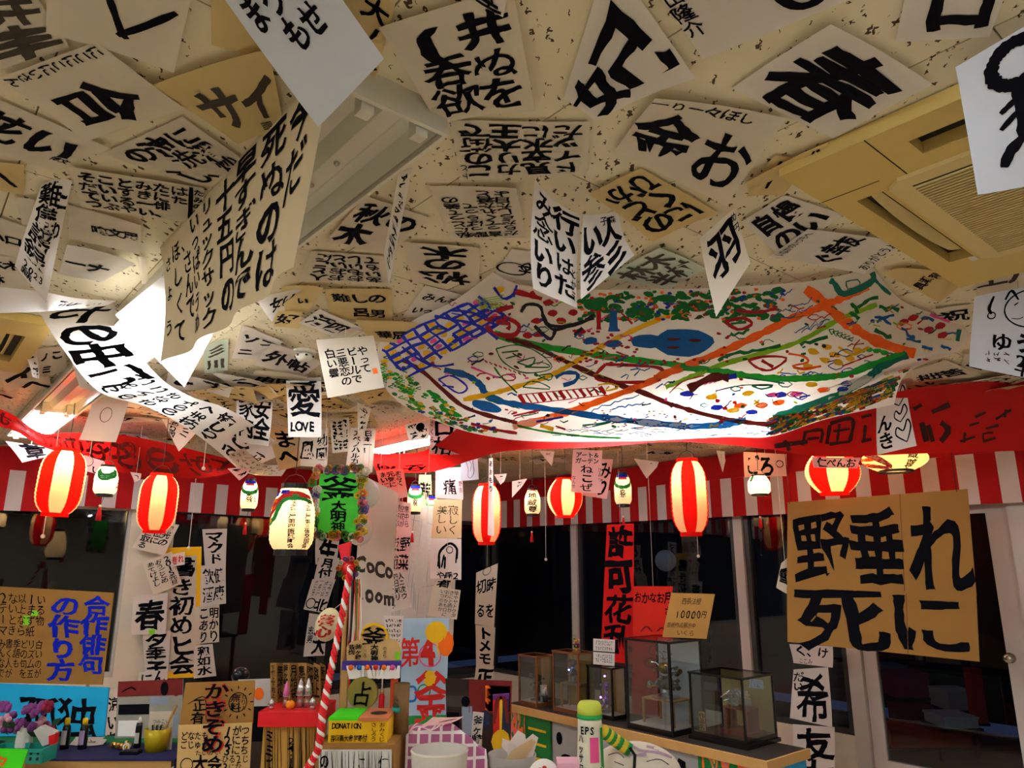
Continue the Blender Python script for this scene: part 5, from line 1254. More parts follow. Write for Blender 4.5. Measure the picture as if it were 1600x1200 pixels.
# red banner, red poster with a face, price card
M_REDB = mat('red_banner_cloth', '#c8100d', .85, var=.05)
paper(pd([(948, 820), (990, 818), (990, 1038), (938, 1032)], 6.0), [('v', ['許可', '禁止'][:1], (.05, .02, .95, .5), .04), ('v', ['花乱'], (.05, .52, .95, .95), .06)], 'tall red banner with black characters behind the glass cases', 'red', 'cloth_banner', 'banner', m=M_REDB, string=True)
M_REDP2 = mat('red_poster', '#cf2410', .8, var=.08, scale=3)
paper(pd([(990, 916), (1051, 916), (1046, 1118), (986, 1118)], 5.6), [('h', ['おかなお月'], (.02, .02, .98, .16), .02), ('v', ['さ'], (.8, .14, .96, .26), .02), ('l', [(.2, .36), (.35, .32), (.5, .36)], .012, 'v'), ('l', [(.62, .36), (.75, .33), (.88, .38)], .012, 'v'), ('o', (.5, .6), .05, .012, .6, 'v'), ('l', [(.5, .45), (.42, .52), (.55, .54)], .008, 'v'), ('l', [(.3, .78), (.6, .75), (.5, .82), (.7, .86)], .008, 'v')], 'orange-red poster with a drawn face behind the big glass case', 'red', 'wall_poster', 'poster', m=M_REDP2, string=True)

# ---- green plaque edged with paper roses
M_PLAQ = mat('green_plaque_paint', '#35b02a', .7, var=.35, scale=16)
c = pd([(499, 740), (562, 738), (558, 834), (496, 832)], 4.6)
t = thing('shrine_plaque', 'green plaque 釜大明神 edged with coloured paper roses', 'plaque', (c[2] + c[3]) / 2)
b, S, W, H, n = board(c, [], '', M_PLAQ, .015, 'panel', root=t)
ink_onto(S, W, H, [('v', ['釜'], (.1, .08, .95, .48), .045), ('v', ['大明神'], (.28, .46, .72, .98), .035)], b, 'brushed_lettering')
RC = [mat('rose_' + k, h, .8, var=.1) for k, h in dict(green='#3c7a2c', yellow='#d8b02a', pink='#d8707c', purple='#6a5490', white='#d8d4c0', orange='#d87a2a').items()]
def rose(p, n, r, m, par):
    x = n.cross(UP).normalized(); mb = MB(); yv = n.cross(x); k = 7
    for (r0, h0, r1, h1) in ((r, .0, r * .75, .018), (r * .7, .018, r * .4, .006), (r * .35, .006, r * .3, .026)):
        vs = [p + (x * math.cos(a * 2 * math.pi / k) + yv * math.sin(a * 2 * math.pi / k)) * rr + n * hh for rr, hh in ((r0, h0), (r1, h1)) for a in range(k)]
        mb.add(vs, [(i, (i + 1) % k, k + (i + 1) % k, k + i) for i in range(k)])
    mb.build('paper_rose', m, par)
for i in range(92):
    f = (i % 46) / 46
    if f < .2: u, v = -.1 + 1.2 * f / .2, -.06
    elif f < .5: u, v = 1.1, -.06 + 1.12 * (f - .2) / .3
    elif f < .7: u, v = 1.1 - 1.2 * (f - .5) / .2, 1.05
    else: u, v = -.1, 1.05 - 1.12 * (f - .7) / .3
    rose(S(u * (1 if i < 46 else .96) + random.uniform(-.07, .07), v + random.uniform(-.035, .035), .006), n, random.uniform(.022, .032), random.choice(RC), t)
for u in (.1, .9): MB().tube([S(u, 0), Vector((S(u, 0).x, S(u, 0).y, CEIL - .003))], .002, 4).build('hanging_string', MAT_STRING, t)
# white balloons behind the plaque
M_BALL = mat('white_balloon', '#ece6da', .5, var=.03)
for x, y, r, D, lb in ((574, 772, 20, 4.9, 'white round balloon with dotted rim behind the green plaque top'), (562, 828, 22, 5.15, 'white round balloon behind the bottom of the green plaque')):
    p = PD(x, y, D); R = r * D / 1174; o = thing('balloon', lb, 'balloon', p - Vector((0, 0, R)))
    MB().ball(p, R, 18, 12, 1.1).build('skin', M_BALL, o, True); MB().lathe(p - Vector((0, 0, R * 1.18)), [(.012, 0), (.004, .014)], 8).build('knot', M_BALL, o)
    MB().tube([p + Vector((0, 0, R)), Vector((p.x, p.y, CEIL - .003))], .0015, 4).build('hanging_string', MAT_STRING, o)
p = PD(512, 976, 3.9); o = thing('balloon', 'cream long balloon with red characters beside the twisted rope', 'balloon', p)
bl = MB().ball(p, .062, 18, 12, 1.35, Vector((.25, 0, 1))).build('skin', mat('cream_balloon', '#e9dfae', .5), o, True)
def bS(u, v, off=0.):
    a = (u - .5) * 2.4; h = (.5 - v) * .13
    r = .062 * math.sqrt(max(.05, 1 - (h / .085) ** 2)) + .002 + off
    return p + Vector((math.sin(a) * r + h * .25, -math.cos(a) * r, h))
ink_onto(bS, .12, .13, [('v', ['芸心'], (.2, .1, .8, .95), .03, 'r')], o)
MB().tube([p + Vector((.02, 0, .07)), PD(537, 940, 3.6)], .0015, 4).build('hanging_string', MAT_STRING, o)

# ---- twisted rope and bell pull
t = thing('bell_rope', 'thick twisted red and white bell rope with tassels leaning over the altar', 'rope', PD(470, 1290, 3.08))
path = [PD(548, 885, 3.5), PD(535, 960, 3.4), PD(517, 1050, 3.24), PD(505, 1110, 3.13), PD(497, 1170, 3.1), PD(478, 1210, 3.08), PD(470, 1290, 3.08)]
for ph, m in ((0, M_REDP), (2.1, M_BALL), (4.2, M_REDP)):
    pts = []
    for i in range(140):
        q = catmull(path, i / 139); a = i * .8 + ph
        pts.append(q + Vector((math.cos(a) * .009, math.sin(a) * .009, math.sin(a) * .002)))
    MB().tube(pts, .0085, 6).build('rope_strand', m, t, True)
top = PD(546, 888, 3.55)
MB().ball(top, .042, 14, 8).build('bell', mat('bell_red', '#c8201c', .35, .2), t, True)
for k in range(10):
    a = k * .628; rose(top + Vector((math.cos(a) * .045, -.025, math.sin(a) * .045)), Vector((0, -1, 0)), .014, RC[k % 6], t)
MB().tube([PD(545, 880, 3.6), PD(538, 980, 3.6), PD(533, 1110, 3.62), PD(526, 1290, 3.64), Vector((PD(524, 1290, 3.64).x, 3.66, 0))], .011, 8).build('bamboo_pole', M_WOOD, t)
for k in range(7):
    x = 545 + k * 3.2; MB().tube([PD(x, 905, 3.6), PD(x - 2 + random.uniform(-4, 4), 980, 3.62), PD(x - 8 + random.uniform(-5, 5), 1060 + random.uniform(-25, 20), 3.62)], .004, 5).build('streamer', [M_REDP, M_BALL, INKS['g'], M_REDP, INKS['n'], INKS['o'], M_BALL][k], t)
MB().prism([PD(528, 852, 3.9), PD(548, 846, 3.9), PD(545, 872, 3.9), PD(534, 878, 3.9)], (0, .03, 0)).build('red_cloth_knot', M_REDP, t)

# ---- shrine: carton, donation box, gate with gong
def near_box(x0, x1, x2, yt, yb, z, D=None):
    """axes of a box whose near vertical edge stands at column x1"""
    N = PZ(x1, yb, z)
    def solve(dirv, x):
        lo, hi = 0., 4.
        for _ in range(40):
            m = (lo + hi) / 2; px = pix(N + dirv * m)[0]
            if (px > x) == (dirv is RD): lo = m
            else: hi = m
        return lo
    a = solve(RD, x0); b = solve(LD, x2); lo, hi = 0., 2.
    for _ in range(40):
        m = (lo + hi) / 2
        if pix(N + UP * m)[1] > yt: lo = m
        else: hi = m
    return N, a, b, lo
X1 = Vector((1, 0, 0)); Y1 = Vector((0, 1, 0))
def pbox(t, name, x0, x1, ytop, z0, D, depth, m, parent_thing=None):
    """box seen square on: photo columns x0..x1 at distance D, top at ytop, bottom at height z0"""
    a = PD(x0, ytop, D); b = PD(x1, ytop, D)
    cz = (a.z + z0) / 2
    return MB().box(((a.x + b.x) / 2, D + depth / 2, cz), b.x - a.x, depth, a.z - z0, (X1, Y1, UP)).build(name, m, t), a, b
M_BARK = mat('wood_grain_print', '#b98a3c', .8, var=.15)
random.seed(5)
M_BARKW = mat('white_bark_print', '#d5d2c8', .8, var=.08)
t = thing('carton', 'brown carton covered with bark-print paper under the donation box', 'box', (PD(560, 1165, 3.2).x, 3.35, 0))
o, a, b = pbox(t, 'body', 494, 616, 1164, 0, 3.2, .34, M_CARD)
c = [PD(498, 1171, 3.195), PD(612, 1171, 3.195), PD(612, 1330, 3.195), PD(498, 1330, 3.195)]
S, W, H = quad_surface(c); bp = MB().grid(S, 2, 2).build('bark_paper', M_BARKW, t)
mb = MB()
for k in range(34):
    u = random.uniform(.03, .97); put_stroke(mb, S, [(u, 0.02), (u + random.uniform(-.02, .02), .3), (u + random.uniform(-.03, .03), .6), (u, .98)], random.choice((.0012, .0012, .002, .004)), W, H)
x = mb.build('bark_lines', INKS['k'], bp); x['kind'] = 'stuff'
ink_onto(S, W, H, [('v', ['の時'], (.02, .02, .14, .4), .02), ('v', ['こ近'], (.52, .06, .66, .4), .0), ('v', ['仁川'], (.82, .06, .96, .4), .0)], bp)
t = thing('donation_box', 'yellow DONATION box with green and orange lid on the carton', 'donation box', (PD(560, 1163, 3.3).x, 3.36, PD(560, 1163, 3.24).z))
zb = PD(560, 1164, 3.2).z
o, a, b = pbox(t, 'body', 514, 606, 1126, zb, 3.24, .2, M_YEL)
S, W, H = quad_surface([PD(514, 1126, 3.238), PD(606, 1126, 3.238), Vector((b.x, 3.238, zb)), Vector((a.x, 3.238, zb))])
ink_onto(S, W, H, [('h', ['DONATION'], (.06, .1, .55, .36), .02), ('h', ['芸術高大衆学寄付'], (.04, .64, .66, .95), .01), ('v', ['おみくじ', 'さしろう'], (.7, .08, .98, .95), .0)], o)
MB().box((a.x + (b.x - a.x) * .24, 3.34, a.z + .006), (b.x - a.x) * .5, .2, .012).build('lid', M_LIME, t)
l2 = MB().box((a.x + (b.x - a.x) * .76, 3.335, a.z + .006), (b.x - a.x) * .5, .21, .012).build('lid', mat('orange_lid', '#c8744a', .7, var=.3), t)
MB().lathe((a.x + (b.x - a.x) * .78, 3.33, a.z + .0125), [(.035, 0), (.035, .0015)], 16).build('coin_hole', M_DARK, t)
# gate
t = thing('shrine_gate', 'small wooden shrine gate with purple beam, paper streamers and round gong', 'shrine', (PD(583, 1160, 3.48).x, 3.48, zb))
for x0, x1, m in ((535, 545, M_WOOD), (612, 622, mat('orange_post', '#c24a1c', .6))):
    a = PD(x0, 1040, 3.48); b = PD(x1, 1040, 3.48)
    MB().box(((a.x + b.x) / 2, 3.48, (a.z + zb) / 2), b.x - a.x, .03, a.z - zb).build('post', m, t)
a = PD(536, 1035, 3.48); b = PD(626, 1044, 3.48)
MB().box(((a.x + b.x) / 2, 3.48, (a.z + b.z) / 2), b.x - a.x, .04, .035).build('beam', mat('purple_beam', '#3c2a86', .7, var=.1), t)
for k in range(11):
    x = 541 + k * 8; q = PD(x, 1040, 3.455); w = .012
    MB().prism([q, q + Vector((w, 0, 0)), q + Vector((w * 1.6 + random.uniform(-.02, .02), -.008, -.05)), q + Vector((random.uniform(-.03, .02), -.008, -.055))], (0, -.002, 0)).build('paper_streamer', M_BALL, t)
for k in range(6):
    q = PD(548 + k * 13, 1043, 3.45); MB().ball(q, .012, 8, 5).build('ribbon_knot', [INKS['o'], INKS['c'], INKS['o'], INKS['r'], INKS['o'], INKS['m']][k], t)
gc = PD(567, 1083, 3.45); GR = .068
MB().lathe(gc, [(GR * .96, -.012), (GR, -.004), (GR, .004), (GR * .96, .01)], 28, (0, -1, 0)).build('gong', mat('gong_olive', '#8a7a34', .6, .1), t)
S, W, H = quad_surface([gc + Vector(q) for q in ((-GR, -.0115, GR), (GR, -.0115, GR), (GR, -.0115, -GR), (-GR, -.0115, -GR))])
ink_onto(S, W, H, [('h', ['占'], (.2, .15, .8, .9), .01)], t, 'gong_character')
MB().tube([gc + Vector((0, 0, GR)), gc + Vector((0, .02, GR + .06))], .004, 5).build('gong_cord', MAT_STRING, t)
# face-shaped board above the gate
pts = [(543, 1034), (541, 1012), (548, 1003), (562, 1000), (566, 988), (574, 978), (585, 974), (598, 977), (606, 988), (608, 998), (620, 1002), (627, 1014), (625, 1034)]
t2 = thing('shrine_board', 'cut-out cardboard board 釜大明神 with yellow arch above the shrine gate', 'sign', PD(584, 1034, 3.52))
MB().prism([PD(x, y, 3.52) for x, y in pts], (0, .012, 0)).build('board', M_CARD2, t2)
S, W, H = quad_surface(pd([(541, 974), (627, 974), (627, 1034), (541, 1034)], 3.516))
ink_onto(S, W, H, [('h', ['釜'], (.3, .1, .72, .58), .04), ('v', ['大明神'], (.42, .55, .6, .98), .025), ('v', ['釜ヶ崎', '芸術'], (.04, .55, .28, .95), .02), ('v', ['こころ'], (.3, .6, .38, .9), .0), ('v', ['のまち'], (.66, .6, .74, .9), .0), ('l', [(.27, .42), (.3, .2), (.4, .06), (.5, .02), (.62, .06), (.72, .2), (.74, .42)], .012, 'y'), ('d', (.93, .85), .012, .02, 'l')], t2)
# bottle, capped jar, log on the carton
def lathe_thing(name, label, cat, base, parts, group=None):
    t = thing(name, label, cat, base, group)
    for nm, prof, m in parts: MB().lathe(base, prof, 18).build(nm, m, t, True)
    return t
z3 = PD(600, 1150, 3.36)
lathe_thing('incense_bottle', 'small red bottle with white stick behind the donation box', 'bottle', Vector((PD(597, 1120, 3.5).x, 3.47, zb)), [('body', [(.012, 0), (.013, .08), (.013, .14), (.008, .15)], M_REDP), ('stick', [(.003, .15), (.003, .26)], M_BALL), ('cork', [(.009, .15), (.009, .165)], M_WOOD)])
q = PD(620, 1105, 3.4); lathe_thing('bell_jar', 'clear jar with teal cap beside the shrine gate', 'jar', Vector((q.x, 3.4, zb)), [('stand', [(.006, 0), (.006, q.z - zb - .02)], M_WOOD), ('cap', [(.02, q.z - zb - .02), (.022, q.z - zb + .0)], M_TEAL), ('glass', [(.018, q.z - zb), (.014, q.z - zb + .03), (.006, q.z - zb + .05)], glass('jar_glass', '#dfeaf0', .15, .8))])
q = PD(630, 1080, 3.46); M_LOG = mat('log_bark', '#7a5a34', .85, var=.3, scale=25)
lathe_thing('log_post', 'short peeled log post behind the donation box', 'log', Vector((q.x, 3.42, zb)), [('bark', [(.034, 0), (.033, .1), (.035, .2), (.033, q.z - zb)], M_LOG)])

# ---- left altar with red tray
t = thing('altar_stand', 'brown wood-grain box stand topped with a red tray', 'stand', (PD(450, 1150, 3.3).x, 3.42, 0))
o, a, b = pbox(t, 'post', 412, 492, 1132, 0, 3.28, .22, M_BARK)
S, W, H = quad_surface([PD(412, 1132, 3.278), PD(492, 1132, 3.278), PD(492, 1330, 3.278), PD(412, 1330, 3.278)])
mb = MB()
for k in range(40):
    u = random.uniform(.02, .98); mb and put_stroke(mb, S, [(u, .02), (u + random.uniform(-.02, .02), .35), (u + random.uniform(-.02, .02), .7), (u, .98)], random.choice((.0012, .0016, .0025)), W, H)
x = mb.build('grain_lines', INKS['k'], t); x['kind'] = 'stuff'
ink_onto(S, W, H, [('v', ['ミミズのう'], (.03, .04, .2, .6), .02), ('v', ['24:19'], (.45, .1, .62, .4), .0)], t)
rz0, rz1 = PD(450, 1133, 3.28).z, PD(450, 1112, 3.24).z
ra, rb_ = PD(403, 1120, 3.24), PD(500, 1120, 3.24)
MB().box(((ra.x + rb_.x) / 2, 3.38, (rz0 + rz1) / 2), rb_.x - ra.x, .28, rz1 - rz0).build('red_tray', M_REDP, t, bevel=.003)
AX0, AX1 = ra.x, rb_.x
# folding cardboard screen with columns
t = thing('folding_screen', 'zigzag cardboard screen of brushed columns on the red tray', 'screen', (PD(468, 1100, 3.46).x, 3.46, rz1))
cols = ['下戯上下剋上', '無縁仏', '釜ヶ崎音頭', '月給袋', '恵那剛', '因原阿弥', '路上', '新世界']
xs = [422, 432, 442, 452, 465, 478, 490, 500, 508]
for k in range(8):
    d0, d1 = (3.43, 3.47) if k % 2 else (3.47, 3.43)
    c = [PD(xs[k], 1036, d0), PD(xs[k + 1], 1036 + (k // 5) * 4, d1), PD(xs[k + 1], 1110, d1), PD(xs[k], 1110, d0)]
    c[2].z = rz1; c[3].z = rz1
    S, W, H = quad_surface(c); pn = MB().prism(c, (0, .006, 0)).build('screen_panel', M_CARD, t)
    ink_onto(S, W, H, [('v', [cols[k]], (.1, .05, .9, .9), .015)], pn)
# offerings
for i, (x, y, h, r, m, nm, lb) in enumerate([(446, 1078, .09, .016, mat('pink_plastic', '#d86aa0', .4), 'offering_cup', 'pink wrapped cone offering on a silver cup'), (468, 1076, .1, .02, M_SILV, 'offering_cup', 'silver foil cone offering, pointed, on the red tray'), (480, 1078, .1, .02, M_SILV, 'offering_cup', 'silver foil cone offering with black-dotted cap on the red tray'), (424, 1100, .035, .016, M_SILV, 'offering_cup', 'low clear cup at the corner of the red tray'), (488, 1104, .04, .018, M_SILV, 'offering_cup', 'low clear cone beside the orange on the red tray')]):
    q = PD(x, 1105 - (i % 3), 3.30 if i > 2 else 3.34); q.z = rz1
    lathe_thing(nm, lb, 'offering', q, [('cup', [(r * .9, 0), (r * .55, h * .25), (r * .6, h * .45), (r * 1.1, h * .5)], M_SILV), ('cone', [(r * .9, h * .5), (r * .7, h * .8), (r * .15, h * 1.15)], m)])
q = PD(453, 1107, 3.3); q.z = rz1
lathe_thing('orange_fruit', 'small orange on the red tray', 'fruit', q, [('peel', [(.004, 0), (.013, .003), (.019, .014), (.017, .026), (.008, .033), (.002, .032)], mat('orange_peel', '#f08a10', .5)), ('stem', [(.002, .032), (.001, .036)], M_LEAF)])

# ---- left table with calligraphy things
TZ = .78
t = thing('work_table', 'low table under navy and green cloths with wooden frame', 'table', (-1.95, 3.75, 0))
ta = PZ(70, 1186, TZ); tb = PZ(268, 1186, TZ)
xl, xr = -3.2, tb.x
y0, y1 = ta.y, ta.y + .42
MB().box(((xl + xr) / 2, (y0 + y1) / 2, TZ - .02), xr - xl, y1 - y0, .03).build('table_top', M_WOOD, t)
MB().box(((xl + xr) / 2, (y0 + y1) / 2, TZ - .0025), xr - xl + .03, y1 - y0 + .02, .006).build('navy_cloth', M_NAVY, t)
MB().prism([Vector((xr + .012, y0 - .01, TZ)), Vector((xr + .05, y0 - .03, TZ - .14)), Vector((xr + .05, y1, TZ - .14)), Vector((xr + .012, y1, TZ))], (.004, 0, 0)).build('cloth_side', M_NAVY, t)
MB().box(((xl + xr) / 2, y1 - .07, TZ + .002), xr - xl, .14, .004).build('green_cloth', M_GREENC, t)
MB().box(((xl + xr) / 2, y0 + .005, TZ - .06), xr - xl - .02, .02, .05).build('apron', M_WOOD, t)
for x in (xl + .05, xr - .06):
    for y in (y0 + .03, y1 - .04): MB().box((x, y, (TZ - .035) / 2), .045, .045, TZ - .035).build('leg', M_WOOD, t)
def on_table(x, y): return PZ(x, y, TZ + .0006)
# cardboard instructions sign
c = pd([(-40, 914), (177, 926), (159, 1070), (-40, 1066)], [4.5, 4.5, 4.45, 4.45])
o, S, W, H, n = board(c, [('v', ['合作俳句'], (.80, .04, .99, .9), .045, 'b'), ('v', ['の作り方'], (.56, .05, .78, .98), .05, 'b'), ('v', ['いる物', '1まず紙', '以上なら', 'ないとき', '2テーマ'], (.18, .06, .52, .52), -.003), ('v', ['白いのが', 'リズム五', 'どの句を', '季語も', '書く人が', 'みんなで'], (.18, .55, .52, .95), -.003), ('q', (.42, .24, .47, .3), 'l'), ('q', (.36, .3, .41, .4), 'l')], 'cardboard sign 合作俳句の作り方 in blue with small pencilled columns', M_CARD)
prop(o, c)
# blue board
c = pd([(-40, 1066), (170, 1074), (161, 1160), (-40, 1168)], [3.92, 3.92, 3.84, 3.84]); c[2].z = c[3].z = TZ + .006
o, S, W, H, n = board(c, [('v', ['独'], (.62, .2, .95, 1.04), .03), ('v', ['孤'], (.34, .24, .64, 1.04), .03), ('l', [(.18, .45), (.27, .42)], .015)], 'cyan painted board with black 孤独 standing on the table', M_CYAN)
# photo poster
c = pd([(185, 1065), (286, 1061), (284, 1152), (179, 1155)], [3.9, 3.9, 3.8, 3.8]); c[2].z = c[3].z = TZ + .006
M_PHOT = mat('photo_print', '#8f8878', .5, var=.35, scale=9)
o, S, W, H, n = board(c, [('q', (.0, .0, 1., .28), 'v'), ('q', (.03, .42, .5, .6), 'k'), ('d', (.72, .16), .02, .035, 'k'), ('d', (.9, .14), .022, .045, 'v'), ('q', (.5, .3, .78, .44), 'p'), ('q', (.52, .62, .95, .97), 'p'), ('q', (.04, .7, .4, .97), 'w'), ('l', [(.06, .2), (.2, .12), (.28, .17)], .008)], 'photo poster of calligraphy tools leaning behind the table', M_PHOT, .006, 'photo_poster', 'poster')
# ink bottles
for x, h, lb in ((100, 40, 'black ink bottle with yellow cap, label turned aside, before the blue board'), (128, 40, 'black ink bottle with yellow cap and mauve label')):
    q = on_table(x, 1170); r = .019
    o = lathe_thing('ink_bottle', lb, 'bottle', q, [('body', [(r, 0), (r * 1.02, .01), (r, .075), (r * .85, .095), (r * .5, .105)], M_INKB), ('cap', [(r * .6, .1), (r * .6, .125), (r * .45, .13)], M_YCAP)])
    MB().grid(lambda u, v: q + Vector((math.sin((u - .5) * 1.3) * (r + .001), -math.cos((u - .5) * 1.3) * (r + .001), .02 + .06 * (1 - v))), 5, 2).build('label', PAPER['white'] if x < 110 else mat('mauve_label', '#b9a3c8', .6), o)
q = on_table(214, 1168); o = lathe_thing('glue_bottle', 'black upright bottle with white tip and grey label', 'bottle', q, [('body', [(.015, 0), (.0155, .01), (.014, .09), (.012, .105)], M_INKB), ('tip', [(.009, .105), (.008, .118), (.004, .13)], M_BALL)])
MB().grid(lambda u, v: q + Vector((math.sin((u - .5) * 1.3) * .0165, -math.cos((u - .5) * 1.3) * .0165, .02 + .045 * (1 - v))), 5, 2).build('label', PAPER['white'], o)
q = on_table(208, 1176); o = thing('ink_stone', 'flat black ink stone at the foot of the upright bottle', 'ink stone', q)
MB().box(q + Vector((0, -.02, .007)), .08, .05, .014).build('slab', M_INKB, o); MB().box(q + Vector((0, -.02, .0146)), .06, .03, .001).build('ink_well', M_DARK, o)
q = on_table(243, 1173); o = lathe_thing('brush_cup', 'crumpled yellow cup holding a brush', 'cup', q, [('cup', [(.044, 0), (.05, .04), (.056, .095), (.054, .095), (.046, .03)], mat('yellow_cup', '#b8a012', .35, .2, var=.2))])
MB().tube([q + Vector((.02, 0, .06)), q + Vector((.075, .0, .19))], [.004, .006], 6).build('brush_handle', M_WOOD, o)
for k in range(3): MB().tube([q + Vector((-.02 + k * .012, 0, .05)), q + Vector((-.03 + k * .02, .01, .105))], .004, 5).build('brush_tip', M_INKB, o)
c = pd([(234, 1112), (272, 1111), (268, 1168), (230, 1166)], 3.6); c[2].z = c[3].z = TZ + .001
o, S, W, H, n = board(c, [('v', ['いまここで', 'ことばを', 'みんなと', 'つくるよ'], (.15, .2, .85, .8), -.003)], 'cream printed card of small columns behind the yellow cup', PAPER['cream'], .002, 'text_card', 'card')
q = on_table(186, 1170); o = thing('candy_pile', 'small heap of yellow and brown wrapped sweets on the table', 'sweets', q)
for k in range(14): MB().ball(q + Vector((random.uniform(-.04, .04), random.uniform(-.02, .02), .008 + random.random() * .018)), .01, 7, 4).build('sweet', random.choice([M_YCAP, M_BRASS, M_WOODD]), o)
q = on_table(197, 1173); o = thing('tape_roll', 'small roll of clear tape leaning on the sweets', 'tape roll', q)
MB().lathe(q + Vector((0, 0, .016)), [(.009, -.005), (.016, -.005), (.016, .005), (.009, .005), (.009, -.005)], 16, (0, -1, .2), cap=False).build('ring', M_CREAMP, o)
paper([on_table(118, 1156), on_table(170, 1152), on_table(160, 1168), on_table(108, 1166)], [('l', [(.5, .3), (.6, .6)], .004, 'r')], 'white sheet lying flat behind the ink bottles', 'white')
# flowers in basket
q = on_table(34, 1182); t = thing('flower_basket', 'bunch of purple and pink flowers in a vase', 'flowers', q)
MB().lathe(q, [(.03, 0), (.035, .05), (.03, .1), (.036, .12)], 14).build('vase', M_BALL, t, True)
for k in range(26):
    x = random.uniform(-2, 82); y = random.uniform(1102, 1142)
    p = PD(x, y, 3.5 + random.uniform(-.06, .06)); m = random.choice([M_PURP, M_PURP, M_PURP, M_PETR, M_PETP])
    mb = MB()
    for j in range(6):
        d = Vector((random.uniform(-1, 1), random.uniform(-1, .3), random.uniform(-.6, 1))).normalized(); mb.ball(p + d * .016, .014, 6, 4)
    mb.build('blossom', m, t, True)
for k in range(16):
    p = PD(random.uniform(0, 90), random.uniform(1130, 1165), 3.5 + random.uniform(-.05, .05)); d = Vector((random.uniform(-1, 1), random.uniform(-.6, .2), random.uniform(-.3, 1))).normalized(); s = d.cross(Vector((0, 1, .3))).normalized()
    MB().add([p, p + d * .03 + s * .014, p + d * .065, p + d * .03 - s * .014], [(0, 1, 2, 3)]).build('leaf', M_LEAF, t)
for k in range(5): MB().tube([q + Vector((0, 0, .1)), PD(10 + k * 15, 1135, 3.5)], .003, 5).build('stem', M_LEAF, t)
q = PZ(40, 1196, TZ + .0006); t = thing('plastic_basket', 'teal slotted plastic basket in front of the flowers', 'basket', q)
bx0, bx1 = PD(-10, 1180, 3.4).x, PD(74, 1180, 3.4).x; bz0 = TZ + .001; bz1 = PD(50, 1166, 3.4).z; bw_ = (bx1 - bx0)
for (xx, yy, sx, sy) in (((bx0 + bx1) / 2, 3.36, bw_, .008), ((bx0 + bx1) / 2, 3.46, bw_, .008), (bx0, 3.41, .008, .1), (bx1, 3.41, .008, .1)):
    MB().box((xx, yy, (bz0 + bz1) / 2), sx, sy, bz1 - bz0).build('basket_side', M_TEAL, t)
MB().box(((bx0 + bx1) / 2, 3.41, bz0 + .003), bw_, .1, .006).build('basket_base', M_TEAL, t)
MB().box(((bx0 + bx1) / 2, 3.352, bz1 - .006), bw_ + .02, .02, .012).build('basket_rim', M_TEAL, t)
for k in range(8):
    for j in range(2): MB().box((bx0 + bw_ * (k + .5) / 8, 3.3545, bz0 + .02 + j * .022), .008, .003, .012).build('slot', M_DARK, t)
c = pd([(-40, 1168), (44, 1171), (32, 1206), (-40, 1206)], 3.2); o, S, W, H, n = board(c, [('h', ['タ'], (.35, .3, .7, .9), .05, 'o')], 'bright green card with orange mark in front of the basket', M_LIME, .003, 'green_card', 'card')
prop(o, c)
q = PD(62, 1150, 3.45); o = thing('paper_packet', 'crumpled white and red packet between flowers and ink bottles', 'packet', q)
MB().prism([PD(52, 1142, 3.44), PD(64, 1134, 3.44), PD(86, 1144, 3.44), PD(84, 1160, 3.44), PD(66, 1166, 3.44)], (0, .03, 0)).build('wrapper', PAPER['white'], o); MB().prism([PD(76, 1150, 3.435), PD(87, 1146, 3.435), PD(82, 1172, 3.435), PD(76, 1172, 3.435)], (0, .03, 0)).build('red_side', M_REDP, o)

# ---- kakizome cardboard sign on legs
c1 = pd([(290, 1067), (398, 1063), (395, 1130), (280, 1134)], 3.35); c2 = pd([(279, 1133), (394, 1129), (386, 1270), (272, 1270)], 3.34)
t = thing('cardboard_sign', 'two-part cardboard sign with red-edged かきぞめ and a sun badge', 'sign', (c2[2] + c2[3]) / 2)
o, S, W, H, n = board(c1, [], '', M_CARD, .006, 'upper_board', root=t)
ink_onto(S, W, H, [('o', (.78, .5), .038, .004, 1.0), ('v', ['無料'], (.68, .3, .82, .7), .015), ('v', ['むりょ'], (.82, .32, .9, .68), -.002)] + [('l', [(.78 + .052 / W * math.cos(a * .52), .5 + .052 / H * math.sin(a * .52)), (.78 + .066 / W * math.cos(a * .52), .5 + .066 / H * math.sin(a * .52))], .005) for a in range(12)] + [('v', ['正有'], (.14, .38, .34, 1.0), .01), ('l', [(.08, .5), (.3, .35), (.36, .9)], .004)], o)
o, S2, W, H, n = board(c2, [], '', M_CARD2, .006, 'lower_board', root=t)
ink_onto(S2, W, H, [('h', ['どなたも', 'ごじゅう'], (.04, .08, .42, .28), .01), ('h', ['大会'], (.22, .36, .62, .54), .03), ('h', ['1がつ', '2にち', '3にち'], (.62, .03, .98, .36), .01), ('h', ['ひる2じ', '3にな'], (.62, .36, .98, .54), .005), ('o', (.14, .46), .025, .004), ('h', ['たいかい'], (.25, .3, .6, .36), -.002)], o)
S3, W3, H3 = quad_surface([p + n * .002 for p in pd([(316, 1066), (362, 1064), (352, 1176), (312, 1178)], 3.335)])
ink_onto(S3, W3, H3, [('v', ['かきぞめ'], (.0, .0, 1., 1.), .085, 'r')], t, 'red_lettering')
S4, W4, H4 = quad_surface([p + n * .005 for p in pd([(316, 1066), (362, 1064), (352, 1176), (312, 1178)], 3.335)])
random.seed(55); ink_onto(S4, W4, H4, [('v', ['かきぞめ'], (.04, .01, .96, .99), .03)], t, 'black_lettering')
prop(t, c2)
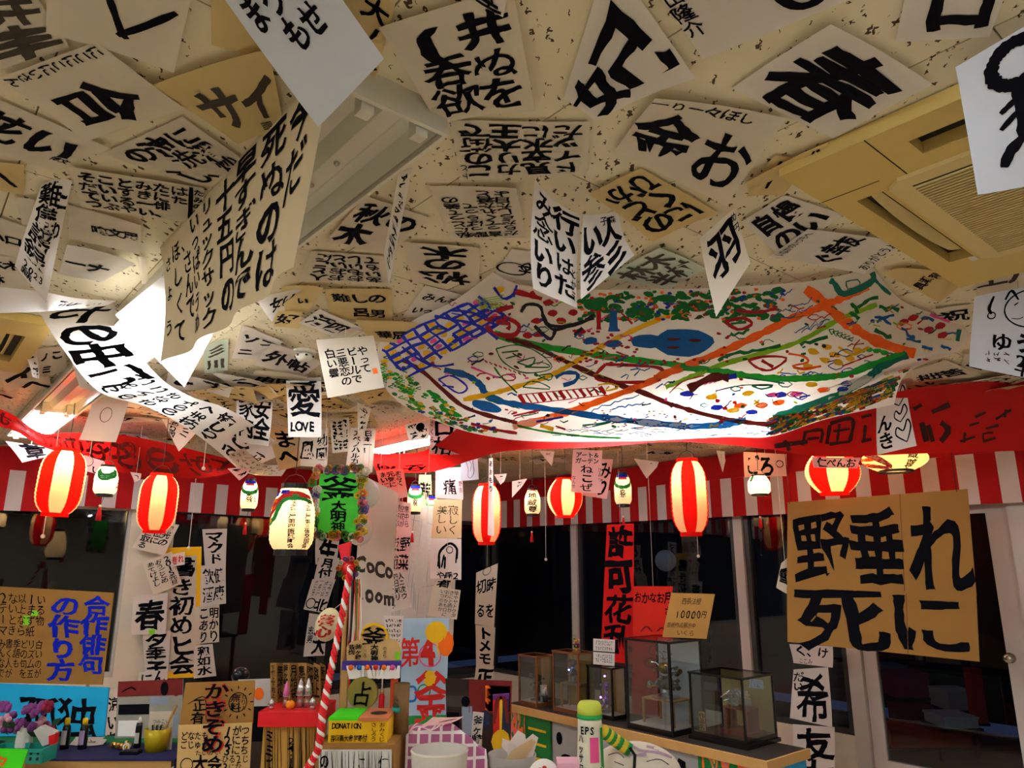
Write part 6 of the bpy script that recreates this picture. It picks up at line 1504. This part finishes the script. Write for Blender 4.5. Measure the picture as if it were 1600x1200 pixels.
# group photo poster behind
c = pd([(372, 1062), (432, 1060), (430, 1260), (370, 1260)], 3.9)
o, S, W, H, n = board(c, [('d', (.55, .12), .025, .03, 'o'), ('q', (.3, .22, .8, .5), 'k'), ('d', (.95, .1), .02, .025, 'o'), ('q', (.86, .2, 1., .5), 's'), ('d', (.1, .3), .03, .04, 'p'), ('q', (.1, .5, .9, .8), 'g')], 'printed group photo poster behind the cardboard sun-badge sign', mat('photo_print_b', '#c2bdb4', .5, var=.2), .006, 'photo_poster', 'poster')
prop(o, c)
q = PD(376, 1055, 3.95); o = thing('net_bag', 'dark shiny plastic bag above the cardboard sun-badge sign', 'bag', q); MB().ball(q, .045, 14, 8, .9).build('bag', M_INKB, o, True); MB().tube([q, Vector((q.x, q.y + .06, .3)), Vector((q.x, q.y + .06, 0))], .008, 6).build('stand', M_WIRE, o)

# ---- pink plaid blanket over a chair, white bucket on a stool
t = thing('plaid_blanket', 'pink and white plaid blanket heaped over a seat', 'blanket', (PD(700, 1200, 3.5).x, 3.5, .0))
M_PLAID = bpy.data.materials.new('plaid_fabric'); M_PLAID.use_nodes = True
nt = M_PLAID.node_tree; N = nt.nodes; Lk = nt.links; bs = N['Principled BSDF']; bs.inputs['Roughness'].default_value = .95
tc = N.new('ShaderNodeTexCoord'); cb = None
mx0 = N.new('ShaderNodeMix'); mx0.data_type = 'RGBA'; mx0.inputs[6].default_value = lin('#a85a80'); mx0.inputs[7].default_value = lin('#e8dcd8')
ws = []
for dr in ('X', 'Z'):
    w = N.new('ShaderNodeTexWave'); w.wave_type = 'BANDS'; w.bands_direction = dr; w.inputs['Scale'].default_value = 6.5; Lk.new(tc.outputs['Object'], w.inputs['Vector'])
    g = N.new('ShaderNodeMath'); g.operation = 'GREATER_THAN'; g.inputs[1].default_value = .86; Lk.new(w.outputs['Fac'], g.inputs[0]); ws.append(g)
ad = N.new('ShaderNodeMath'); ad.operation = 'MAXIMUM'; Lk.new(ws[0].outputs[0], ad.inputs[0]); Lk.new(ws[1].outputs[0], ad.inputs[1]); Lk.new(ad.outputs[0], mx0.inputs[0]); Lk.new(mx0.outputs[2], bs.inputs['Base Color'])
def blanket(u, v):
    x0, x1 = 634 + 2 * v, 745 + 35 * v
    x = x0 + (x1 - x0) * u
    ytop = 1140 - 12 * math.sin(math.pi * min(u * 1.15, 1)) + (28 * max(0, u - .72) / .28 if u > .72 else 0)
    if v < .45: p = PD(x, ytop, 3.75 - .35 * (v / .45)); p.z += .012 * math.sin(u * 14) - .02 * (v / .45)
    else:
        f = (v - .45) / .55; p = PD(x, ytop, 3.4 - .06 * f); p.z = p.z - .02 - f * .42 + .01 * math.sin(u * 17 + f * 3)
        p.y += .025 * math.sin(u * 13 + 1) * f
    return p
MB().grid(blanket, 40, 24).build('blanket_cloth', M_PLAID, t, True)
q = PD(690, 1180, 3.55); MB().box((q.x, 3.58, .32), .3, .3, .64).build('seat_box', M_CARD, t)
c = [PD(676, 1130, 3.45) + Vector((0, 0, .02)), PD(725, 1130, 3.45) + Vector((0, 0, .02)), PD(705, 1140, 3.38) + Vector((0, 0, .015)), PD(655, 1142, 3.38) + Vector((0, 0, .015))]
paper(c, [('l', [(.4, .5), (.9, .3)], .01, 'g')], 'clear plastic sleeve lying on the plaid blanket', 'pink')
q = PD(680, 1300, 2.85); bt = PD(680, 1181, 2.85).z; br = 42 * 2.85 / 1140
t = thing('white_bucket', 'white frosted plastic bucket in front of the plaid blanket', 'bucket', (q.x, 2.95, bt - .26))
MB().lathe((q.x, 2.95, bt - .26), [(br * .86, 0), (br * .93, .13), (br, .255), (br, .26), (br * .95, .26), (br * .88, .03), (.001, .03)], 28).build('shell', mat('frosted_plastic', '#e3dccf', .5, trans=.3), t, True)
MB().lathe((q.x, 2.95, bt - .008), [(br * 1.0, 0), (br * 1.03, .004), (br * 1.0, .009)], 28, cap=False).build('rim', M_CREAMP, t, True)
ts = thing('stool', 'low wooden stool carrying the white bucket', 'stool', (q.x, 2.95, 0))
MB().box((q.x, 2.95, bt - .2755), .26, .26, .03).build('seat', M_WOOD, ts)
for sx in (-1, 1):
    for sy in (-1, 1): MB().box((q.x + sx * .1, 2.95 + sy * .1, (bt - .29) / 2), .03, .03, bt - .29).build('leg', M_WOOD, ts)

# ---- display table with glass cases
ZT = .62
T1 = PZ(1190, 1189, ZT)
N_, tl, td, _ = near_box(792, 1190, 1240, 1180, 1189, ZT)
t = thing('display_table', 'long low table with wooden edge and painted panels carrying glass cases', 'table', (T1.x, T1.y, 0))
def TP(s, d, z): return Vector((T1.x, T1.y, 0)) + RD * s + LD * d + UP * z
def tbox(s0, s1, d0, d1, z0, z1, nm, m, par=None):
    c = TP((s0 + s1) / 2, (d0 + d1) / 2, (z0 + z1) / 2)
    return MB().box(c, abs(s1 - s0), abs(d1 - d0), z1 - z0, (RD, LD, UP)).build(nm, m, par or t)
td = max(td, .42)
tbox(-.02, tl + .02, .012, td, ZT - .03, ZT, 'table_top', mat('table_top_dark', '#26221e', .6))
tbox(-.02, tl + .02, -.006, .012, ZT - .045, ZT + .003, 'wooden_edge', M_WOOD)
tbox(-.035, -.02, -.006, td, ZT - .045, ZT + .003, 'wooden_edge', M_WOOD)
M_PAINT = mat('splash_paint', '#c86a34', .8)
nt = M_PAINT.node_tree; N = nt.nodes; Lk = nt.links
vo = N.new('ShaderNodeTexNoise'); vo.inputs['Scale'].default_value = 9; vo.inputs['Detail'].default_value = 1; tc = N.new('ShaderNodeTexCoord'); mp = N.new('ShaderNodeMapping'); mp.inputs['Scale'].default_value = (1.6, 1.6, .6); Lk.new(tc.outputs['Object'], mp.inputs[0]); Lk.new(mp.outputs[0], vo.inputs['Vector'])
cr_ = N.new('ShaderNodeValToRGB'); cr_.color_ramp.interpolation = 'CONSTANT'
for i, (ps, cc) in enumerate([(0, '#127a34'), (.44, '#f06a20'), (.5, '#e0708c'), (.54, '#128a3c'), (.6, '#e8a030'), (.66, '#d890a0')]):
    e = cr_.color_ramp.elements[i] if i < 2 else cr_.color_ramp.elements.new(ps); e.position = ps; e.color = lin(cc)
Lk.new(vo.outputs['Fac'], cr_.inputs[0]); Lk.new(cr_.outputs[0], N['Principled BSDF'].inputs['Base Color'])
L1_, L2_, L3_ = tl - .16, tl - .42, .42
tbox(L1_, tl, .03, .045, .02, ZT - .045, 'painted_panel', M_PAINT)
tbox(L2_, L1_ - .002, .03, .045, .02, ZT - .045, 'green_panel', mat('green_panel', '#0c6a2a', .7, var=.2, scale=6))
wp = tbox(L3_, L2_ - .002, .05, .065, .02, ZT - .045, 'white_panel', mat('grey_white_panel', '#a9a9a6', .7, var=.1))
tbox(.0, L3_ - .002, .03, .045, .02, ZT - .045, 'painted_panel', M_PAINT)
tbox(-.005, .01, .03, td, .02, ZT - .045, 'painted_panel', mat('cyan_panel', '#1590c0', .7, var=.3, scale=5))
for s in (.03, tl - .03): tbox(s - .02, s + .02, td - .05, td - .01, 0, ZT - .03, 'leg', M_WOODD)
for k in range(5): tbox(L2_ + .04, L1_ - .04, .027, .031, .12 + k * .09, .135 + k * .09, 'yellow_stripe', M_YEL)
cS = [TP(L2_, .0485, ZT - .05), TP(L3_, .0485, ZT - .05), TP(L3_, .0485, .05), TP(L2_, .0485, .05)]
S, W, H = quad_surface(cS)
ink_onto(S, W, H, [('d', (.06, .2), .03, .04), ('d', (.12, .42), .06, .03), ('l', [(.3, .1), (.33, .4), (.28, .7)], .08), ('l', [(.55, .05), (.6, .5)], .1), ('d', (.75, .3), .08, .1), ('l', [(.9, .1), (.85, .5)], .07), ('d', (.45, .35), .05, .05)], wp, 'black_cow_marks')

GLC = glass('case_glass', '#e8eef0', .07, .93)
def sculpt(base, h, w, label, seed, mets=(M_SILV, M_DKM), name='metal_sculpture'):
    """little figure soldered from scrap: stacked drums, arms, wheels, wires"""
    rnd = random.Random(seed); t = thing(name, label, 'sculpture', base)
    z = 0
    MB().lathe(base, [(w * .5, 0), (w * .5, h * .03), (w * .3, h * .05)], 14).build('foot', mets[0], t); z = h * .05
    for k, (r, hh) in enumerate(((.22, .2), (.3, .25), (.2, .12), (.26, .22))):
        MB().lathe(base + UP * z, [(w * r * .8, 0), (w * r, h * hh * .2), (w * r * .9, h * hh * .8), (w * r * .5, h * hh)], 12).build(('leg_drum', 'body_drum', 'neck_spring', 'head_can')[k], mets[k % len(mets)], t, True); z += h * hh
    for k in range(16):
        a = rnd.uniform(0, 6.28); p = base + UP * h * rnd.uniform(.15, .8) + Vector((math.cos(a), math.sin(a), 0)) * w * .2
        q = p + Vector((math.cos(a), math.sin(a), rnd.uniform(-.3, .6))) * w * rnd.uniform(.15, .4)
        MB().tube([p, (p + q) / 2 + UP * h * .03, q], w * .03, 5).build('arm_rod', mets[k % len(mets)], t)
        MB().lathe(q, [(w * .09, -w * .015), (w * .1, 0), (w * .09, w * .015)], 10, (rnd.uniform(-1, 1), -1, rnd.uniform(-1, 1))).build('gear_wheel', mets[(k + 1) % len(mets)], t)
    for k in range(3): MB().tube([base + UP * h * .9, base + UP * h * 1.05 + Vector((rnd.uniform(-.3, .3) * w, 0, 0)), base + UP * h * 1.12 + Vector((rnd.uniform(-.5, .5) * w, rnd.uniform(-.2, .2) * w, 0))], w * .015, 4).build('antenna', mets[0], t)
    return t
def glass_case(x0, x1, x2, yt, yb, fm, backm, label, basem=None, bh=.025, th=.011, stepped=False):
    N0, a, b, h = near_box(x0, x1, x2, yt, yb, ZT + .0006)
    t = thing('glass_case', label, 'display case', N0 + RD * a / 2 + LD * b / 2)
    def bx(s0, s1, d0, d1, z0, z1, nm, m): return MB().box(N0 + RD * ((s0 + s1) / 2) + LD * ((d0 + d1) / 2) + UP * ((z0 + z1) / 2), s1 - s0, d1 - d0, z1 - z0, (RD, LD, UP)).build(nm, m, t)
    basem = basem or fm
    bx(0, a, 0, b, 0, bh, 'base', basem)
    if stepped: bx(-.012, a + .012, -.012, b + .012, 0, bh * .5, 'base_step', basem)
    bx(.012, a - .012, .012, b - .012, bh, bh + .003, 'floor_sheet', M_CREAMP if not stepped else mat('dark_floor', '#3a2018', .5))
    for s in (th / 2, a - th / 2):
        for d in (th / 2, b - th / 2): bx(s - th / 2, s + th / 2, d - th / 2, d + th / 2, bh, h - th, 'corner_post', fm)
    bx(-.004, a + .004, -.004, th, h - th, h, 'top_rail', fm); bx(-.004, a + .004, b - th, b + .004, h - th, h, 'top_rail', fm)
    bx(-.004, th, th, b - th, h - th, h, 'top_rail', fm); bx(a - th, a + .004, th, b - th, h - th, h, 'top_rail', fm)
    bx(th, a - th, th, b - th, h - .005, h - .001, 'top_pane', GLC)
    bx(th, a - th, .003, .006, bh, h - th, 'front_pane', GLC); bx(.003, .006, th, b - th, bh, h - th, 'side_pane', GLC); bx(a - .006, a - .003, th, b - th, bh, h - th, 'side_pane', GLC)
    bx(th, a - th, b - .009, b - .004, bh, h - th, 'back_panel', backm)
    return t, N0, a, b, h, bh
M_GOLD = mat('gold_foil', '#b59a52', .4, .35, var=.2, scale=6); M_TANB = mat('tan_backing', '#b3823e', .7, var=.12); M_WHB = mat('white_backing', '#c9c8c2', .7, var=.06)
def inside(N0, a, b, bh, fs, fd): return N0 + RD * a * fs + LD * b * fd + UP * (bh + .0035)
c1 = glass_case(810, 839, 866, 1026, 1106, M_WOODD, M_TANB, 'brown wooden glass case with cans, the smallest by the table end')
sculpt(inside(*c1[1:4], c1[5], .45, .5), c1[4] * .62, .1, 'tall tin figure inside the smallest brown glass case', 1, (M_SILV, M_DKM))
q = inside(*c1[1:4], c1[5], .15, .55); lathe_thing('tin_can', 'wire-wrapped can inside the smallest brown glass case', 'can', q, [('can', [(.03, 0), (.031, .05), (.03, .1)], M_SILV), ('lid', [(.026, .1), (.026, .108)], M_CREAMP)])
c2 = glass_case(864, 905, 930, 1021, 1119, M_WOODD, M_TANB, 'brown wooden glass case holding a figure on a small wooden frame')
def mini_table(c, fs0, fs1, hh, label):
    _, N0, a, b, h, bh = c; t = thing('wooden_frame', label, 'stand', inside(N0, a, b, bh, (fs0 + fs1) / 2, .5))
    k = .006
    p = [inside(N0, a, b, bh, f, d) for f in (fs0, fs1) for d in (.25, .75)]
    for q in p: MB().box(q + UP * (hh / 2), k * 2, k * 2, hh, (RD, LD, UP)).build('leg', M_WOOD, t)
    MB().box((p[0] + p[3]) / 2 + UP * (hh + .004), (p[0] - p[2]).length + .015, (p[0] - p[1]).length + .015, .008, (RD, LD, UP)).build('top', M_WOOD, t)
    return (p[0] + p[3]) / 2 + UP * (hh + .0085)
q = mini_table(c2, .2, .8, c2[4] * .38, 'small open wooden frame inside the taller brown glass case')
sculpt(q, c2[4] * .46, .085, 'spindly wire figure on the wooden frame in the taller brown case', 2, (M_SILV, M_DKM))
c3 = glass_case(918, 958, 981, 1044, 1127, M_BLKW, M_TANB, 'small black-framed glass case with a lit wire figure')
sculpt(inside(*c3[1:4], c3[5], .5, .5), c3[4] * .7, .08, 'wire figure with purple glow inside the small black case', 3, (M_SILV, mat('violet_glow_metal', '#a06ab0', .3, .7)))  # purple glow of the case lights put into the metal's colour
c4 = glass_case(980, 1052, 1104, 1003, 1153, M_BLKW, M_WHB, 'tall black-framed glass case, the largest, under the price card', th=.014, bh=.03)
q = mini_table(c4, .15, .8, c4[4] * .26, 'small wooden table inside the largest black case')
sculpt(q, c4[4] * .46, .17, 'intricate soldered metal figure on the wooden table in the largest case', 4, (M_SILV, M_DKM, M_SILV, M_BRASS))
c5 = glass_case(1081, 1167, 1216, 1060, 1172, M_BLKW, M_GOLD, 'wide black-based glass case with gold backing', stepped=True, bh=.04)
_, N0, a, b, h, bh = c5
t = thing('model_engine', 'metal model engine with spoked wheel on a red stand in the gold-backed case', 'sculpture', inside(N0, a, b, bh, .35, .5))
q = inside(N0, a, b, bh, .35, .5); M_RW = mat('red_wood', '#7c2c16', .4, var=.15)
MB().box(q + UP * .01, a * .55, b * .5, .02, (RD, LD, UP)).build('stand_base', M_RW, t)
for s in (-.2, .2): MB().box(q + RD * a * s + UP * h * .2, .012, b * .35, h * .34, (RD, LD, UP)).build('stand_leg', M_RW, t)
MB().box(q + UP * (h * .37), a * .48, b * .3, .012, (RD, LD, UP)).build('stand_top', M_RW, t)
ec = q + UP * h * .5
MB().box(ec, a * .28, b * .24, h * .14, (RD, LD, UP)).build('engine_block', M_SILV, t)
for k in range(4): MB().cyl(ec + RD * a * (-.12 + k * .08) + UP * h * .05, ec + RD * a * (-.12 + k * .08) + UP * h * .14, a * .035, 10).build('cylinder', M_SILV, t)
wc = ec - LD * (b * .16)
MB().lathe(wc, [(h * .08, -.004), (h * .095, -.004), (h * .095, .004), (h * .08, .004), (h * .08, -.004)], 20, LD, cap=False).build('wheel_rim', M_SILV, t)
for k in range(6):
    d = RD * math.cos(k * 1.047) + UP * math.sin(k * 1.047); MB().tube([wc, wc + d * h * .085], .0025, 4).build('spoke', M_SILV, t)
for k in range(10):
    p = ec + RD * a * random.uniform(-.2, .2) + UP * h * random.uniform(-.08, .12) - LD * b * .1; MB().tube([p, p + RD * random.uniform(-.04, .04) + UP * random.uniform(-.03, .05), p + RD * random.uniform(-.05, .05) - LD * .02], .0035, 5).build('pipe', random.choice((M_SILV, M_BRASS)), t)
q = inside(N0, a, b, bh, .86, .12)
board([q + RD * .02 + UP * .1, q - RD * .02 + UP * .1, q - RD * .02, q + RD * .02], [('v', ['作品名'], B, .01)], 'small upright wooden name tag in the gold-backed case', M_WOOD, .006, 'name_tag', 'tag')
cc = [N0 + RD * a * f + LD * (b - .012) + UP * h * g for f, g in ((.42, .88), (.16, .88), (.16, .74), (.42, .74))]
paper(cc, [('h', ['だいじに', 'してね'], B, .0, 'c')], 'pale blue paper note on the gold backing', 'blue')
for cs, (fs, fd, fz_), hx in ((c2, (.5, .5, .62), '#7080ff'), (c3, (.4, .5, .72), '#8a70ff'), (c3, (.55, .45, .3), '#e070ff')):
    q = inside(*cs[1:4], cs[5], fs, fd) + UP * cs[4] * fz_ - LD * .04; o = thing('led_lamp', 'tiny glowing violet-blue light inside a glass case', 'light', q, 'case lights')
    MB().ball(q, .006, 8, 5).build('led', mat('led_' + hx[1:], hx, .4, emit=12), o); MB().tube([q, q + LD * .02 - UP * .02, Vector((q.x, q.y, cs[1].z + cs[5] + .004))], .001, 4).build('wire', M_WIRE, o)
# things standing on the cases
q = c2[1] + RD * c2[2] * .3 + LD * c2[3] * .4 + UP * (c2[4] + .0006)
sculpt(q, .1, .06, 'tiny coloured figure on a stand on top of the taller brown case', 7, (M_BRASS, M_LEAF, mat('rose_metal', '#b03060', .4, .5)))
zt3 = c3[1] + RD * c3[2] * .5 + LD * .01 + UP * (c3[4] + .0006)
c = [PV(927, 997, zt3, Y1), PV(961, 999, zt3, Y1), PV(960, 1040, zt3, Y1), PV(927, 1037, zt3, Y1)]
dz = zt3.z - min(c[2].z, c[3].z); c = [p + UP * dz for p in c]
board(c, [('h', ['さわらないで', 'くださいね！'], (.08, .05, .92, .25), .0), ('q', (0, .47, 1, .52), 'g'), ('s', 8, 3, (.1, .3, .9, .42), .002), ('s', 8, 4, (.1, .58, .9, .9), .002)], 'white printed notice card standing on the small black case', PAPER['white'], .003, 'notice_card', 'card')
zt4 = c4[1] + RD * c4[2] * .5 + LD * .06 + UP * (c4[4] + .0006)
c = [PV(1049, 926, zt4, Y1), PV(1117, 928, zt4, Y1), PV(1104, 998, zt4, Y1), PV(1035, 995, zt4, Y1)]
dz = zt4.z - min(c[2].z, c[3].z); c = [p + UP * dz for p in c]
board(c, [('h', ['西長法橙'], (.28, .1, .72, .25), -.004), ('h', ['10000円'], (.18, .32, .9, .62), .005), ('h', ['芸術作品展示中'], (.05, .66, .7, .78), -.006), ('h', ['いくら'], (.3, .82, .7, .95), -.006)], 'cardboard price card 10000円 on the largest glass case', M_CARD, .006, 'price_card', 'sign')

# ---- paper tower, painted pillow, ball and box in the foreground
q = PD(926, 1230, 2.9); tz = PD(926, 1100, 2.9).z; R = 18 * 2.9 / 1140
fz = PD(926, 1290, 2.9).z
t = thing('paper_tower', 'green and white papier-mache tower with yellow cap', 'sculpture', (q.x, 2.95, fz))
MB().lathe((q.x, 2.95, fz), [(R * 1.15, 0), (R * 1.1, (tz - fz) * .4), (R * .98, (tz - fz) * .82), (R * .96, (tz - fz) * .86)], 22).build('tower_shaft', mat('tower_white', '#d9d3b8', .8, var=.06), t, True)
MB().lathe((q.x, 2.95, fz + (tz - fz) * .86), [(R * 1.04, 0), (R * 1.04, (tz - fz) * .03), (R * .98, (tz - fz) * .035)], 22).build('green_band', mat('tower_green', '#1e9a48', .7, var=.1), t, True)
MB().lathe((q.x, 2.95, fz + (tz - fz) * .895), [(R * 1.0, 0), (R * 1.0, (tz - fz) * .07), (R * .8, (tz - fz) * .105)], 22).build('yellow_cap', mat('tower_yellow', '#c4cf4a', .7, var=.15), t, True)
def tS(u, v, off=0.):
    a_ = (u - .5) * 2.6; r = R * (.97 + .16 * v) + .002 + off; return Vector((q.x + math.sin(a_) * r, 2.95 - math.cos(a_) * r, fz + (tz - fz) * (.84 - .84 * v)))
tx = [('h', ['EPS'], (.15, .04, .6, .12), .02), ('v', ['ハッサ日ノヰて工'], (.08, .12, .26, .9), .015), ('q', (.45, .15, .72, .4), 'm'), ('q', (.8, .06, .95, .45), 'n')]
for j in range(9):
    for k in range(5): tx.append(('d', (.32 + k * .15 + (j % 2) * .05, .46 + j * .06), .006, .004, 'n'))
ink_onto(tS, R * 2.6, (tz - fz) * .84, tx, t, 'painted_marks')
pc = PD(1000, 1230, 2.95)
t = thing('painted_pillow', 'white painted pillow-like sculpture with faces and a striped arm', 'sculpture', (pc.x, 3.05, fz))
pb = MB(); PRZ = (PD(1000, 1158, 3.05).z - fz) / 2 - .0005
def pil(u, v):
    a_ = u * 2 * math.pi; b_ = (v - .5) * math.pi
    cx = math.cos(b_); d = Vector((math.copysign(abs(math.cos(a_)) ** .8, math.cos(a_)) * cx * .18, math.sin(a_) * cx * .1, math.sin(b_) * PRZ))
    return Vector((pc.x, 3.05, fz + PRZ)) + d
pb.grid(pil, 32, 16); M_PIL = mat('painted_plaster', '#dccfba', .8, var=.06); pb.build('body', M_PIL, t, True)
pbv = BVHTree.FromPolygons([tuple(v) for v in pb.v], pb.f)
mb = MB(); mb.cur = 0
for q2, w in [([(985, 1162), (1000, 1172), (1030, 1176), (1050, 1184)], 4), ([(975, 1172), (990, 1180), (1010, 1178)], 5), ([(1010, 1166), (1030, 1170)], 5)]: paint(mb, pbv, q2, w)
mb.cur = 1
for q2, w in [([(950, 1180), (965, 1176), (975, 1184)], 1.2), ([(960, 1190), (975, 1196)], 1.2), ([(1010, 1190), (1030, 1186), (1045, 1195)], 1.2)]: paint(mb, pbv, q2, w)
if mb.f: mb.build('painted_faces', [mat('mauve_paint', '#a98a9c', .8), INKS['k']], t)
ap = [PD(942, 1142, 2.96), PD(952, 1150, 2.97), PD(966, 1160, 2.98), PD(984, 1172, 2.98)]
for k in range(8):
    a0, a1 = catmull(ap, k / 8), catmull(ap, (k + 1) / 8); MB().cyl(a0, a1, .024, 12, .024).build('arm_band', [mat('band_yellow', '#d8c02a', .7), mat('band_green', '#1c8a3c', .7)][k % 2], t, True)
MB().tube([PD(984, 1168, 2.93), PD(992, 1180, 2.92), PD(990, 1230, 2.92)], .006, 6).build('black_strap', M_INKB, t)
t3 = thing('low_bench', 'low wooden bench under the painted pillow and paper tower', 'bench', (pc.x - .1, 3.02, 0))
MB().box((pc.x - .15, 3.03, fz - .0156), .75, .34, .03).build('seat', M_WOOD, t3)
for sx in (-.33, .33):
    for sy in (-.13, .13): MB().box((pc.x - .15 + sx, 3.03 + sy, (fz - .031) / 2), .035, .035, fz - .031).build('leg', M_WOOD, t3)
q = PD(850, 1202, 2.98); R = .06
o = thing('painted_ball', 'white ball with red painted marks beside the paper tower', 'ball', (q.x, 2.98, fz)); bc_ = Vector((q.x, 2.98, PD(850, 1186, 2.98).z - R))
MB().ball(bc_, R, 20, 12).build('skin', M_BALL, o, True)
def blS(u, v, off=0.):
    a_ = (u - .5) * 2.2; b_ = (.5 - v) * 2; r = R + .001 + off; return bc_ + Vector((math.sin(a_) * math.cos(b_), -math.cos(a_) * math.cos(b_), math.sin(b_))) * r
ink_onto(blS, .12, .12, [('d', (.35, .2), .012, .008, 'r'), ('d', (.6, .25), .015, .008, 'r'), ('d', (.5, .12), .01, .006, 'r'), ('h', ['心'], (.3, .3, .7, .6), .03, 'r')], o, 'painted_marks')
MB().cyl(Vector((bc_.x, bc_.y, fz)), Vector((bc_.x, bc_.y, bc_.z - R * .9)), .03, 12).build('ring_stand', M_WOOD, o)
q = PD(888, 1215, 2.95); o = thing('speckled_box', 'pink box speckled with bright paint between ball and tower', 'box', (q.x, 2.97, fz)); zt_ = PD(888, 1190, 2.95).z
MB().box((q.x, 2.97, (zt_ + fz) / 2), .08, .1, zt_ - fz).build('body', mat('pink_box', '#e0a8b8', .7, var=.1), o)
S, W, H = quad_surface([Vector((q.x - .04, 2.919, zt_)), Vector((q.x + .04, 2.919, zt_)), Vector((q.x + .04, 2.919, fz)), Vector((q.x - .04, 2.919, fz))])
ink_onto(S, W, H, [('d', (random.uniform(.1, .9), random.uniform(.05, .6)), .006, .005, random.choice('mboy')) for _ in range(14)], o, 'paint_specks')
# waste basket with crumpled paper, painted totem, sign stake, stage photo poster
wz = PD(800, 1182, 3.4).z
q = PD(800, 1182, 3.4); o = thing('paper_basket', 'translucent bin with crumpled paper beside the green table panel', 'bin', (q.x, 3.45, 0))
MB().lathe((q.x, 3.45, 0), [(.085, 0), (.1, wz * .6), (.105, wz), (.1, wz), (.09, wz * .5), (.001, wz * .4)], 20).build('bin_shell', mat('frosted_bin', '#b9b0a4', .6, trans=.3), o, True)
for k in range(4):
    p = Vector((q.x + random.uniform(-.05, .05), 3.42 + random.uniform(-.03, .03), wz - .01)); d = Vector((random.uniform(-1, 1), 0, 1)).normalized() * .09; s = Vector((random.uniform(.5, 1), random.uniform(-.4, .4), 0)).normalized() * .045
    MB().add([p - s, p + s, p + s * .7 + d, p + d * 1.2, p - s + d * .6], [(0, 1, 2, 3, 4)]).build('crumpled_sheet', PAPER['white' if k else 'tan'], o)
c = pd([(770, 1086), (796, 1084), (790, 1240), (772, 1240)], 4.3)
o, S, W, H, n = board(c, [('q', (.0, .05, .5, .45), 'r'), ('q', (.5, .05, 1., .45), 's'), ('l', [(.05, .3), (.25, .08), (.5, .03), (.75, .08), (.95, .3)], .02, 'v'), ('l', [(.5, .02), (.5, .42)], .014, 'y'), ('d', (.5, .48), .05, .06, 'y'), ('l', [(.1, .55), (.5, .5), (.9, .55)], .03, 'r'), ('q', (.1, .6, .5, .8), 'n'), ('q', (.5, .6, .9, .8), 'c'), ('l', [(.2, .65), (.6, .7), (.3, .85)], .02, 'l')], 'tall painted totem board in red, purple and green', mat('purple_paint', '#5a2a78', .7, var=.2), .02, 'painted_totem', 'painted board'); prop(o, c)
c = pd([(739, 1112), (756, 1114), (746, 1230), (730, 1230)], 4.2); o, S, W, H, n = board(c, [('v', ['釜ヶ崎の芸術'], (.1, .05, .95, .8), .015)], 'narrow white sign stake 釜ヶ崎 leaning by the stage photo', PAPER['white'], .006, 'sign_stake', 'sign'); prop(o, c)
c = pd([(696, 1060), (800, 1064), (796, 1240), (700, 1240)], 4.6)
o, S, W, H, n = board(c, [('q', (.35, .0, 1., .3), 'v'), ('q', (.6, .05, .98, .28), 'o'), ('q', (.0, .15, .35, .25), 'g'), ('d', (.3, .2), .025, .03), ('q', (.24, .24, .4, .55), 'p'), ('q', (.3, .5, .42, .8), 'k'), ('d', (.6, .35), .03, .05, 's'), ('q', (.0, .3, .2, .7), 'k')], 'dark printed photo poster of a lit festival stage', mat('dark_print', '#2a1a14', .5, var=.3), .006, 'photo_poster', 'poster'); prop(o, c)
# globe lamp in the yard and stored crates behind the door glass
q = PD(1040, 876, 9.2); o = thing('globe_lamp', 'pale unlit globe lamp seen through the middle right window', 'lamp', q - UP * .14)
MB().ball(q, .13, 18, 12).build('globe', M_BALL, o, True); MB().lathe(q + UP * .12, [(.03, 0), (.03, .05)], 12).build('neck', M_DARK, o); MB().tube([q + UP * .17, Vector((q.x, q.y, 3.0))], .006, 5).build('cord', M_DARK, o)
cr2 = [(1392, 1520, 1142, 1168, 6.5, '#a82818', 'red storage crate lid seen low through the door glass', .4), (1395, 1455, 1052, 1090, 7.2, '#8a2a4a', 'magenta storage box behind the door glass', .3), (1412, 1465, 1104, 1138, 7.0, '#8a3a34', 'brick-red storage box behind the door glass', .3), (1480, 1530, 1080, 1110, 6.9, '#c8c0b4', 'white storage box behind the door glass', .3), (1475, 1530, 1120, 1138, 6.3, '#cfc8bc', 'open white tray behind the door glass', .3), (1420, 1510, 1060, 1098, 7.6, '#1c4a2c', 'dark green storage box behind the door glass', .3), (1350, 1420, 1040, 1075, 7.8, '#5a6470', 'grey clear storage box behind the door glass', .3), (1515, 1545, 1045, 1130, 6.6, '#b01c20', 'red upright post-shaped box behind the door glass', .1)]
shelf = thing('storage_shelf', 'dark storage shelf beyond the door glass', 'shelf', (4.0, 7.2, 0))
for x0, x1, y0, y1, D, hx, lb, dp in cr2:
    a = PD(x0, y0, D); b = PD(x1, y1, D)
    o = thing('storage_box', lb, 'storage box', ((a.x + b.x) / 2, D + dp / 2, b.z)); m = mat('box_' + hx[1:], hx, .5, var=.08)
    MB().box(((a.x + b.x) / 2, D + dp / 2, (a.z + b.z) / 2 - .01), b.x - a.x, dp, a.z - b.z - .02).build('tub', m, o)
    MB().box(((a.x + b.x) / 2, D + dp / 2, a.z - .01), (b.x - a.x) * 1.04, dp * 1.05, .02).build('lid', m, o)
    MB().box(((a.x + b.x) / 2, D + dp / 2, b.z - .012), (b.x - a.x) * 1.2, dp * 1.1, .02).build('shelf_board', M_DARK, shelf)
    MB().box(((a.x + b.x) / 2, D + dp * 1.05 + .03, (b.z + .1) / 2), .03, .03, b.z + .1).build('shelf_post', M_DARK, shelf)
